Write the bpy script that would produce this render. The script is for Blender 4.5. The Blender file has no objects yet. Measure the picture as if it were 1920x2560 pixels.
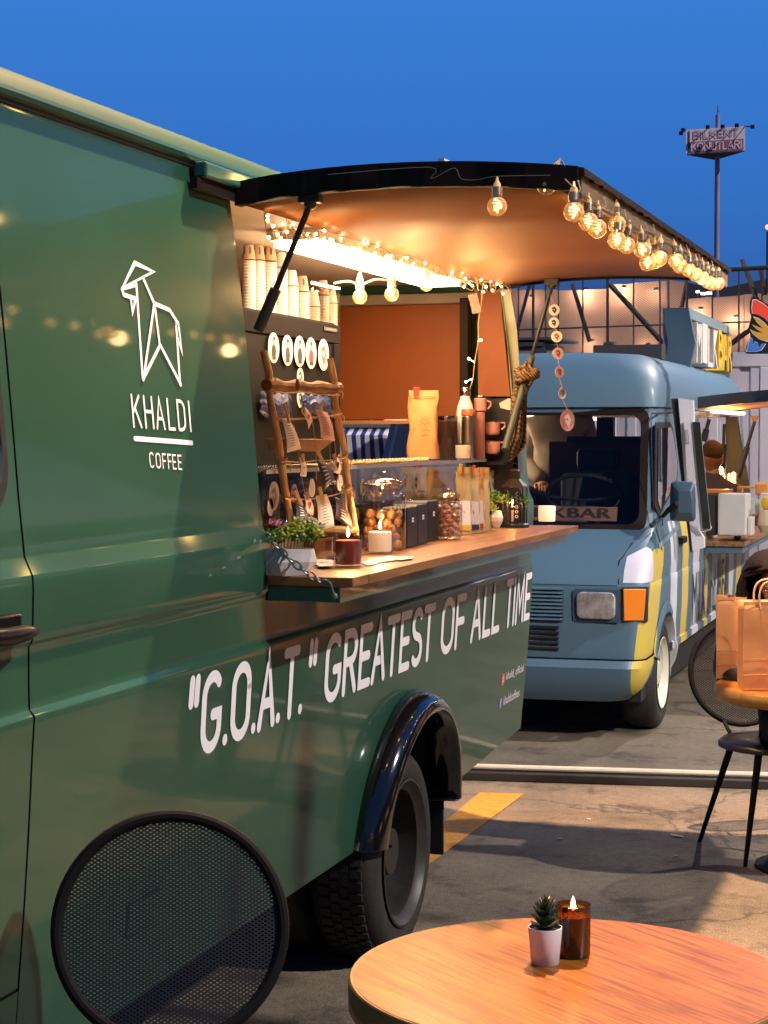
import bpy, bmesh, math, random
from mathutils import Vector, Matrix, Euler, noise
random.seed(7)
S = bpy.context.scene
COL = S.collection
sin, cos, pi = math.sin, math.cos, math.pi
rad = math.radians
# ------------------------------------------------------------------ camera
FPX = 4600.0
YAW = math.atan(1470 / FPX)
PITCH = math.atan(195 / FPX)
CH = 1.75
cam_d = bpy.data.cameras.new('camera')
cam = bpy.data.objects.new('camera', cam_d)
COL.objects.link(cam)
cam.location = (0, 0, CH)
cam.rotation_euler = (pi / 2 - PITCH, 0, YAW)
cam_d.sensor_fit = 'HORIZONTAL'
cam_d.sensor_width = 36
cam_d.lens = 36 * FPX / 1920
cam_d.clip_start = 0.05
cam_d.clip_end = 2000
S.camera = cam
# ------------------------------------------------------------------ world
W = bpy.data.worlds.new('World')
S.world = W
W.use_nodes = True
nt = W.node_tree
nt.nodes.clear()
out = nt.nodes.new('ShaderNodeOutputWorld')
bg = nt.nodes.new('ShaderNodeBackground')
tc = nt.nodes.new('ShaderNodeTexCoord')
sep = nt.nodes.new('ShaderNodeSeparateXYZ')
rmp = nt.nodes.new('ShaderNodeValToRGB')
nt.links.new(tc.outputs['Generated'], sep.inputs[0])
nt.links.new(sep.outputs['Z'], rmp.inputs[0])
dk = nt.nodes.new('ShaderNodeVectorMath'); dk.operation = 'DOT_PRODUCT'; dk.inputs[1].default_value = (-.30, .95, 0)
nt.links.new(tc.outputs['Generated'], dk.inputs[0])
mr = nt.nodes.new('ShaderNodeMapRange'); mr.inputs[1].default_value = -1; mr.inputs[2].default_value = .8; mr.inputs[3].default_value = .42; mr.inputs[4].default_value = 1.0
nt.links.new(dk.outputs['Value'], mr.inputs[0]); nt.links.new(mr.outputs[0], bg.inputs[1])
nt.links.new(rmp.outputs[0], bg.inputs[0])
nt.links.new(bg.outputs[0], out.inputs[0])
cr = rmp.color_ramp
cr.elements[0].position = 0.0
cr.elements[0].color = (0.055, 0.095, 0.29, 1)
cr.elements[1].position = 1.0
cr.elements[1].color = (0.018, 0.09, 0.36, 1)
for p_, c_ in ((0.05, (0.038, 0.118, 0.39, 1)), (0.09, (0.033, 0.140, 0.47, 1)), (0.14, (0.033, 0.168, 0.56, 1)), (0.23, (0.042, 0.205, 0.66, 1)), (0.5, (0.032, 0.15, 0.54, 1))):
    e_ = cr.elements.new(p_)
    e_.color = c_
# ------------------------------------------------------------------ sun (low warm floodlit evening light from the right)
sd = bpy.data.lights.new('sun', 'SUN')
so = bpy.data.objects.new('sun', sd)
COL.objects.link(so)
SUNV = Vector((0.74, -0.07, 0.66)).normalized()
so.rotation_euler = SUNV.to_track_quat('Z', 'Y').to_euler()
sd.energy = 3.2
sd.angle = rad(1.2)
sd.color = (1.0, 0.91, 0.83)
vs = S.view_settings
vs.view_transform = 'Standard'
vs.look = 'None'
vs.exposure = 0.0
vs.gamma = 1.0
vs.use_curve_mapping = False
S.cycles.max_bounces = 8
S.cycles.transparent_max_bounces = 24
S.cycles.sample_clamp_indirect = 6
S.cycles.caustics_reflective = False
S.cycles.caustics_refractive = False
S.cycles.use_denoising = True

# ------------------------------------------------------------------ measuring helper: photograph ray met with a plane of the place
def _ray(px, py):
    a = (px - 960) / FPX
    b = -(py - 1280) / FPX
    f = (-sin(YAW) * cos(PITCH), cos(YAW) * cos(PITCH), -sin(PITCH))
    u = (-sin(YAW) * sin(PITCH), cos(YAW) * sin(PITCH), cos(PITCH))
    r = (cos(YAW), sin(YAW), 0)
    return [f[i] + a * r[i] + b * u[i] for i in range(3)]

def at(p, X=None, Y=None, Z=None, D=None):
    r = _ray(*p)
    t = X / r[0] if X is not None else Y / r[1] if Y is not None else (Z - CH) / r[2] if Z is not None else D
    return Vector((r[0] * t, r[1] * t, CH + r[2] * t))

def frame_of(ox, oy, s):
    return lambda x, y: (ox + x * s, oy + y * s)
za = frame_of(640, 860, .217)
zb = frame_of(960, 940, .2532)
zc = frame_of(1660, 960, .1989)
zd = frame_of(1660, 240, .208)
ze = frame_of(1660, 640, .1567)
zf = frame_of(1700, 1340, .235)
zg = frame_of(560, 440, .217)
zh = frame_of(640, 1240, .2773)
z1 = frame_of(560, 380, .446)
z3 = frame_of(1100, 380, .446)
z4 = frame_of(1240, 660, .41)
z5 = frame_of(1240, 1300, .41)
z6 = frame_of(0, 400, .422)
z7 = frame_of(0, 1300, .5697)
z8 = frame_of(640, 1600, .5184)
ov = frame_of(0, 0, 1 / .864)

# ------------------------------------------------------------------ materials
MATS = {}
def mat(name, col, rough=0.5, metal=0.0, var=0.0, vscale=8.0, bump=0.0, bscale=60.0, coat=0.0, emis=None, estr=0.0,
        spec=0.5, stretch=None, var2=None, sss=0.0):
    if name in MATS:
        return MATS[name]
    m = bpy.data.materials.new(name)
    MATS[name] = m
    m.use_nodes = True
    n = m.node_tree
    b = n.nodes['Principled BSDF']
    b.inputs['Base Color'].default_value = (*col, 1)
    b.inputs['Roughness'].default_value = rough
    b.inputs['Metallic'].default_value = metal
    b.inputs['Specular IOR Level'].default_value = spec
    b.inputs['Coat Weight'].default_value = coat
    b.inputs['Coat Roughness'].default_value = 0.045
    if sss:
        b.inputs['Subsurface Weight'].default_value = sss
        b.inputs['Subsurface Scale'].default_value = 0.02
    if emis:
        b.inputs['Emission Color'].default_value = (*emis, 1)
        b.inputs['Emission Strength'].default_value = estr
    if var or bump:
        t = n.nodes.new('ShaderNodeTexCoord')
        mp = n.nodes.new('ShaderNodeMapping')
        n.links.new(t.outputs['Object'], mp.inputs[0])
        if stretch:
            mp.inputs['Scale'].default_value = stretch
    if var:
        no = n.nodes.new('ShaderNodeTexNoise')
        no.inputs['Scale'].default_value = vscale
        no.inputs['Detail'].default_value = 6
        no.inputs['Roughness'].default_value = 0.6
        n.links.new(mp.outputs[0], no.inputs[0])
        r = n.nodes.new('ShaderNodeValToRGB')
        n.links.new(no.outputs[0], r.inputs[0])
        a_, c_ = r.color_ramp.elements
        a_.position, c_.position = 0.3, 0.7
        lo = var2 if var2 else [c * (1 - var) for c in col]
        hi = [min(1, c * (1 + var * .6)) for c in col]
        a_.color = (*lo, 1)
        c_.color = (*hi, 1)
        n.links.new(r.outputs[0], b.inputs['Base Color'])
    if bump:
        nb = n.nodes.new('ShaderNodeTexNoise')
        nb.inputs['Scale'].default_value = bscale
        nb.inputs['Detail'].default_value = 4
        n.links.new(mp.outputs[0], nb.inputs[0])
        bp = n.nodes.new('ShaderNodeBump')
        bp.inputs['Strength'].default_value = bump
        bp.inputs['Distance'].default_value = 0.004
        n.links.new(nb.outputs[0], bp.inputs['Height'])
        n.links.new(bp.outputs[0], b.inputs['Normal'])
    return m

def thin_glass(name, tint=(1, 1, 1), refl=0.08, rough=0.02, dens=0.0, dcol=(0.5, 0.5, 0.5), fac=0.38):
    if name in MATS:
        return MATS[name]
    m = bpy.data.materials.new(name)
    MATS[name] = m
    m.use_nodes = True
    n = m.node_tree
    n.nodes.remove(n.nodes['Principled BSDF'])
    o = n.nodes['Material Output']
    tr = n.nodes.new('ShaderNodeBsdfTransparent')
    tr.inputs[0].default_value = (*tint, 1)
    g = n.nodes.new('ShaderNodeBsdfGlossy')
    g.inputs['Roughness'].default_value = rough
    lw = n.nodes.new('ShaderNodeLayerWeight')
    lw.inputs[0].default_value = 0.25
    ma = n.nodes.new('ShaderNodeMath')
    ma.operation = 'MULTIPLY_ADD'
    ma.inputs[1].default_value = fac
    ma.inputs[2].default_value = refl
    n.links.new(lw.outputs['Facing'], ma.inputs[0])
    mx = n.nodes.new('ShaderNodeMixShader')
    n.links.new(ma.outputs[0], mx.inputs[0])
    n.links.new(tr.outputs[0], mx.inputs[1])
    n.links.new(g.outputs[0], mx.inputs[2])
    last = mx
    if dens:
        d = n.nodes.new('ShaderNodeBsdfDiffuse')
        d.inputs[0].default_value = (*dcol, 1)
        m2 = n.nodes.new('ShaderNodeMixShader')
        m2.inputs[0].default_value = dens
        n.links.new(mx.outputs[0], m2.inputs[1])
        n.links.new(d.outputs[0], m2.inputs[2])
        last = m2
    n.links.new(last.outputs[0], o.inputs[0])
    return m

def wood(name, c1, c2, scale=(1, 14, 14), rough=0.45, ring=3.0, coat=0.0, bump=0.15):
    if name in MATS:
        return MATS[name]
    m = bpy.data.materials.new(name)
    MATS[name] = m
    m.use_nodes = True
    n = m.node_tree
    b = n.nodes['Principled BSDF']
    b.inputs['Roughness'].default_value = rough
    b.inputs['Coat Weight'].default_value = coat
    b.inputs['Coat Roughness'].default_value = 0.15
    t = n.nodes.new('ShaderNodeTexCoord')
    mp = n.nodes.new('ShaderNodeMapping')
    mp.inputs['Scale'].default_value = scale
    n.links.new(t.outputs['Object'], mp.inputs[0])
    no = n.nodes.new('ShaderNodeTexNoise')
    no.inputs['Scale'].default_value = ring
    no.inputs['Detail'].default_value = 8
    no.inputs['Roughness'].default_value = 0.65
    no.inputs['Distortion'].default_value = 0.6
    n.links.new(mp.outputs[0], no.inputs[0])
    r = n.nodes.new('ShaderNodeValToRGB')
    r.color_ramp.elements[0].position = 0.32
    r.color_ramp.elements[0].color = (*c1, 1)
    r.color_ramp.elements[1].position = 0.68
    r.color_ramp.elements[1].color = (*c2, 1)
    n.links.new(no.outputs[0], r.inputs[0])
    n.links.new(r.outputs[0], b.inputs['Base Color'])
    bp = n.nodes.new('ShaderNodeBump')
    bp.inputs['Strength'].default_value = bump
    bp.inputs['Distance'].default_value = 0.002
    n.links.new(no.outputs[0], bp.inputs['Height'])
    n.links.new(bp.outputs[0], b.inputs['Normal'])
    return m

# ------------------------------------------------------------------ object helpers
def tag(o, label=None, cat=None, group=None, kind=None):
    if label: o['label'] = label
    if cat: o['category'] = cat
    if group: o['group'] = group
    if kind: o['kind'] = kind
    return o

def thing(name, label, cat, loc=(0, 0, 0), group=None):
    o = bpy.data.objects.new(name, None)
    o.empty_display_size = 0.05
    COL.objects.link(o)
    o.location = loc
    return tag(o, label, cat, group)

def wl(o):
    v = Vector((0, 0, 0))
    while o is not None:
        v += Vector(o.location)
        o = o.parent
    return v

def copy_tree(o, parent=None, loc=None, rz=None):
    c = o.copy()
    COL.objects.link(c)
    c.parent = parent
    if loc is not None: c.location = loc
    if rz is not None: c.rotation_euler = (0, 0, rz)
    for ch in list(o.children):
        copy_tree(ch, c)
    return c

def crom(P_, n_=5):
    P_ = [Vector(p) for p in P_]; out_ = []
    for i in range(len(P_) - 1):
        a, b_, c, d = P_[max(i - 1, 0)], P_[i], P_[i + 1], P_[min(i + 2, len(P_) - 1)]
        for k in range(n_):
            t_ = k / n_
            out_.append(.5 * ((2 * b_) + (c - a) * t_ + (2 * a - 5 * b_ + 4 * c - d) * t_ ** 2 + (3 * b_ - 3 * c + d - a) * t_ ** 3))
    out_.append(P_[-1]); return out_

class MB:
    def __init__(s):
        s.v = []; s.f = []
    def add(s, vs, fs):
        k = len(s.v)
        s.v += [Vector(v) for v in vs]
        s.f += [tuple(i + k for i in f) for f in fs]
        return s
    def hexa(s, p):   # 4 bottom, 4 top in the same order
        return s.add(p, [(3, 2, 1, 0), (4, 5, 6, 7), (0, 1, 5, 4), (1, 2, 6, 5), (2, 3, 7, 6), (3, 0, 4, 7)])
    def box(s, a, b, M=None):
        x0, y0, z0 = [min(a[i], b[i]) for i in range(3)]
        x1, y1, z1_ = [max(a[i], b[i]) for i in range(3)]
        p = [(x0, y0, z0), (x1, y0, z0), (x1, y1, z0), (x0, y1, z0), (x0, y0, z1_), (x1, y0, z1_), (x1, y1, z1_), (x0, y1, z1_)]
        if M is not None: p = [M @ Vector(q) for q in p]
        return s.hexa(p)
    def quad(s, p):
        return s.add(p, [tuple(range(len(p)))])
    def ext(s, poly, d):   # polygon (3-D points) extruded by vector d
        n = len(poly); d = Vector(d)
        vs_ = [Vector(p) for p in poly] + [Vector(p) + d for p in poly]
        return s.add(vs_, [tuple(range(n))[::-1], tuple(range(n, 2 * n))] + [(i, (i + 1) % n, n + (i + 1) % n, n + i) for i in range(n)])
    def tube(s, path, r, seg=8, closed=False, cap=True, flat=1.0):
        path = [Vector(p) for p in path]
        n = len(path)
        rs = r if isinstance(r, (list, tuple)) else [r] * n
        vs_ = []; prev = None
        for i, p in enumerate(path):
            if closed: t = path[(i + 1) % n] - path[i - 1]
            else: t = path[min(i + 1, n - 1)] - path[max(i - 1, 0)]
            if t.length < 1e-9: t = Vector((0, 0, 1))
            t.normalize()
            if prev is None:
                a = Vector((0, 0, 1)) if abs(t.z) < .9 else Vector((1, 0, 0))
                u = t.cross(a).normalized()
            else:
                u = prev - t * prev.dot(t)
                u = u.normalized() if u.length > 1e-6 else t.orthogonal().normalized()
            prev = u
            w = t.cross(u)
            for k in range(seg):
                an = 2 * pi * k / seg
                vs_.append(p + u * (cos(an) * rs[i]) + w * (sin(an) * rs[i] * flat))
        fs = []
        for i in range(n if closed else n - 1):
            j = (i + 1) % n
            for k in range(seg):
                l = (k + 1) % seg
                fs.append((i * seg + k, i * seg + l, j * seg + l, j * seg + k))
        if cap and not closed:
            fs.append(tuple(range(seg))[::-1])
            fs.append(tuple((n - 1) * seg + k for k in range(seg)))
        return s.add(vs_, fs)
    def lathe(s, prof, c=(0, 0, 0), seg=24, axis='Z', sx=1.0, sy=1.0, ph=0.0, closed=False, caps=True):
        c = Vector(c); vs_ = []
        for (r, h) in prof:
            for k in range(seg):
                a = 2 * pi * k / seg + ph
                if axis == 'Z': q = (r * cos(a) * sx, r * sin(a) * sy, h)
                elif axis == 'X': q = (h, r * cos(a) * sx, r * sin(a) * sy)
                else: q = (r * sin(a) * sx, h, r * cos(a) * sy)
                vs_.append(c + Vector(q))
        n = len(prof); fs = []
        for i in range(n if closed else n - 1):
            j = (i + 1) % n
            for k in range(seg):
                l = (k + 1) % seg
                fs.append((i * seg + k, i * seg + l, j * seg + l, j * seg + k))
        if not closed and caps:
            if prof[0][0] > 1e-5: fs.append(tuple(range(seg))[::-1])
            if prof[-1][0] > 1e-5: fs.append(tuple((n - 1) * seg + k for k in range(seg)))
        return s.add(vs_, fs)
    def ball(s, c, r, seg=12, rings=8, sc=(1, 1, 1), M=None):
        vs_ = []; fs = []
        for i in range(rings + 1):
            th = pi * i / rings
            for k in range(seg):
                a = 2 * pi * k / seg
                q = Vector((r * sin(th) * cos(a) * sc[0], r * sin(th) * sin(a) * sc[1], r * cos(th) * sc[2]))
                if M is not None: q = M @ q
                vs_.append(Vector(c) + q)
        for i in range(rings):
            for k in range(seg):
                l = (k + 1) % seg
                fs.append((i * seg + k, (i + 1) * seg + k, (i + 1) * seg + l, i * seg + l))
        return s.add(vs_, fs)
    def grid(s, rows, keep=None):
        nr, nc = len(rows), len(rows[0])
        vs_ = [p for r in rows for p in r]; fs = []
        for i in range(nr - 1):
            for j in range(nc - 1):
                if keep is None or keep(i, j):
                    fs.append((i * nc + j, i * nc + j + 1, (i + 1) * nc + j + 1, (i + 1) * nc + j))
        return s.add(vs_, fs)
    def build(s, name, m, parent=None, smooth=False, bevel=0, solid=0, sub=0, angle=None, off=-1):
        o0 = wl(parent) if parent is not None else Vector((0, 0, 0))
        me = bpy.data.meshes.new(name)
        me.from_pydata([tuple(v - o0) for v in s.v], [], s.f)
        bm = bmesh.new(); bm.from_mesh(me)
        bmesh.ops.delete(bm, geom=[v for v in bm.verts if not v.link_faces], context='VERTS'); bmesh.ops.remove_doubles(bm, verts=bm.verts, dist=1e-5)
        bmesh.ops.recalc_face_normals(bm, faces=bm.faces)
        if smooth:
            for f in bm.faces: f.smooth = True
            if angle is None: angle = 35
            for e in bm.edges:
                if len(e.link_faces) == 2 and e.calc_face_angle(0) > rad(angle): e.smooth = False
        bm.to_mesh(me); bm.free()
        me.materials.append(m)
        o = bpy.data.objects.new(name, me)
        COL.objects.link(o)
        if parent is not None: o.parent = parent
        if solid:
            q = o.modifiers.new('solid', 'SOLIDIFY'); q.thickness = solid; q.offset = off
        if bevel:
            q = o.modifiers.new('bevel', 'BEVEL'); q.width = bevel; q.segments = 2; q.limit_method = 'ANGLE'; q.angle_limit = rad(40)
        if sub:
            q = o.modifiers.new('sub', 'SUBSURF'); q.levels = sub; q.render_levels = sub
        return o

def part_label(o, t):
    o['label'] = t
    return o

# ---- stroke lettering -------------------------------------------------
def arc(cx, cy, rx, ry, a0, a1, n=14):
    return [(cx + rx * cos(rad(a0 + (a1 - a0) * i / n)), cy + ry * sin(rad(a0 + (a1 - a0) * i / n))) for i in range(n + 1)]
GL = {
 'G': (.62, [arc(.29, .70, .25, .26, 40, 180) + arc(.29, .30, .25, .26, 180, 360) + [(.54, .46), (.33, .46)]]),
 'O': (.64, [arc(.31, .70, .26, .26, 0, 180) + arc(.31, .30, .26, .26, 180, 360) + [(.57, .70)]]),
 'A': (.60, [[(.03, .04), (.28, .96), (.53, .04)], [(.12, .34), (.44, .34)]]),
 'T': (.54, [[(.02, .95), (.50, .95)], [(.26, .95), (.26, .04)]]),
 'R': (.58, [[(.06, .04), (.06, .95), (.26, .95)] + arc(.28, .725, .22, .225, 80, -90, 10) + [(.06, .50)], [(.28, .50), (.50, .04)]]),
 'E': (.52, [[(.46, .95), (.06, .95), (.06, .05), (.46, .05)], [(.06, .50), (.40, .50)]]),
 'S': (.56, [arc(.27, .73, .21, .22, 35, 260, 12) + arc(.27, .27, .22, .23, 82, -140, 12)]),
 'F': (.50, [[(.46, .95), (.06, .95), (.06, .04)], [(.06, .50), (.40, .50)]]),
 'L': (.50, [[(.06, .96), (.06, .05), (.44, .05)]]),
 'I': (.22, [[(.10, .96), (.10, .04)]]),
 'M': (.74, [[(.05, .04), (.09, .95), (.35, .30), (.61, .95), (.65, .04)]]),
 '.': (.20, [[(.08, .06), (.09, .06)]]),
 '"': (.34, [[(.08, .98), (.07, .70)], [(.24, .98), (.23, .70)]]),
 'K': (.58, [[(.06, .96), (.06, .04)], [(.50, .96), (.08, .46)], [(.20, .60), (.52, .04)]]),
 'H': (.62, [[(.06, .96), (.06, .04)], [(.54, .96), (.54, .04)], [(.06, .52), (.54, .52)]]),
 'D': (.60, [[(.06, .05), (.06, .95), (.22, .95)] + arc(.24, .70, .28, .25, 85, 0, 8) + arc(.24, .30, .28, .25, 0, -85, 8) + [(.06, .05)]]),
 'C': (.60, [arc(.29, .70, .24, .26, 35, 180) + arc(.29, .30, .24, .26, 180, 325)]),
 'N': (.62, [[(.06, .04), (.06, .95), (.54, .05), (.54, .96)]]),
 'U': (.62, [[(.06, .96)] + arc(.30, .30, .24, .26, 180, 360) + [(.54, .96)]]),
 'B': (.58, [[(.06, .50), (.06, .95), (.26, .95)] + arc(.28, .73, .20, .22, 80, -80, 8) + [(.06, .50), (.06, .05), (.28, .05)] + arc(.28, .275, .22, .225, -85, 85, 8)]),
 ' ': (.35, []),
}
def ribbon(mb, pts, w, fmap, lvl, n=6, caps=True):
    P = [Vector((a, b)) for a, b in pts]
    Q = [P[0]]
    for p in P[1:]:
        if (p - Q[-1]).length > 1e-4: Q.append(p)
    P = Q
    if len(P) < 2: return
    L, R = [], []
    for i, p in enumerate(P):
        d1 = (P[i] - P[i - 1]).normalized() if i > 0 else (P[1] - P[0]).normalized()
        d2 = (P[i + 1] - P[i]).normalized() if i < len(P) - 1 else d1
        m = d1 + d2
        if m.length < .2: m = d1
        m.normalize()
        nn = Vector((-m.y, m.x))
        k = 1 / max(.45, abs(nn.dot(Vector((-d1.y, d1.x)))))
        L.append(p + nn * w / 2 * k); R.append(p - nn * w / 2 * k)
    vs_ = []
    for a, b in zip(L, R): vs_ += [fmap(a.x, a.y, lvl), fmap(b.x, b.y, lvl)]
    fs = [(2 * i, 2 * i + 1, 2 * i + 3, 2 * i + 2) for i in range(len(P) - 1)]
    mb.add(vs_, fs)
    if caps:
        for e, d in ((P[0], (P[0] - P[1]).normalized()), (P[-1], (P[-1] - P[-2]).normalized())):
            a0 = math.atan2(d.y, d.x)
            c = [fmap(e.x + w / 2 * cos(a0 - pi / 2 + pi * k / n), e.y + w / 2 * sin(a0 - pi / 2 + pi * k / n), lvl) for k in range(n + 1)]
            mb.add(c, [tuple(range(n + 1))])
def text_width(t, sp=0.0): return sum(GL[c][0] + sp for c in t) - sp
def stroke_text(mb, t, fmap, h, width, wt=.13, sp=0.0):
    """letters of height h filling width; fmap(u,v,level)"""
    k = width / text_width(t, sp)
    x = 0; lvl = 0
    for c in t:
        adv, ls = GL[c]
        for l in ls:
            lvl += 1
            ribbon(mb, [((x + a) * k, b * h) for a, b in l], wt * h, fmap, lvl % 7)
        x += adv + sp

def font_mesh(txt, h, width=None, depth=0.0):
    cu = bpy.data.curves.new('t', 'FONT')
    cu.body = txt; cu.size = 1; cu.extrude = depth
    cu.resolution_u = 3
    ob = bpy.data.objects.new('t', cu)
    COL.objects.link(ob)
    dg = bpy.context.evaluated_depsgraph_get()
    me = bpy.data.meshes.new_from_object(ob.evaluated_get(dg))
    vs_ = [v.co.copy() for v in me.vertices]; fs = [tuple(p.vertices) for p in me.polygons]
    bpy.data.objects.remove(ob); bpy.data.curves.remove(cu); bpy.data.meshes.remove(me)
    x0 = min(v.x for v in vs_); x1 = max(v.x for v in vs_); y1 = max(v.y for v in vs_); y0 = min(v.y for v in vs_)
    kx = (width / (x1 - x0)) if width else h / (y1 - y0); ky = h / (y1 - y0)
    return [Vector(((v.x - x0) * kx, (v.y - y0) * ky, v.z)) for v in vs_], fs
def put_text(mb, txt, h, width, fmap):
    v, f = font_mesh(txt, h, width)
    mb.add([fmap(p.x, p.y, 0) for p in v], f)
# ================================================================== SETTING
asph = bpy.data.materials.new('asphalt')
asph.use_nodes = True
n = asph.node_tree; b = n.nodes['Principled BSDF']
b.inputs['Roughness'].default_value = .82
t = n.nodes.new('ShaderNodeTexCoord')
def _noise(sc, det=6, ro=.6):
    x = n.nodes.new('ShaderNodeTexNoise'); x.inputs['Scale'].default_value = sc; x.inputs['Detail'].default_value = det
    x.inputs['Roughness'].default_value = ro; n.links.new(t.outputs['Object'], x.inputs[0]); return x
def _ramp(src, p0, c0, p1, c1):
    r = n.nodes.new('ShaderNodeValToRGB'); n.links.new(src.outputs[0], r.inputs[0])
    r.color_ramp.elements[0].position = p0; r.color_ramp.elements[0].color = (*c0, 1)
    r.color_ramp.elements[1].position = p1; r.color_ramp.elements[1].color = (*c1, 1); return r
fine, mid, big = _noise(170, 4, .75), _noise(26, 6), _noise(1.1, 6)
r1 = _ramp(fine, .36, (.050, .042, .032), .66, (.34, .285, .21))
stn = _noise(3.2, 7, .7); r4 = _ramp(stn, .36, (.45, .44, .44), .47, (1, 1, 1))
vo = n.nodes.new('ShaderNodeTexVoronoi'); vo.feature = 'DISTANCE_TO_EDGE'; vo.inputs['Scale'].default_value = .42
wp_ = _noise(2.2, 6); vm = n.nodes.new('ShaderNodeVectorMath'); vm.operation = 'MULTIPLY_ADD'; vm.inputs[1].default_value = (.5, .5, .5); n.links.new(wp_.outputs['Color'], vm.inputs[0]); n.links.new(t.outputs['Object'], vm.inputs[2]); n.links.new(vm.outputs[0], vo.inputs['Vector'])
r5 = _ramp(vo, .0, (.30, .28, .27), .006, (1, 1, 1))
r2 = _ramp(mid, .3, (.72, .70, .68), .7, (1.1, 1.08, 1.05))
r3 = _ramp(big, .34, (.58, .58, .60), .62, (1.1, 1.06, 1.0))
def _mul(a, c):
    x = n.nodes.new('ShaderNodeMix'); x.data_type = 'RGBA'; x.blend_type = 'MULTIPLY'; x.inputs[0].default_value = 1
    n.links.new(a, x.inputs[6]); n.links.new(c, x.inputs[7]); return x.outputs[2]
n.links.new(_mul(_mul(_mul(_mul(r1.outputs[0], r2.outputs[0]), r3.outputs[0]), r4.outputs[0]), r5.outputs[0]), b.inputs['Base Color'])
bp = n.nodes.new('ShaderNodeBump'); bp.inputs['Strength'].default_value = .5; bp.inputs['Distance'].default_value = .004
n.links.new(fine.outputs[0], bp.inputs['Height']); n.links.new(bp.outputs[0], b.inputs['Normal'])
gm = MB(); gm.quad([(-600, -300, 0), (600, -300, 0), (600, 900, 0), (-600, 900, 0)])
tag(gm.build('ground', asph), kind='structure')
ym = mat('road_paint_yellow', (.52, .215, .018), .7, var=.35, vscale=30, bump=.2, bscale=300)
q = [at((1200, 1981), Z=.004), at((1311, 1984), Z=.004), at((1046, 2180), Z=.004), at((955, 2180), Z=.004)]
mm = MB().quad(q)
c0, c1 = at((985, 2312), Z=.004), at((1020, 2325), Z=.004)
mm.quad([at(z8(*p_), Z=.004) for p_ in ((978, 1392), (1000, 1373), (1022, 1376), (1035, 1392))])
tag(mm.build('road_marking', ym), kind='structure')

# litter scraps on the asphalt
scrap = mat('litter_paper', (.75, .7, .62), .8)
for i, (p, s_, a_) in enumerate([(z5(1105, 1925), .028, .1), (z5(390, 1942), .012, .8), (z5(565, 1822), .010, .2), (z5(1100, 2045), .014, 1.2)]):
    c = at(p, Z=.006)
    m_ = MB(); M = Matrix.Translation(c) @ Matrix.Rotation(a_, 4, 'Z') @ Matrix.Rotation(.15, 4, 'Y')
    m_.box((-s_, -s_ * .4, 0), (s_, s_ * .4, .0015), M)
    o = m_.build('litter_scrap', scrap)
    tag(o, ['white cigarette-sized paper scrap on the asphalt beside the chair legs', 'tiny pale paper crumb lying inside the dark shadow edge on the asphalt',
            'small pale crumb on the lit asphalt between the ground rail and the shadow', 'pale paper flake inside the shadow left of the chair leg'][i], 'litter')

# cable rail lying across the ground
rl = thing('ground_rail', 'long white topped black rail lying across the asphalt behind the green truck', 'rail', (-1, 9.1, 0))
a0, a1 = Vector((-3.9, 8.70, 0)), Vector((3.5, 9.80, 0))
dv = (a1 - a0).normalized(); nv = Vector((-dv.y, dv.x, 0))
m_ = MB().hexa([a0, a1, a1 + nv * .12, a0 + nv * .12] + [p + Vector((0, 0, .045)) for p in (a0, a1, a1 + nv * .10, a0 + nv * .10)])
m_.build('rail_base', mat('black_rubber', (.012, .012, .012), .55), rl, bevel=.006)
m_ = MB().tube([a0 + nv * .06 + Vector((0, 0, .062)), a1 + nv * .06 + Vector((0, 0, .062))], .015, 10)
m_.build('rail_tube', mat('white_pvc', (.50, .45, .38), .5, var=.15, vscale=9), rl, smooth=True)

# ================================================================== GREEN FOOD TRUCK
PR = [(.40, -1.862), (.50, -1.853), (.62, -1.842), (.80, -1.826), (.95, -1.815), (1.10, -1.806), (1.160, -1.8015), (1.176, -1.8005), (1.180, -1.801), (1.190, -1.810), (1.194, -1.8115), (1.21, -1.812), (1.25, -1.8125), (1.30, -1.8122),
      (1.320, -1.812), (1.328, -1.8060), (1.336, -1.8035), (1.36, -1.8025), (1.44, -1.8005), (1.460, -1.8015), (1.466, -1.803), (1.500, -1.819), (1.507, -1.8205), (1.53, -1.8225), (1.62, -1.832), (1.72, -1.840),
      (1.90, -1.856), (2.08, -1.874), (2.25, -1.895), (2.35, -1.908), (2.42, -1.918)]
def side(z):
    if z <= PR[0][0]: return PR[0][1]
    for (a, x), (c, y) in zip(PR, PR[1:]):
        if z <= c: return x + (y - x) * (z - a) / (c - a)
    return PR[-1][1]
def on_side(p, proud=0.0):
    X = -1.82
    for _ in range(5):
        q = at(p, X=X + proud); X = side(q.z)
    return at(p, X=X + proud)
def levels(z0, z1_):
    return [z0] + [z for z, _ in PR if z0 + 1e-4 < z < z1_ - 1e-4] + [z1_]
paint = mat('green_truck_paint', (.021, .080, .048), .36, coat=.50, spec=.2, var=.12, vscale=2.2, bump=.05, bscale=2.4)
dark = mat('black_plastic', (.018, .011, .009), .7, spec=.15)
rubber = mat('black_rubber', (.012, .012, .012), .55)
matte = mat('underbody_black', (.008, .008, .008), .9)
T = thing('food_truck', 'dark green coffee truck with an open serving hatch and white slogan lettering', 'truck', (-2.7, 5, 0))
def panel(name, ys, z0, z1_, keep=None, m=paint, par=T, dx=0.0):
    zs = levels(z0, z1_)
    rows = [[Vector((side(z) + dx, y, z)) for y in ys] for z in zs]
    k = None
    if keep: k = lambda i, j: keep((ys[j] + ys[j + 1]) / 2, (zs[i] + zs[i + 1]) / 2)
    return MB().grid(rows, k).build(name, m, par, smooth=True, angle=50)
def fr(a, c, n_): return [a + (c - a) * i / n_ for i in range(n_ + 1)]
YO0, YO1 = 4.62, 7.60          # serving opening
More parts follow.
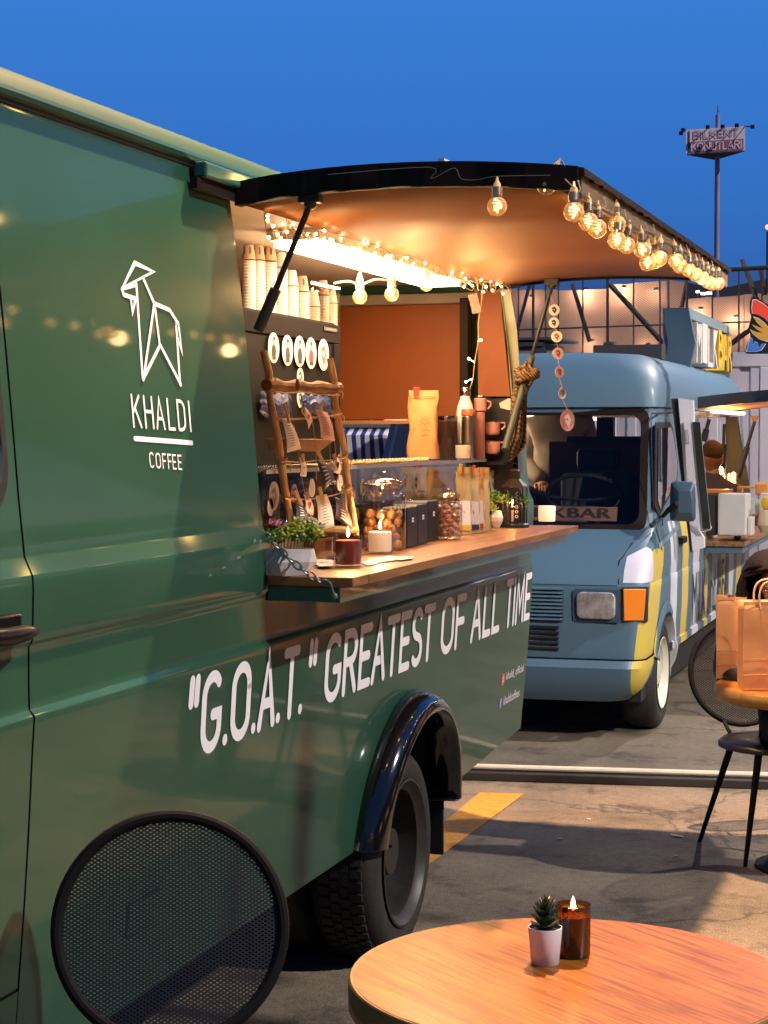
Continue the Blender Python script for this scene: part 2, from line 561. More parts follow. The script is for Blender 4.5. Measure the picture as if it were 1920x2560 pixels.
door = panel('cab_door', fr(1.9, 3.306, 6), .62, 2.40)
panel('side_panel', fr(3.314, YO0, 6), .42, 2.44)
panel('sill_panel', fr(1.6, 3.310, 4), .42, .612)
WC, WR = (5.86, .345), .455
AC = (6.00, .372)
# lower rear panel with a real wheel arch: rim vertices follow the circle
def arch_panel():
    mb = MB()
    zt = 1.30
    ys = fr(YO0, 7.755, 44)
    for y0, y1 in zip(ys, ys[1:]):
        def zb_(y):
            base = .42 + max(0, (y - 6.6)) * .045
            d = abs(y - AC[0])
            return max(base, AC[1] + math.sqrt(max(0, WR * WR - d * d))) if d < WR else base
        za0, za1 = zb_(y0), zb_(y1)
        zl = max(za0, za1)
        zs = [z for z in levels(.42, zt) if z > zl + .012]
        pts0 = [Vector((side(za0), y0, za0))] + [Vector((side(z), y0, z)) for z in zs]
        pts1 = [Vector((side(za1), y1, za1))] + [Vector((side(z), y1, z)) for z in zs]
        mb.grid([pts0, pts1])
    return mb
arch_panel().build('lower_rear_panel', paint, T, smooth=True, angle=50)
panel('header_panel', [YO0, 5.6, 6.6, 7.755], 2.395, 2.44)
# rear corner (rounded) and rear face
def corner(z0, z1_, name, y0=7.755):
    zs = levels(z0, z1_); rows = []
    for z in zs:
        s_ = side(z); yy = [(s_, y0), (s_ - .004, y0 + .018), (s_ - .014, y0 + .034), (s_ - .032, y0 + .044), (s_ - .16, y0 + .046)]
        rows.append([Vector((a, c, z)) for a, c in yy])
    return MB().grid(rows).build(name, paint, T, smooth=True, angle=60)
corner(.475, 2.44, 'rear_corner')
panel('rear_pillar', [7.60, 7.755], 1.30, 2.395)
rear = MB()
for (xa, xb, z0, z1_) in ((-1.99, -3.75, .475, 1.50), (-1.99, -3.75, 1.84, 2.44), (-3.10, -3.75, 1.50, 1.84), (-1.99, -2.06, 1.50, 1.84)):
    rear.box((xa, 7.775, z0), (xb, 7.80, z1_))
rear.build('rear_wall', paint, T)
far = MB().box((-3.74, 1.0, .45), (-3.70, 7.775, 2.44)); far.build('far_side_panel', paint, T)
# roof: long rounded profile
rp = [(-1.918, 2.472), (-1.930, 2.496), (-1.955, 2.520), (-2.0, 2.538), (-2.1, 2.556), (-2.4, 2.585), (-2.8, 2.595), (-3.2, 2.585), (-3.6, 2.54), (-3.72, 2.46)]
rows = [[Vector((x, y, z)) for (x, z) in rp] for y in (1.2, 3, 5, 7, 7.70)] + [[Vector((-2.8 + (x + 2.8) * .96, 7.80, z - .03)) for (x, z) in rp]]
MB().grid(rows).build('roof', mat('green_roof_paint', (.022, .072, .046), .6, spec=.08, coat=.0, var=.15, vscale=3), T, smooth=True, angle=60)
g = MB().tube([(-1.912, 1.2, 2.458), (-1.912, 4.2, 2.458), (-1.912, 7.75, 2.458)], .014, 8)
g.build('gutter_rail', paint, T, smooth=True)
g = MB().box((-1.924, 1.2, 2.435), (-1.914, 7.72, 2.447)); g.build('gutter_seal', rubber, T)
# hinge bar over the hatch
MB().box((-1.905, 4.36, 2.405), (-1.868, 4.98, 2.446)).build('hinge_bar', mat('green_hinge', (.03, .12, .085), .35, coat=.5), T, bevel=.006)
MB().box((-1.903, 4.34, 2.375), (-1.885, 7.6, 2.403)).build('hinge_seal', dark, T)
# underbody
u = MB().box((-1.95, 1.0, .36), (-3.6, 5.25, .47)); u.box((-1.95, 6.4, .40), (-3.6, 7.7, .50)); u.box((-2.5, 5.25, .36), (-3.1, 6.4, .47))
u.build('underbody', matte, T)
MB().tube([(-2.05, 4.95, .40), (-2.05, 5.28, .40)], .045, 12).build('fuel_neck', paint, T, smooth=True)
# wheel housing
wh = MB()
prof = [(AC[0] + .452 * cos(a), AC[1] + .452 * sin(a)) for a in [pi * i / 16 for i in range(17)]]
wh.grid([[Vector((-1.83, y, z)) for y, z in prof], [Vector((-2.5, y, z)) for y, z in prof]])
wh.build('wheel_housing', matte, T)
wh2 = MB().add([(-2.5, y, z) for y, z in prof], [tuple(range(17))]); wh2.build('wheel_housing_back', matte, T)
# fender flare
fl = MB(); rows = []
for i in range(33):
    a = rad(-16 + (212) * i / 32); a = rad(205) - (rad(205) + rad(25)) * i / 32
    ca, sa = cos(a), sin(a)
    sec = []
    for (r, dx) in ((.503, .0), (.500, .030), (.488, .062), (.470, .086), (.446, .098), (.428, .094), (.420, .05), (.418, -.02)):
        y = AC[0] + r * ca; z = AC[1] + r * sa
        z = max(z, .425)
        sec.append(Vector((side(max(z, .42)) + dx, y, z)))
    rows.append(sec)
fl.grid(rows)
fl.build('fender_flare', mat('black_gloss', (.006, .006, .007), .12, coat=1.0), T, smooth=True, angle=70, solid=.006)
MB().box((-1.84, 6.47, .20), (-2.10, 6.485, .62)).build('mud_flap', rubber, T)
# wheels
tyre_m = mat('tyre_rubber', (.022, .021, .020), .75, var=.4, vscale=20, bump=.4, bscale=90)
def wheel(cx, cy, cz, R, w, rimr, out_, par, rim_m, tread=True, deep=.09, holes=0, name='wheel'):
    """out_ = +1: outer face toward +X. cx = outer face plane"""
    tp = [(rimr * .98, -.012), (rimr * 1.06, .0), (R * .86, .004), (R * .93, -.006), (R * .975, -.022), (R, -.045), (R, -w + .045), (R * .975, -w + .02), (R * .9, -w), (rimr, -w + .01)]
    wb = MB().lathe([(r, h * out_) for r, h in tp], (cx, cy, cz), 48, 'X', closed=True)
    t_ = wb.build('tyre', tyre_m, par, smooth=True, angle=40)
    if tread:
        tb = MB()
        for k in range(56):
            a = 2 * pi * k / 56
            for (h0, h1, da) in ((-.038, -.075, 0), (-.082, -.11, .5), (-.118, -w + .082, 0), (-w + .075, -w + .04, .5)):
                a_ = a + da * 2 * pi / 56; wd = 2 * pi / 56 * .33
                pts = []
                for rr in (R - .004, R + .007):
                    for (hh, aa) in ((h0, a_ - wd), (h1, a_ - wd), (h1, a_ + wd), (h0, a_ + wd)):
                        pts.append((cx + hh * out_, cy + rr * cos(aa), cz + rr * sin(aa)))
                tb.hexa(pts)
        tr_ = tb.build('tread_blocks', tyre_m, t_); tr_['kind'] = 'stuff'
    rp_ = [(rimr * 1.03, .006), (rimr * 1.0, .008), (rimr * .97, .0), (rimr * .93, -.012), (rimr * .88, -.02), (rimr * .86, -deep * .6), (rimr * .80, -deep), (rimr * .5, -deep * 1.0), (rimr * .36, -deep * .72), (rimr * .32, -deep * .3), (0, -deep * .28)]
    rb = MB().lathe([(r, h * out_) for r, h in rp_], (cx, cy, cz), 48, 'X', caps=False)
    rm = rb.build('rim', rim_m, par, smooth=True, angle=25)
    nb = MB()
    for k in range(6):
        a = 2 * pi * k / 6 + .3
        nb.lathe([(.012, 0), (.012, .016), (.006, .02)], (cx + (-deep * .96) * out_, cy + rimr * .43 * cos(a), cz + rimr * .43 * sin(a)), 6, 'X')
    nb.build('wheel_nuts', rim_m, rm)
    return t_
w1 = thing_w = bpy.data.objects.new('wheel', None); COL.objects.link(w1); w1.parent = T
w1.location = Vector((-1.8, WC[0], WC[1])) - wl(T)
wheel(-1.80, WC[0], WC[1], .345, .225, .24, 1, w1, mat('dark_wheel_steel', (.045, .042, .04), .45, metal=.4, var=.4, vscale=12), deep=.15)
w2 = bpy.data.objects.new('wheel', None); COL.objects.link(w2); w2.parent = T
w2.location = Vector((-2.3, WC[0], WC[1])) - wl(T)
wheel(-2.07, WC[0], WC[1], .345, .225, .22, 1, w2, MATS['dark_wheel_steel'], deep=.1)
w2['label'] = 'inner twin rear wheel in shade'
w3 = bpy.data.objects.new('wheel', None); COL.objects.link(w3); w3.parent = T
w3.location = Vector((-3.6, WC[0], WC[1])) - wl(T)
wheel(-3.62, WC[0], WC[1], .345, .225, .22, -1, w3, MATS['dark_wheel_steel'], tread=False)
w3['label'] = 'rear wheel on the far side under the truck'
# door seam rubber, window, handle, fuel flap
def strip_on_side(pts, w, proud, name, m, par):
    """pts = [(y,z)] ; flat strip lying on the side sheet"""
    mb = MB(); ribbon(mb, pts, w, lambda u, v, l: Vector((side(v) + proud, u, v)), 0)
    return mb.build(name, m, par)
seam = MB().grid([[Vector((side(z) - .006, 3.300, z)), Vector((side(z) - .006, 3.320, z))] for z in levels(.60, 2.42)])
seam.build('door_seal', rubber, T)
MB().grid([[Vector((side(.606) - .006, y, .600)), Vector((side(.622) - .006, y, .630))] for y in (1.6, 3.31)]).build('door_seal', rubber, T)
def rrect(y0, y1, z0, z1_, r, n_=6):
    pts = []
    for cy, cz, a0 in ((y1 - r, z1_ - r, 0), (y0 + r, z1_ - r, 90), (y0 + r, z0 + r, 180), (y1 - r, z0 + r, 270)):
        for k in range(n_ + 1):
            a = rad(a0 + 90 * k / n_); pts.append((cy + r * cos(a), cz + r * sin(a)))
    return pts
def side_plate(pts, t0, t1, name, m, par):
    mb = MB(); k = len(pts)
    vs_ = [Vector((side(z) + t0, y, z)) for y, z in pts] + [Vector((side(z) + t1, y, z)) for y, z in pts]
    mb.add(vs_, [tuple(range(k, 2 * k))] + [(i, (i + 1) % k, k + (i + 1) % k, k + i) for i in range(k)])
    return mb.build(name, m, par)
side_plate(rrect(2.0, 3.262, 1.585, 2.12, .11), -.004, .010, 'window_seal', rubber, door)
side_plate(rrect(2.03, 3.240, 1.607, 2.098, .10), .006, .012, 'window_pane', mat('dark_glass', (.004, .004, .005), .04, coat=1.0), door)
hb = MB().tube([at((-60, 1600), X=-1.76), at((20, 1594), X=-1.752), at((62, 1583), X=-1.748), at((88, 1578), X=-1.755)], [.018, .020, .018, .010], 8)
hb.box((-1.80, 3.02, 1.345), (-1.765, 3.20, 1.40)).build('handle', mat('handle_black', (.003, .003, .004), .28, spec=.25), door, smooth=True, bevel=.004)
ff = [at(z7(*q), X=-1.84) for q in ((572, 1640), (700, 1575), (690, 1800), (555, 1870))]
fy = [(p.y, p.z) for p in ff]
y0_, y1_ = min(p[0] for p in fy), max(p[0] for p in fy); z0_, z1__ = min(p[1] for p in fy) + .02, max(p[1] for p in fy) - .02
side_plate(rrect(y0_, y1_, z0_, z1__, .012), -.004, .0015, 'fuel_flap_gap', rubber, T)
side_plate(rrect(y0_ + .005, y1_ - .005, z0_ + .005, z1__ - .005, .010), 0, .004, 'fuel_flap', paint, T)
# ---------------- lettering
white = mat('white_vinyl', (.88, .87, .90), .5)
LIFT = [.0014 + .0003 * k for k in range(8)]
def smap(y0, z0):
    return lambda u, v, l: Vector((side(z0 + v) + LIFT[l % 8], y0 + u, z0 + v))
def Yof(pxx, z): # Y on the side at that photo column
    X = side(z); a = (pxx - 960) / FPX
    r = _ray(pxx, 1280 + 0); return X / r[0] * r[1]
z0g = .957; hg = .195
def yo(o): return Yof(o / .864, 1.05)
for word, a, c in (('"', 402, 427), ('G.O.A.T.', 434, 655), ('"', 663, 683), ('GREATEST', 702, 936), ('OF', 953, 1004), ('ALL', 1019, 1080), ('TIME', 1093, 1145)):
    ya, yc = yo(a), yo(c)
    tx = MB(); stroke_text(tx, word, smap(ya, z0g), hg, yc - ya, wt=.155, sp=.06); tx.build('slogan_lettering', white, T)
# goat emblem, traced points of the flat vinyl logo laid on the panel
gt = MB()
def gl(pts, w=.0085, lv=0):
    P = [on_side(z6(*p)) for p in pts]
    ribbon(gt, [(p.y, p.z) for p in P], w, lambda u, v, l: Vector((side(v) + LIFT[l], u, v)), lv)
gl([(795, 610), (905, 662), (722, 758), (795, 610)], .013, 0)
gl([(718, 765), (800, 742)], .008, 1); gl([(718, 765), (728, 798), (800, 822)], .011, 2)
gl([(770, 818), (780, 905), (796, 830)], .010, 3)
gl([(804, 735), (842, 1300)], .011, 1)
gl([(845, 705), (908, 850)], .011, 4)
gl([(908, 850), (1000, 890), (1045, 962)], .011, 5)
gl([(906, 860), (842, 1300)], .011, 6)
gl([(912, 865), (942, 1100), (846, 1290)], .011, 3)
gl([(944, 1100), (1064, 1330)], .011, 7)
gl([(1064, 1330), (1040, 965)], .011, 0); gl([(1052, 965), (1074, 1140), (1050, 1060)], .010, 2)
gt.build('goat_emblem', white, T)
def word_px(mb, word, p0, p1, h, wt=.14):
    a, c = on_side(p0), on_side(p1)
    sl = (c.z - a.z)
    stroke_text(mb, word, lambda u, v, l: Vector((side(a.z + v + sl * u / (c.y - a.y)) + LIFT[l % 8], a.y + u, a.z + v + sl * u / (c.y - a.y))), h, c.y - a.y, wt, sp=.16)
kk = MB()
a = on_side(z6(785, 1585)); c = on_side(z6(770, 1385)); word_px(kk, 'KHALDI', z6(785, 1585), z6(1136, 1612), c.z - a.z, .105)
a = on_side(z6(882, 1822)); c = on_side(z6(882, 1730)); word_px(kk, 'COFFEE', z6(885, 1822), z6(1076, 1836), c.z - a.z, .12)
P = [on_side(z6(795, 1650)), on_side(z6(1135, 1676))]
ribbon(kk, [(p.y, p.z) for p in P], .012, lambda u, v, l: Vector((side(v) + LIFT[0], u, v)), 0)
kk.build('name_lettering', white, T)
# social handles
sm = MB()
for txt, pa, pb, pt in (('khaldi_official', z5(58, 985), z5(163, 935), z5(58, 930)), ('khaldicoffees', z5(42, 1130), z5(138, 1085), z5(42, 1078))):
    a, c, tt = on_side(pa), on_side(pb), on_side(pt)
    put_text(sm, txt, (tt.z - a.z), c.y - a.y, lambda u, v, l: Vector((side(a.z + v) + .0016, a.y + u, a.z + v)))
sm.build('handle_lettering', white, T)
for nm, pa, pt, colr in (('camera_icon', z5(30, 1010), z5(30, 930), (.75, .12, .10)), ('f_icon', z5(15, 1155), z5(15, 1080), (.12, .14, .5))):
    a, tt = on_side(pa), on_side(pt); h = (tt.z - a.z) * .82
    ic = side_plate(rrect(a.y, a.y + h, a.z, a.z + h, h * .25), 0, .0016, nm, mat(nm, colr, .5), T)
    w_ = MB()
    if nm == 'camera_icon':
        ribbon(w_, [(a.y + h * (.5 + .22 * cos(k * .6283)), a.z + h * (.5 + .22 * sin(k * .6283))) for k in range(11)], h * .09, lambda u, v, l: Vector((side(v) + .0024, u, v)), 0)
    else:
        put_text(w_, 'f', h * .8, h * .4, lambda u, v, l: Vector((side(a.z + v) + .0024, a.y + .3 * h + u, a.z + .1 * h + v)))
    w_.build('icon_mark', white, ic)

# ---------------- hatch
lin = mat('hatch_lining_ply', (.35, .118, .022), .55, var=.10, vscale=3, bump=.12, bscale=120)
HX0, HX1 = -1.885, -.955
def hz(x):  # top of the raised hatch: shallow arch
    u_ = (x - HX0) / (HX1 - HX0)
    return 2.418 + .072 * (u_ ** .9) * (1 - u_) * 1.6 + .002 * u_
hatch = bpy.data.objects.new('hatch', None); COL.objects.link(hatch); hatch.parent = T
hatch.location = Vector((-1.9, 6.1, 2.4)) - wl(T)
xs = fr(HX0, HX1, 14)
HY0, HY1 = 4.60, 7.58
top = MB().grid([[Vector((x, y, hz(x))) for x in xs] for y in (HY0, 5.6, 6.6, HY1)])
top.build('outer_skin', paint, hatch, smooth=True)
und = MB().grid([[Vector((x, y, hz(x) - .046)) for x in xs if x < -.97] for y in (HY0 + .02, 5.6, 6.6, HY1 - .02)])
und.build('lining', lin, hatch, smooth=True, solid=.004)
for y0, y1 in ((HY0 - .012, HY0 + .03), (HY1 - .03, HY1 + .012)):
    e = MB()
    for xa, xb in zip(xs, xs[1:]):
        e.hexa([(xa, y0, hz(xa) - .058), (xb, y0, hz(xb) - .058), (xb, y1, hz(xb) - .058), (xa, y1, hz(xa) - .058),
                (xa, y0, hz(xa) + .004), (xb, y0, hz(xb) + .004), (xb, y1, hz(xb) + .004), (xa, y1, hz(xa) + .004)])
    e.build('edge_seal', dark, hatch, smooth=True)
e = MB().box((HX1 - .012, HY0 + .03, hz(HX1) - .075), (HX1 + .002, HY1 - .03, hz(HX1) - .006))
e.build('front_rail', wood('rail_ply', (.20, .12, .05), (.34, .21, .10), (14, 1, 14), ring=4), hatch)
e = MB()
yy = fr(HY0, HY1, 24)
for ya, yb in zip(yy, yy[1:]):
    w_ = .004 * sin(ya * 9)
    e.hexa([(HX1 + .002, ya, hz(HX1) - .016 + w_), (HX1 + .016, ya, hz(HX1) - .018 + w_), (HX1 + .016, yb, hz(HX1) - .018 - w_), (HX1 + .002, yb, hz(HX1) - .016 - w_),
            (HX1 - .02, ya, hz(HX1) + .006), (HX1 + .014, ya, hz(HX1) + .001), (HX1 + .014, yb, hz(HX1) + .001), (HX1 - .02, yb, hz(HX1) + .006)])
e.build('rubber_lip', dark, hatch)
# gas struts
st_dark = mat('strut_black', (.02, .02, .02), .4); st_grey = mat('strut_green', (.07, .085, .06), .5)
def strut(pa, pm, pb, ball=False):
    s_ = bpy.data.objects.new('gas_strut', None); COL.objects.link(s_); s_.parent = T; s_.location = (0, 0, 0)
    MB().tube([pa, pm], .0085, 10).build('rod', st_dark, s_, smooth=True)
    MB().tube([pm, pb], .0155, 12).build('cylinder', st_grey, s_, smooth=True)
    bk = MB().ball(pa, .018, 10, 6); bk.box(pa + Vector((-.03, -.02, .0)), pa + Vector((.03, .02, .045)))
    bk.build('mount', st_dark, s_, bevel=.004)
    return s_
strut(at((776, 508), Y=4.64), at((690, 722), Y=4.66), on_side((646, 826), .02))
ST2 = (at((1380, 714), Y=7.50), at((1329, 893), Y=7.52), at((1262, 1125), X=-1.80))
strut(*ST2)
# ---------------- counter
ctw = wood('counter_oak', (.14, .052, .017), (.38, .17, .058), (9, 1.0, 9), ring=3.2, rough=.42)
ctr = bpy.data.objects.new('counter', None); COL.objects.link(ctr); ctr.parent = T; ctr.location = Vector((-1.8, 6, 1.35)) - wl(T)
CZ = 1.37
CX = -1.556
MB().box((CX, 4.60, CZ - .026), (-1.80, 4.735, CZ)).build('plank', wood('counter_oak_end', (.14, .052, .017), (.36, .16, .055), (1, 9, 9), ring=3.2), ctr, bevel=.003)
MB().box((-1.803, 4.64, CZ - .026), (-2.3, 4.735, CZ)).build('plank', MATS['counter_oak_end'], ctr, bevel=.003)
for i, (xa, xb) in enumerate(((CX, -1.685), (-1.687, -1.82), (-1.822, -1.96), (-1.962, -2.12), (-2.122, -2.3))):
    MB().box((xa, 4.739, CZ - .026 - (.001 * i % 3)), (xb, 7.52 if i < 2 else 7.58, CZ - .0012 * (i % 2))).build('plank', ctw, ctr, bevel=.002)
fg = mat('bracket_green', (.035, .14, .10), .3, metal=.3, coat=.6, var=.3, vscale=10)
MB().box((-1.80, 4.605, CZ - .066), (-1.595, 4.612, CZ - .031)).box((-1.80, 4.605, CZ - .034), (-1.595, 4.64, CZ - .030)).box((-1.80, 4.605, CZ - .068), (-1.595, 4.64, CZ - .063)).build('bracket', fg, ctr, bevel=.0015)
MB().box((-1.598, 4.60, CZ - .068), (-1.592, 7.45, CZ - .030)).box((-1.66, 4.64, CZ - .068), (-1.598, 7.45, CZ - .063)).build('support_rail', fg, ctr)
MB().box((-1.75, 4.7, CZ - .05), (-1.70, 7.45, CZ - .028)).build('cross_batten', matte, ctr)
# chain
chn = bpy.data.objects.new('chain', None); COL.objects.link(chn); chn.parent = T; chn.location = Vector((-1.8, 4.6, 1.45)) - wl(T)
steel = mat('chain_steel', (.36, .34, .31), .32, metal=1.0)
A = on_side((667, 1334), .012) + Vector((0, -.012, 0)); B = at((806, 1456), Y=4.585)
NL = 8
for k in range(NL):
    p = A.lerp(B, (k + .5) / NL) - Vector((0, 0, .012 * sin(pi * (k + .5) / NL)))
    d = (B - A).normalized(); L = (B - A).length / NL * .60
    side_ = Vector((0, 1, 0)).cross(d).normalized() if k % 2 == 0 else Vector((0, 1, 0))
    pts = []
    for j in range(14):
        a_ = 2 * pi * j / 14
        pts.append(p + d * (L * cos(a_)) + side_ * (.0085 * sin(a_)))
    MB().tube(pts, .0026, 6, closed=True).build('link', steel, chn, smooth=True)
hk = [B + Vector((-.004, -.006, -.004)), B + Vector((.008, -.006, .006)), B + Vector((.024, -.006, -.002)), B + Vector((.030, -.004, -.022)), B + Vector((.033, .004, -.036))]
MB().tube(crom(hk), .004, 8).ball(hk[-1], .009, 8, 6).build('hook', mat('hook_green', (.12, .2, .18), .35, metal=.6), chn, smooth=True)
# ---------------- interior
inn = mat('interior_white', (.72, .62, .52), .5)
org = mat('interior_orange_ply', (.29, .072, .009), .55, var=.12, vscale=4, bump=.1, bscale=90)
MB().box((-3.69, 3.9, .48), (-1.99, 7.77, .52)).build('floor_panel', matte, T)
MB().box((-3.69, 3.9, 2.405), (-1.94, 7.77, 2.43)).build('ceiling_panel', inn, T)
MB().box((-3.69, 3.9, .52), (-3.66, 7.77, 2.40)).build('interior_wall', mat('interior_brown', (.20, .09, .04), .6), T)
MB().box((-3.66, 3.86, .52), (-1.93, 3.90, 2.40)).build('bulkhead', mat('interior_brown', (.2, .09, .04), .6), T)
MB().box((-3.10, 7.745, 1.815), (-2.075, 7.765, 2.36)).build('rear_lining', org, T)
MB().box((-3.10, 7.70, 2.315), (-2.03, 7.742, 2.36)).build('rear_header', mat('header_grey', (.28, .24, .2), .5), T, bevel=.004)
MB().box((-3.12, 7.735, 1.795), (-2.06, 7.74, 1.81)).build('rear_trim', mat('trim_orange', (.6, .25, .08), .4), T)
p0, p1 = z1(1428, 790), z1(1605, 1370)
MB().add([at(z1(1425, 790), Y=7.66), at(z1(1545, 770), Y=7.66), at(z1(1605, 1370), Y=7.66), at(z1(1425, 1370), Y=7.66)], [(0, 1, 2, 3)]).build('pillar_lining', org, T, solid=.01)
MB().add([at(z1(1547, 775), Y=7.63), at(z1(1600, 770), Y=7.63), at(z1(1640, 1000), Y=7.63), at(z1(1660, 1250), Y=7.63), at(z1(1680, 1420), Y=7.63), at(z1(1612, 1400), Y=7.63), at(z1(1590, 1100), Y=7.63)], [(0, 1, 2, 3, 4, 5, 6)]).build('pillar_trim', mat('pillar_beige', (.30, .30, .20), .5), T, solid=.01)
MB().box((-2.09, 7.60, 1.55), (-2.055, 7.68, 2.33)).build('rear_post', dark, T)
MB().box((-2.09, 7.62, 1.38), (-1.86, 7.70, 1.86)).build('lower_rear_lining', mat('dark_panel', (.018, .014, .014), .5), T)
MB().box((-3.1, 7.62, 1.10), (-2.1, 7.70, 1.50)).build('rear_lower_wall', mat('dark_panel', (.018, .014, .014), .5), T)
# lit ceiling strip light
MB().box((-2.17, 5.55, 2.372), (-1.985, 7.30, 2.404)).build('lamp_housing', inn, T)
lamp = MB().box((-2.155, 5.58, 2.352), (-2.0, 7.27, 2.371))
lamp.build('lamp_tube', mat('lamp_glow', (1, .9, .8), .4, emis=(1.0, .68, .40), estr=36), T)
# ================================================================== THINGS IN AND ON THE TRUCK
def dep(v):
    return -v.x * sin(YAW) + v.y * cos(YAW)
def m_per_px(v): return dep(v) / FPX
# local frame facing the camera-ish direction for small props: right vector along photo's right at ground
RT = Vector((cos(YAW), sin(YAW), 0)); FWD = Vector((-sin(YAW), cos(YAW), 0)); UP = Vector((0, 0, 1))

# ---- drinks cabinet
CBX = -2.25
cA, cB = at(z1(165, 872), X=CBX), at(z1(655, 945), X=CBX)
ztop = cA.z
cab = thing('drinks_cabinet', 'black drinks cabinet with round portrait stickers behind the wooden ladder', 'cabinet', (CBX - .3, (cA.y + cB.y) / 2, .52))
yA, yB = cA.y - .25, cB.y
cbm = mat('cabinet_black', (.010, .008, .009), .8, var=.1, spec=.06)
MB().box((CBX - .60, yA, .52), (CBX - .02, yB, ztop)).build('body', cbm, cab, bevel=.008)
zs1 = at(z1(210, 1015), X=CBX).z
f1 = at(z1(635, 1060), X=CBX)
MB().box((CBX - .019, yA + .01, zs1), (CBX, yB - .004, ztop - .01)).build('top_fascia', cbm, cab, bevel=.003)
MB().box((CBX - .019, yB - .075, .54), (CBX, yB - .004, zs1 - .002)).build('door_frame', cbm, cab, bevel=.003)
MB().box((CBX - .016, yA + .01, .60), (CBX - .006, yB - .078, zs1 - .004)).build('door_panel', mat('cabinet_glass', (.005, .005, .006), .7, spec=.08), cab)
pA = at(z1(555, 978), X=CBX); pB = at(z1(630, 1012), X=CBX)
np_ = MB().box((CBX, pA.y, pB.z), (CBX + .004, pB.y, pA.z)).build('nameplate', mat('plate_black', (.006, .006, .006), .3), cab)
nm = MB(); put_text(nm, 'SAMSUNG', (pA.z - pB.z) * .42, (pB.y - pA.y) * .72, lambda u, v, l: Vector((CBX + .0055, pA.y + (pB.y - pA.y) * .15 + u, pB.z + (pA.z - pB.z) * .3 + v)))
nm.build('plate_lettering', mat('silver', (.6, .58, .55), .3, metal=.8), np_)
stick = mat('sticker_paper', (.74, .68, .64), .5, var=.08, vscale=40)
navy = mat('print_navy', (.02, .025, .06), .6); skin_p = mat('print_skin', (.45, .22, .15), .6); redp = mat('print_red', (.55, .03, .03), .6)
hairs = mat('print_hair', (.03, .015, .01), .7); greenp = mat('print_green', (.12, .22, .05), .6); blackp = mat('print_black', (.01, .01, .012), .6)
def disc(mb, X, cy, cz, ry, rz, n_=24):
    mb.add([Vector((X, cy + ry * cos(2 * pi * k / n_), cz + rz * sin(2 * pi * k / n_))) for k in range(n_)], [tuple(range(n_))])
def sticker(X, pc, wpx, hpx, par, kind, name='sticker', lab=None):
    c = at(pc, X=X); e = at((pc[0] + wpx / 2, pc[1]), X=X); f = at((pc[0], pc[1] - hpx / 2), X=X)
    ry, rz = abs(e.y - c.y), abs(f.z - c.z)
    r = (ry + rz) / 2
    mb = MB(); mb.lathe([(r, 0), (r, .0012), (0, .0012)], (X, c.y, c.z), 24, 'X')
    o = mb.build(name, stick, par)
    if lab: o['label'] = lab
    if kind == 'portrait':
        b_ = MB(); disc(b_, X + .0018, c.y, c.z - r * .25, r * .42, r * .52); b_.build('print_body', random.choice([navy, blackp, redp]), o)
        b_ = MB(); disc(b_, X + .0022, c.y, c.z + r * .42, r * .20, r * .26); b_.build('print_face', skin_p, o)
        b_ = MB(); disc(b_, X + .0026, c.y, c.z + r * .62, r * .22, r * .13); b_.build('print_hair', hairs, o)
        b_ = MB(); b_.box((X + .0024, c.y - r * .3, c.z - r * .78), (X + .0030, c.y + r * .3, c.z - r * .55)); b_.build('print_tag', blackp, o)
    elif kind:
        b_ = MB(); ribbon(b_, [(c.y - r * .35, c.z + r * .3), (c.y + r * .1, c.z + r * .45), (c.y + r * .3, c.z), (c.y, c.z - r * .5), (c.y - r * .3, c.z - r * .1)], r * .28, lambda u, v, l: Vector((X + .002, u, v)), 0)
        b_.build('print_mark', kind, o)
    return o
for i, (x, y) in enumerate([(277, 1098), (355, 1112), (423, 1118), (487, 1128), (557, 1137)]):
    sticker(CBX + .0005, z1(x, y), 60 * .446, 175 * .446, cab, 'portrait' if i < 4 else mat('print_brown', (.25, .1, .06), .6))
sticker(CBX - .004, za(508, 380), 20, 36, cab, navy); sticker(CBX - .004, za(510, 625), 22, 32, cab, navy)
# blue packs behind the cabinet glass
blue = mat('blue_foil', (.006, .025, .12), .5, spec=.3, var=.4, vscale=18, bump=.5, bscale=50)
for k, (x0, x1, y0, y1) in enumerate(((75, 420, 575, 840), (560, 880, 600, 800))):
    a, c = at(za(x0, y1), X=CBX + .01), at(za(x1, y0), X=CBX + .01)
    mb = MB(); NN = 14
    mb.grid([[Vector((CBX + .004 + .006 * noise.noise(Vector((i_ * .45 + k * 9, j_ * .45, 0))) + .014 * sin(pi * i_ / NN) * sin(pi * j_ / NN), a.y + (c.y - a.y) * j_ / NN + .008 * sin(i_ * 1.3), a.z + (c.z - a.z) * i_ / NN + .006 * sin(j_ * 1.7))) for j_ in range(NN + 1)] for i_ in range(NN + 1)])
    tag(mb.build('blue_bag', blue, None, smooth=True), ['crinkled blue foil bag behind the left rail of the wooden ladder', 'smaller blue foil bag behind the right rail of the ladder'][k], 'bag')
# cardboard tray behind the ladder
q = [at(za(*p), X=-2.0) for p in ((470, 1095), (925, 1095), (735, 1240), (500, 1230))]
tag(MB().ext(q, (-.10, 0, 0)).build('cardboard_tray', mat('cardboard', (.42, .22, .11), .7, var=.15, vscale=14), bevel=.002), 'tan cardboard tray with a slanting edge behind the ladder twine', 'tray')

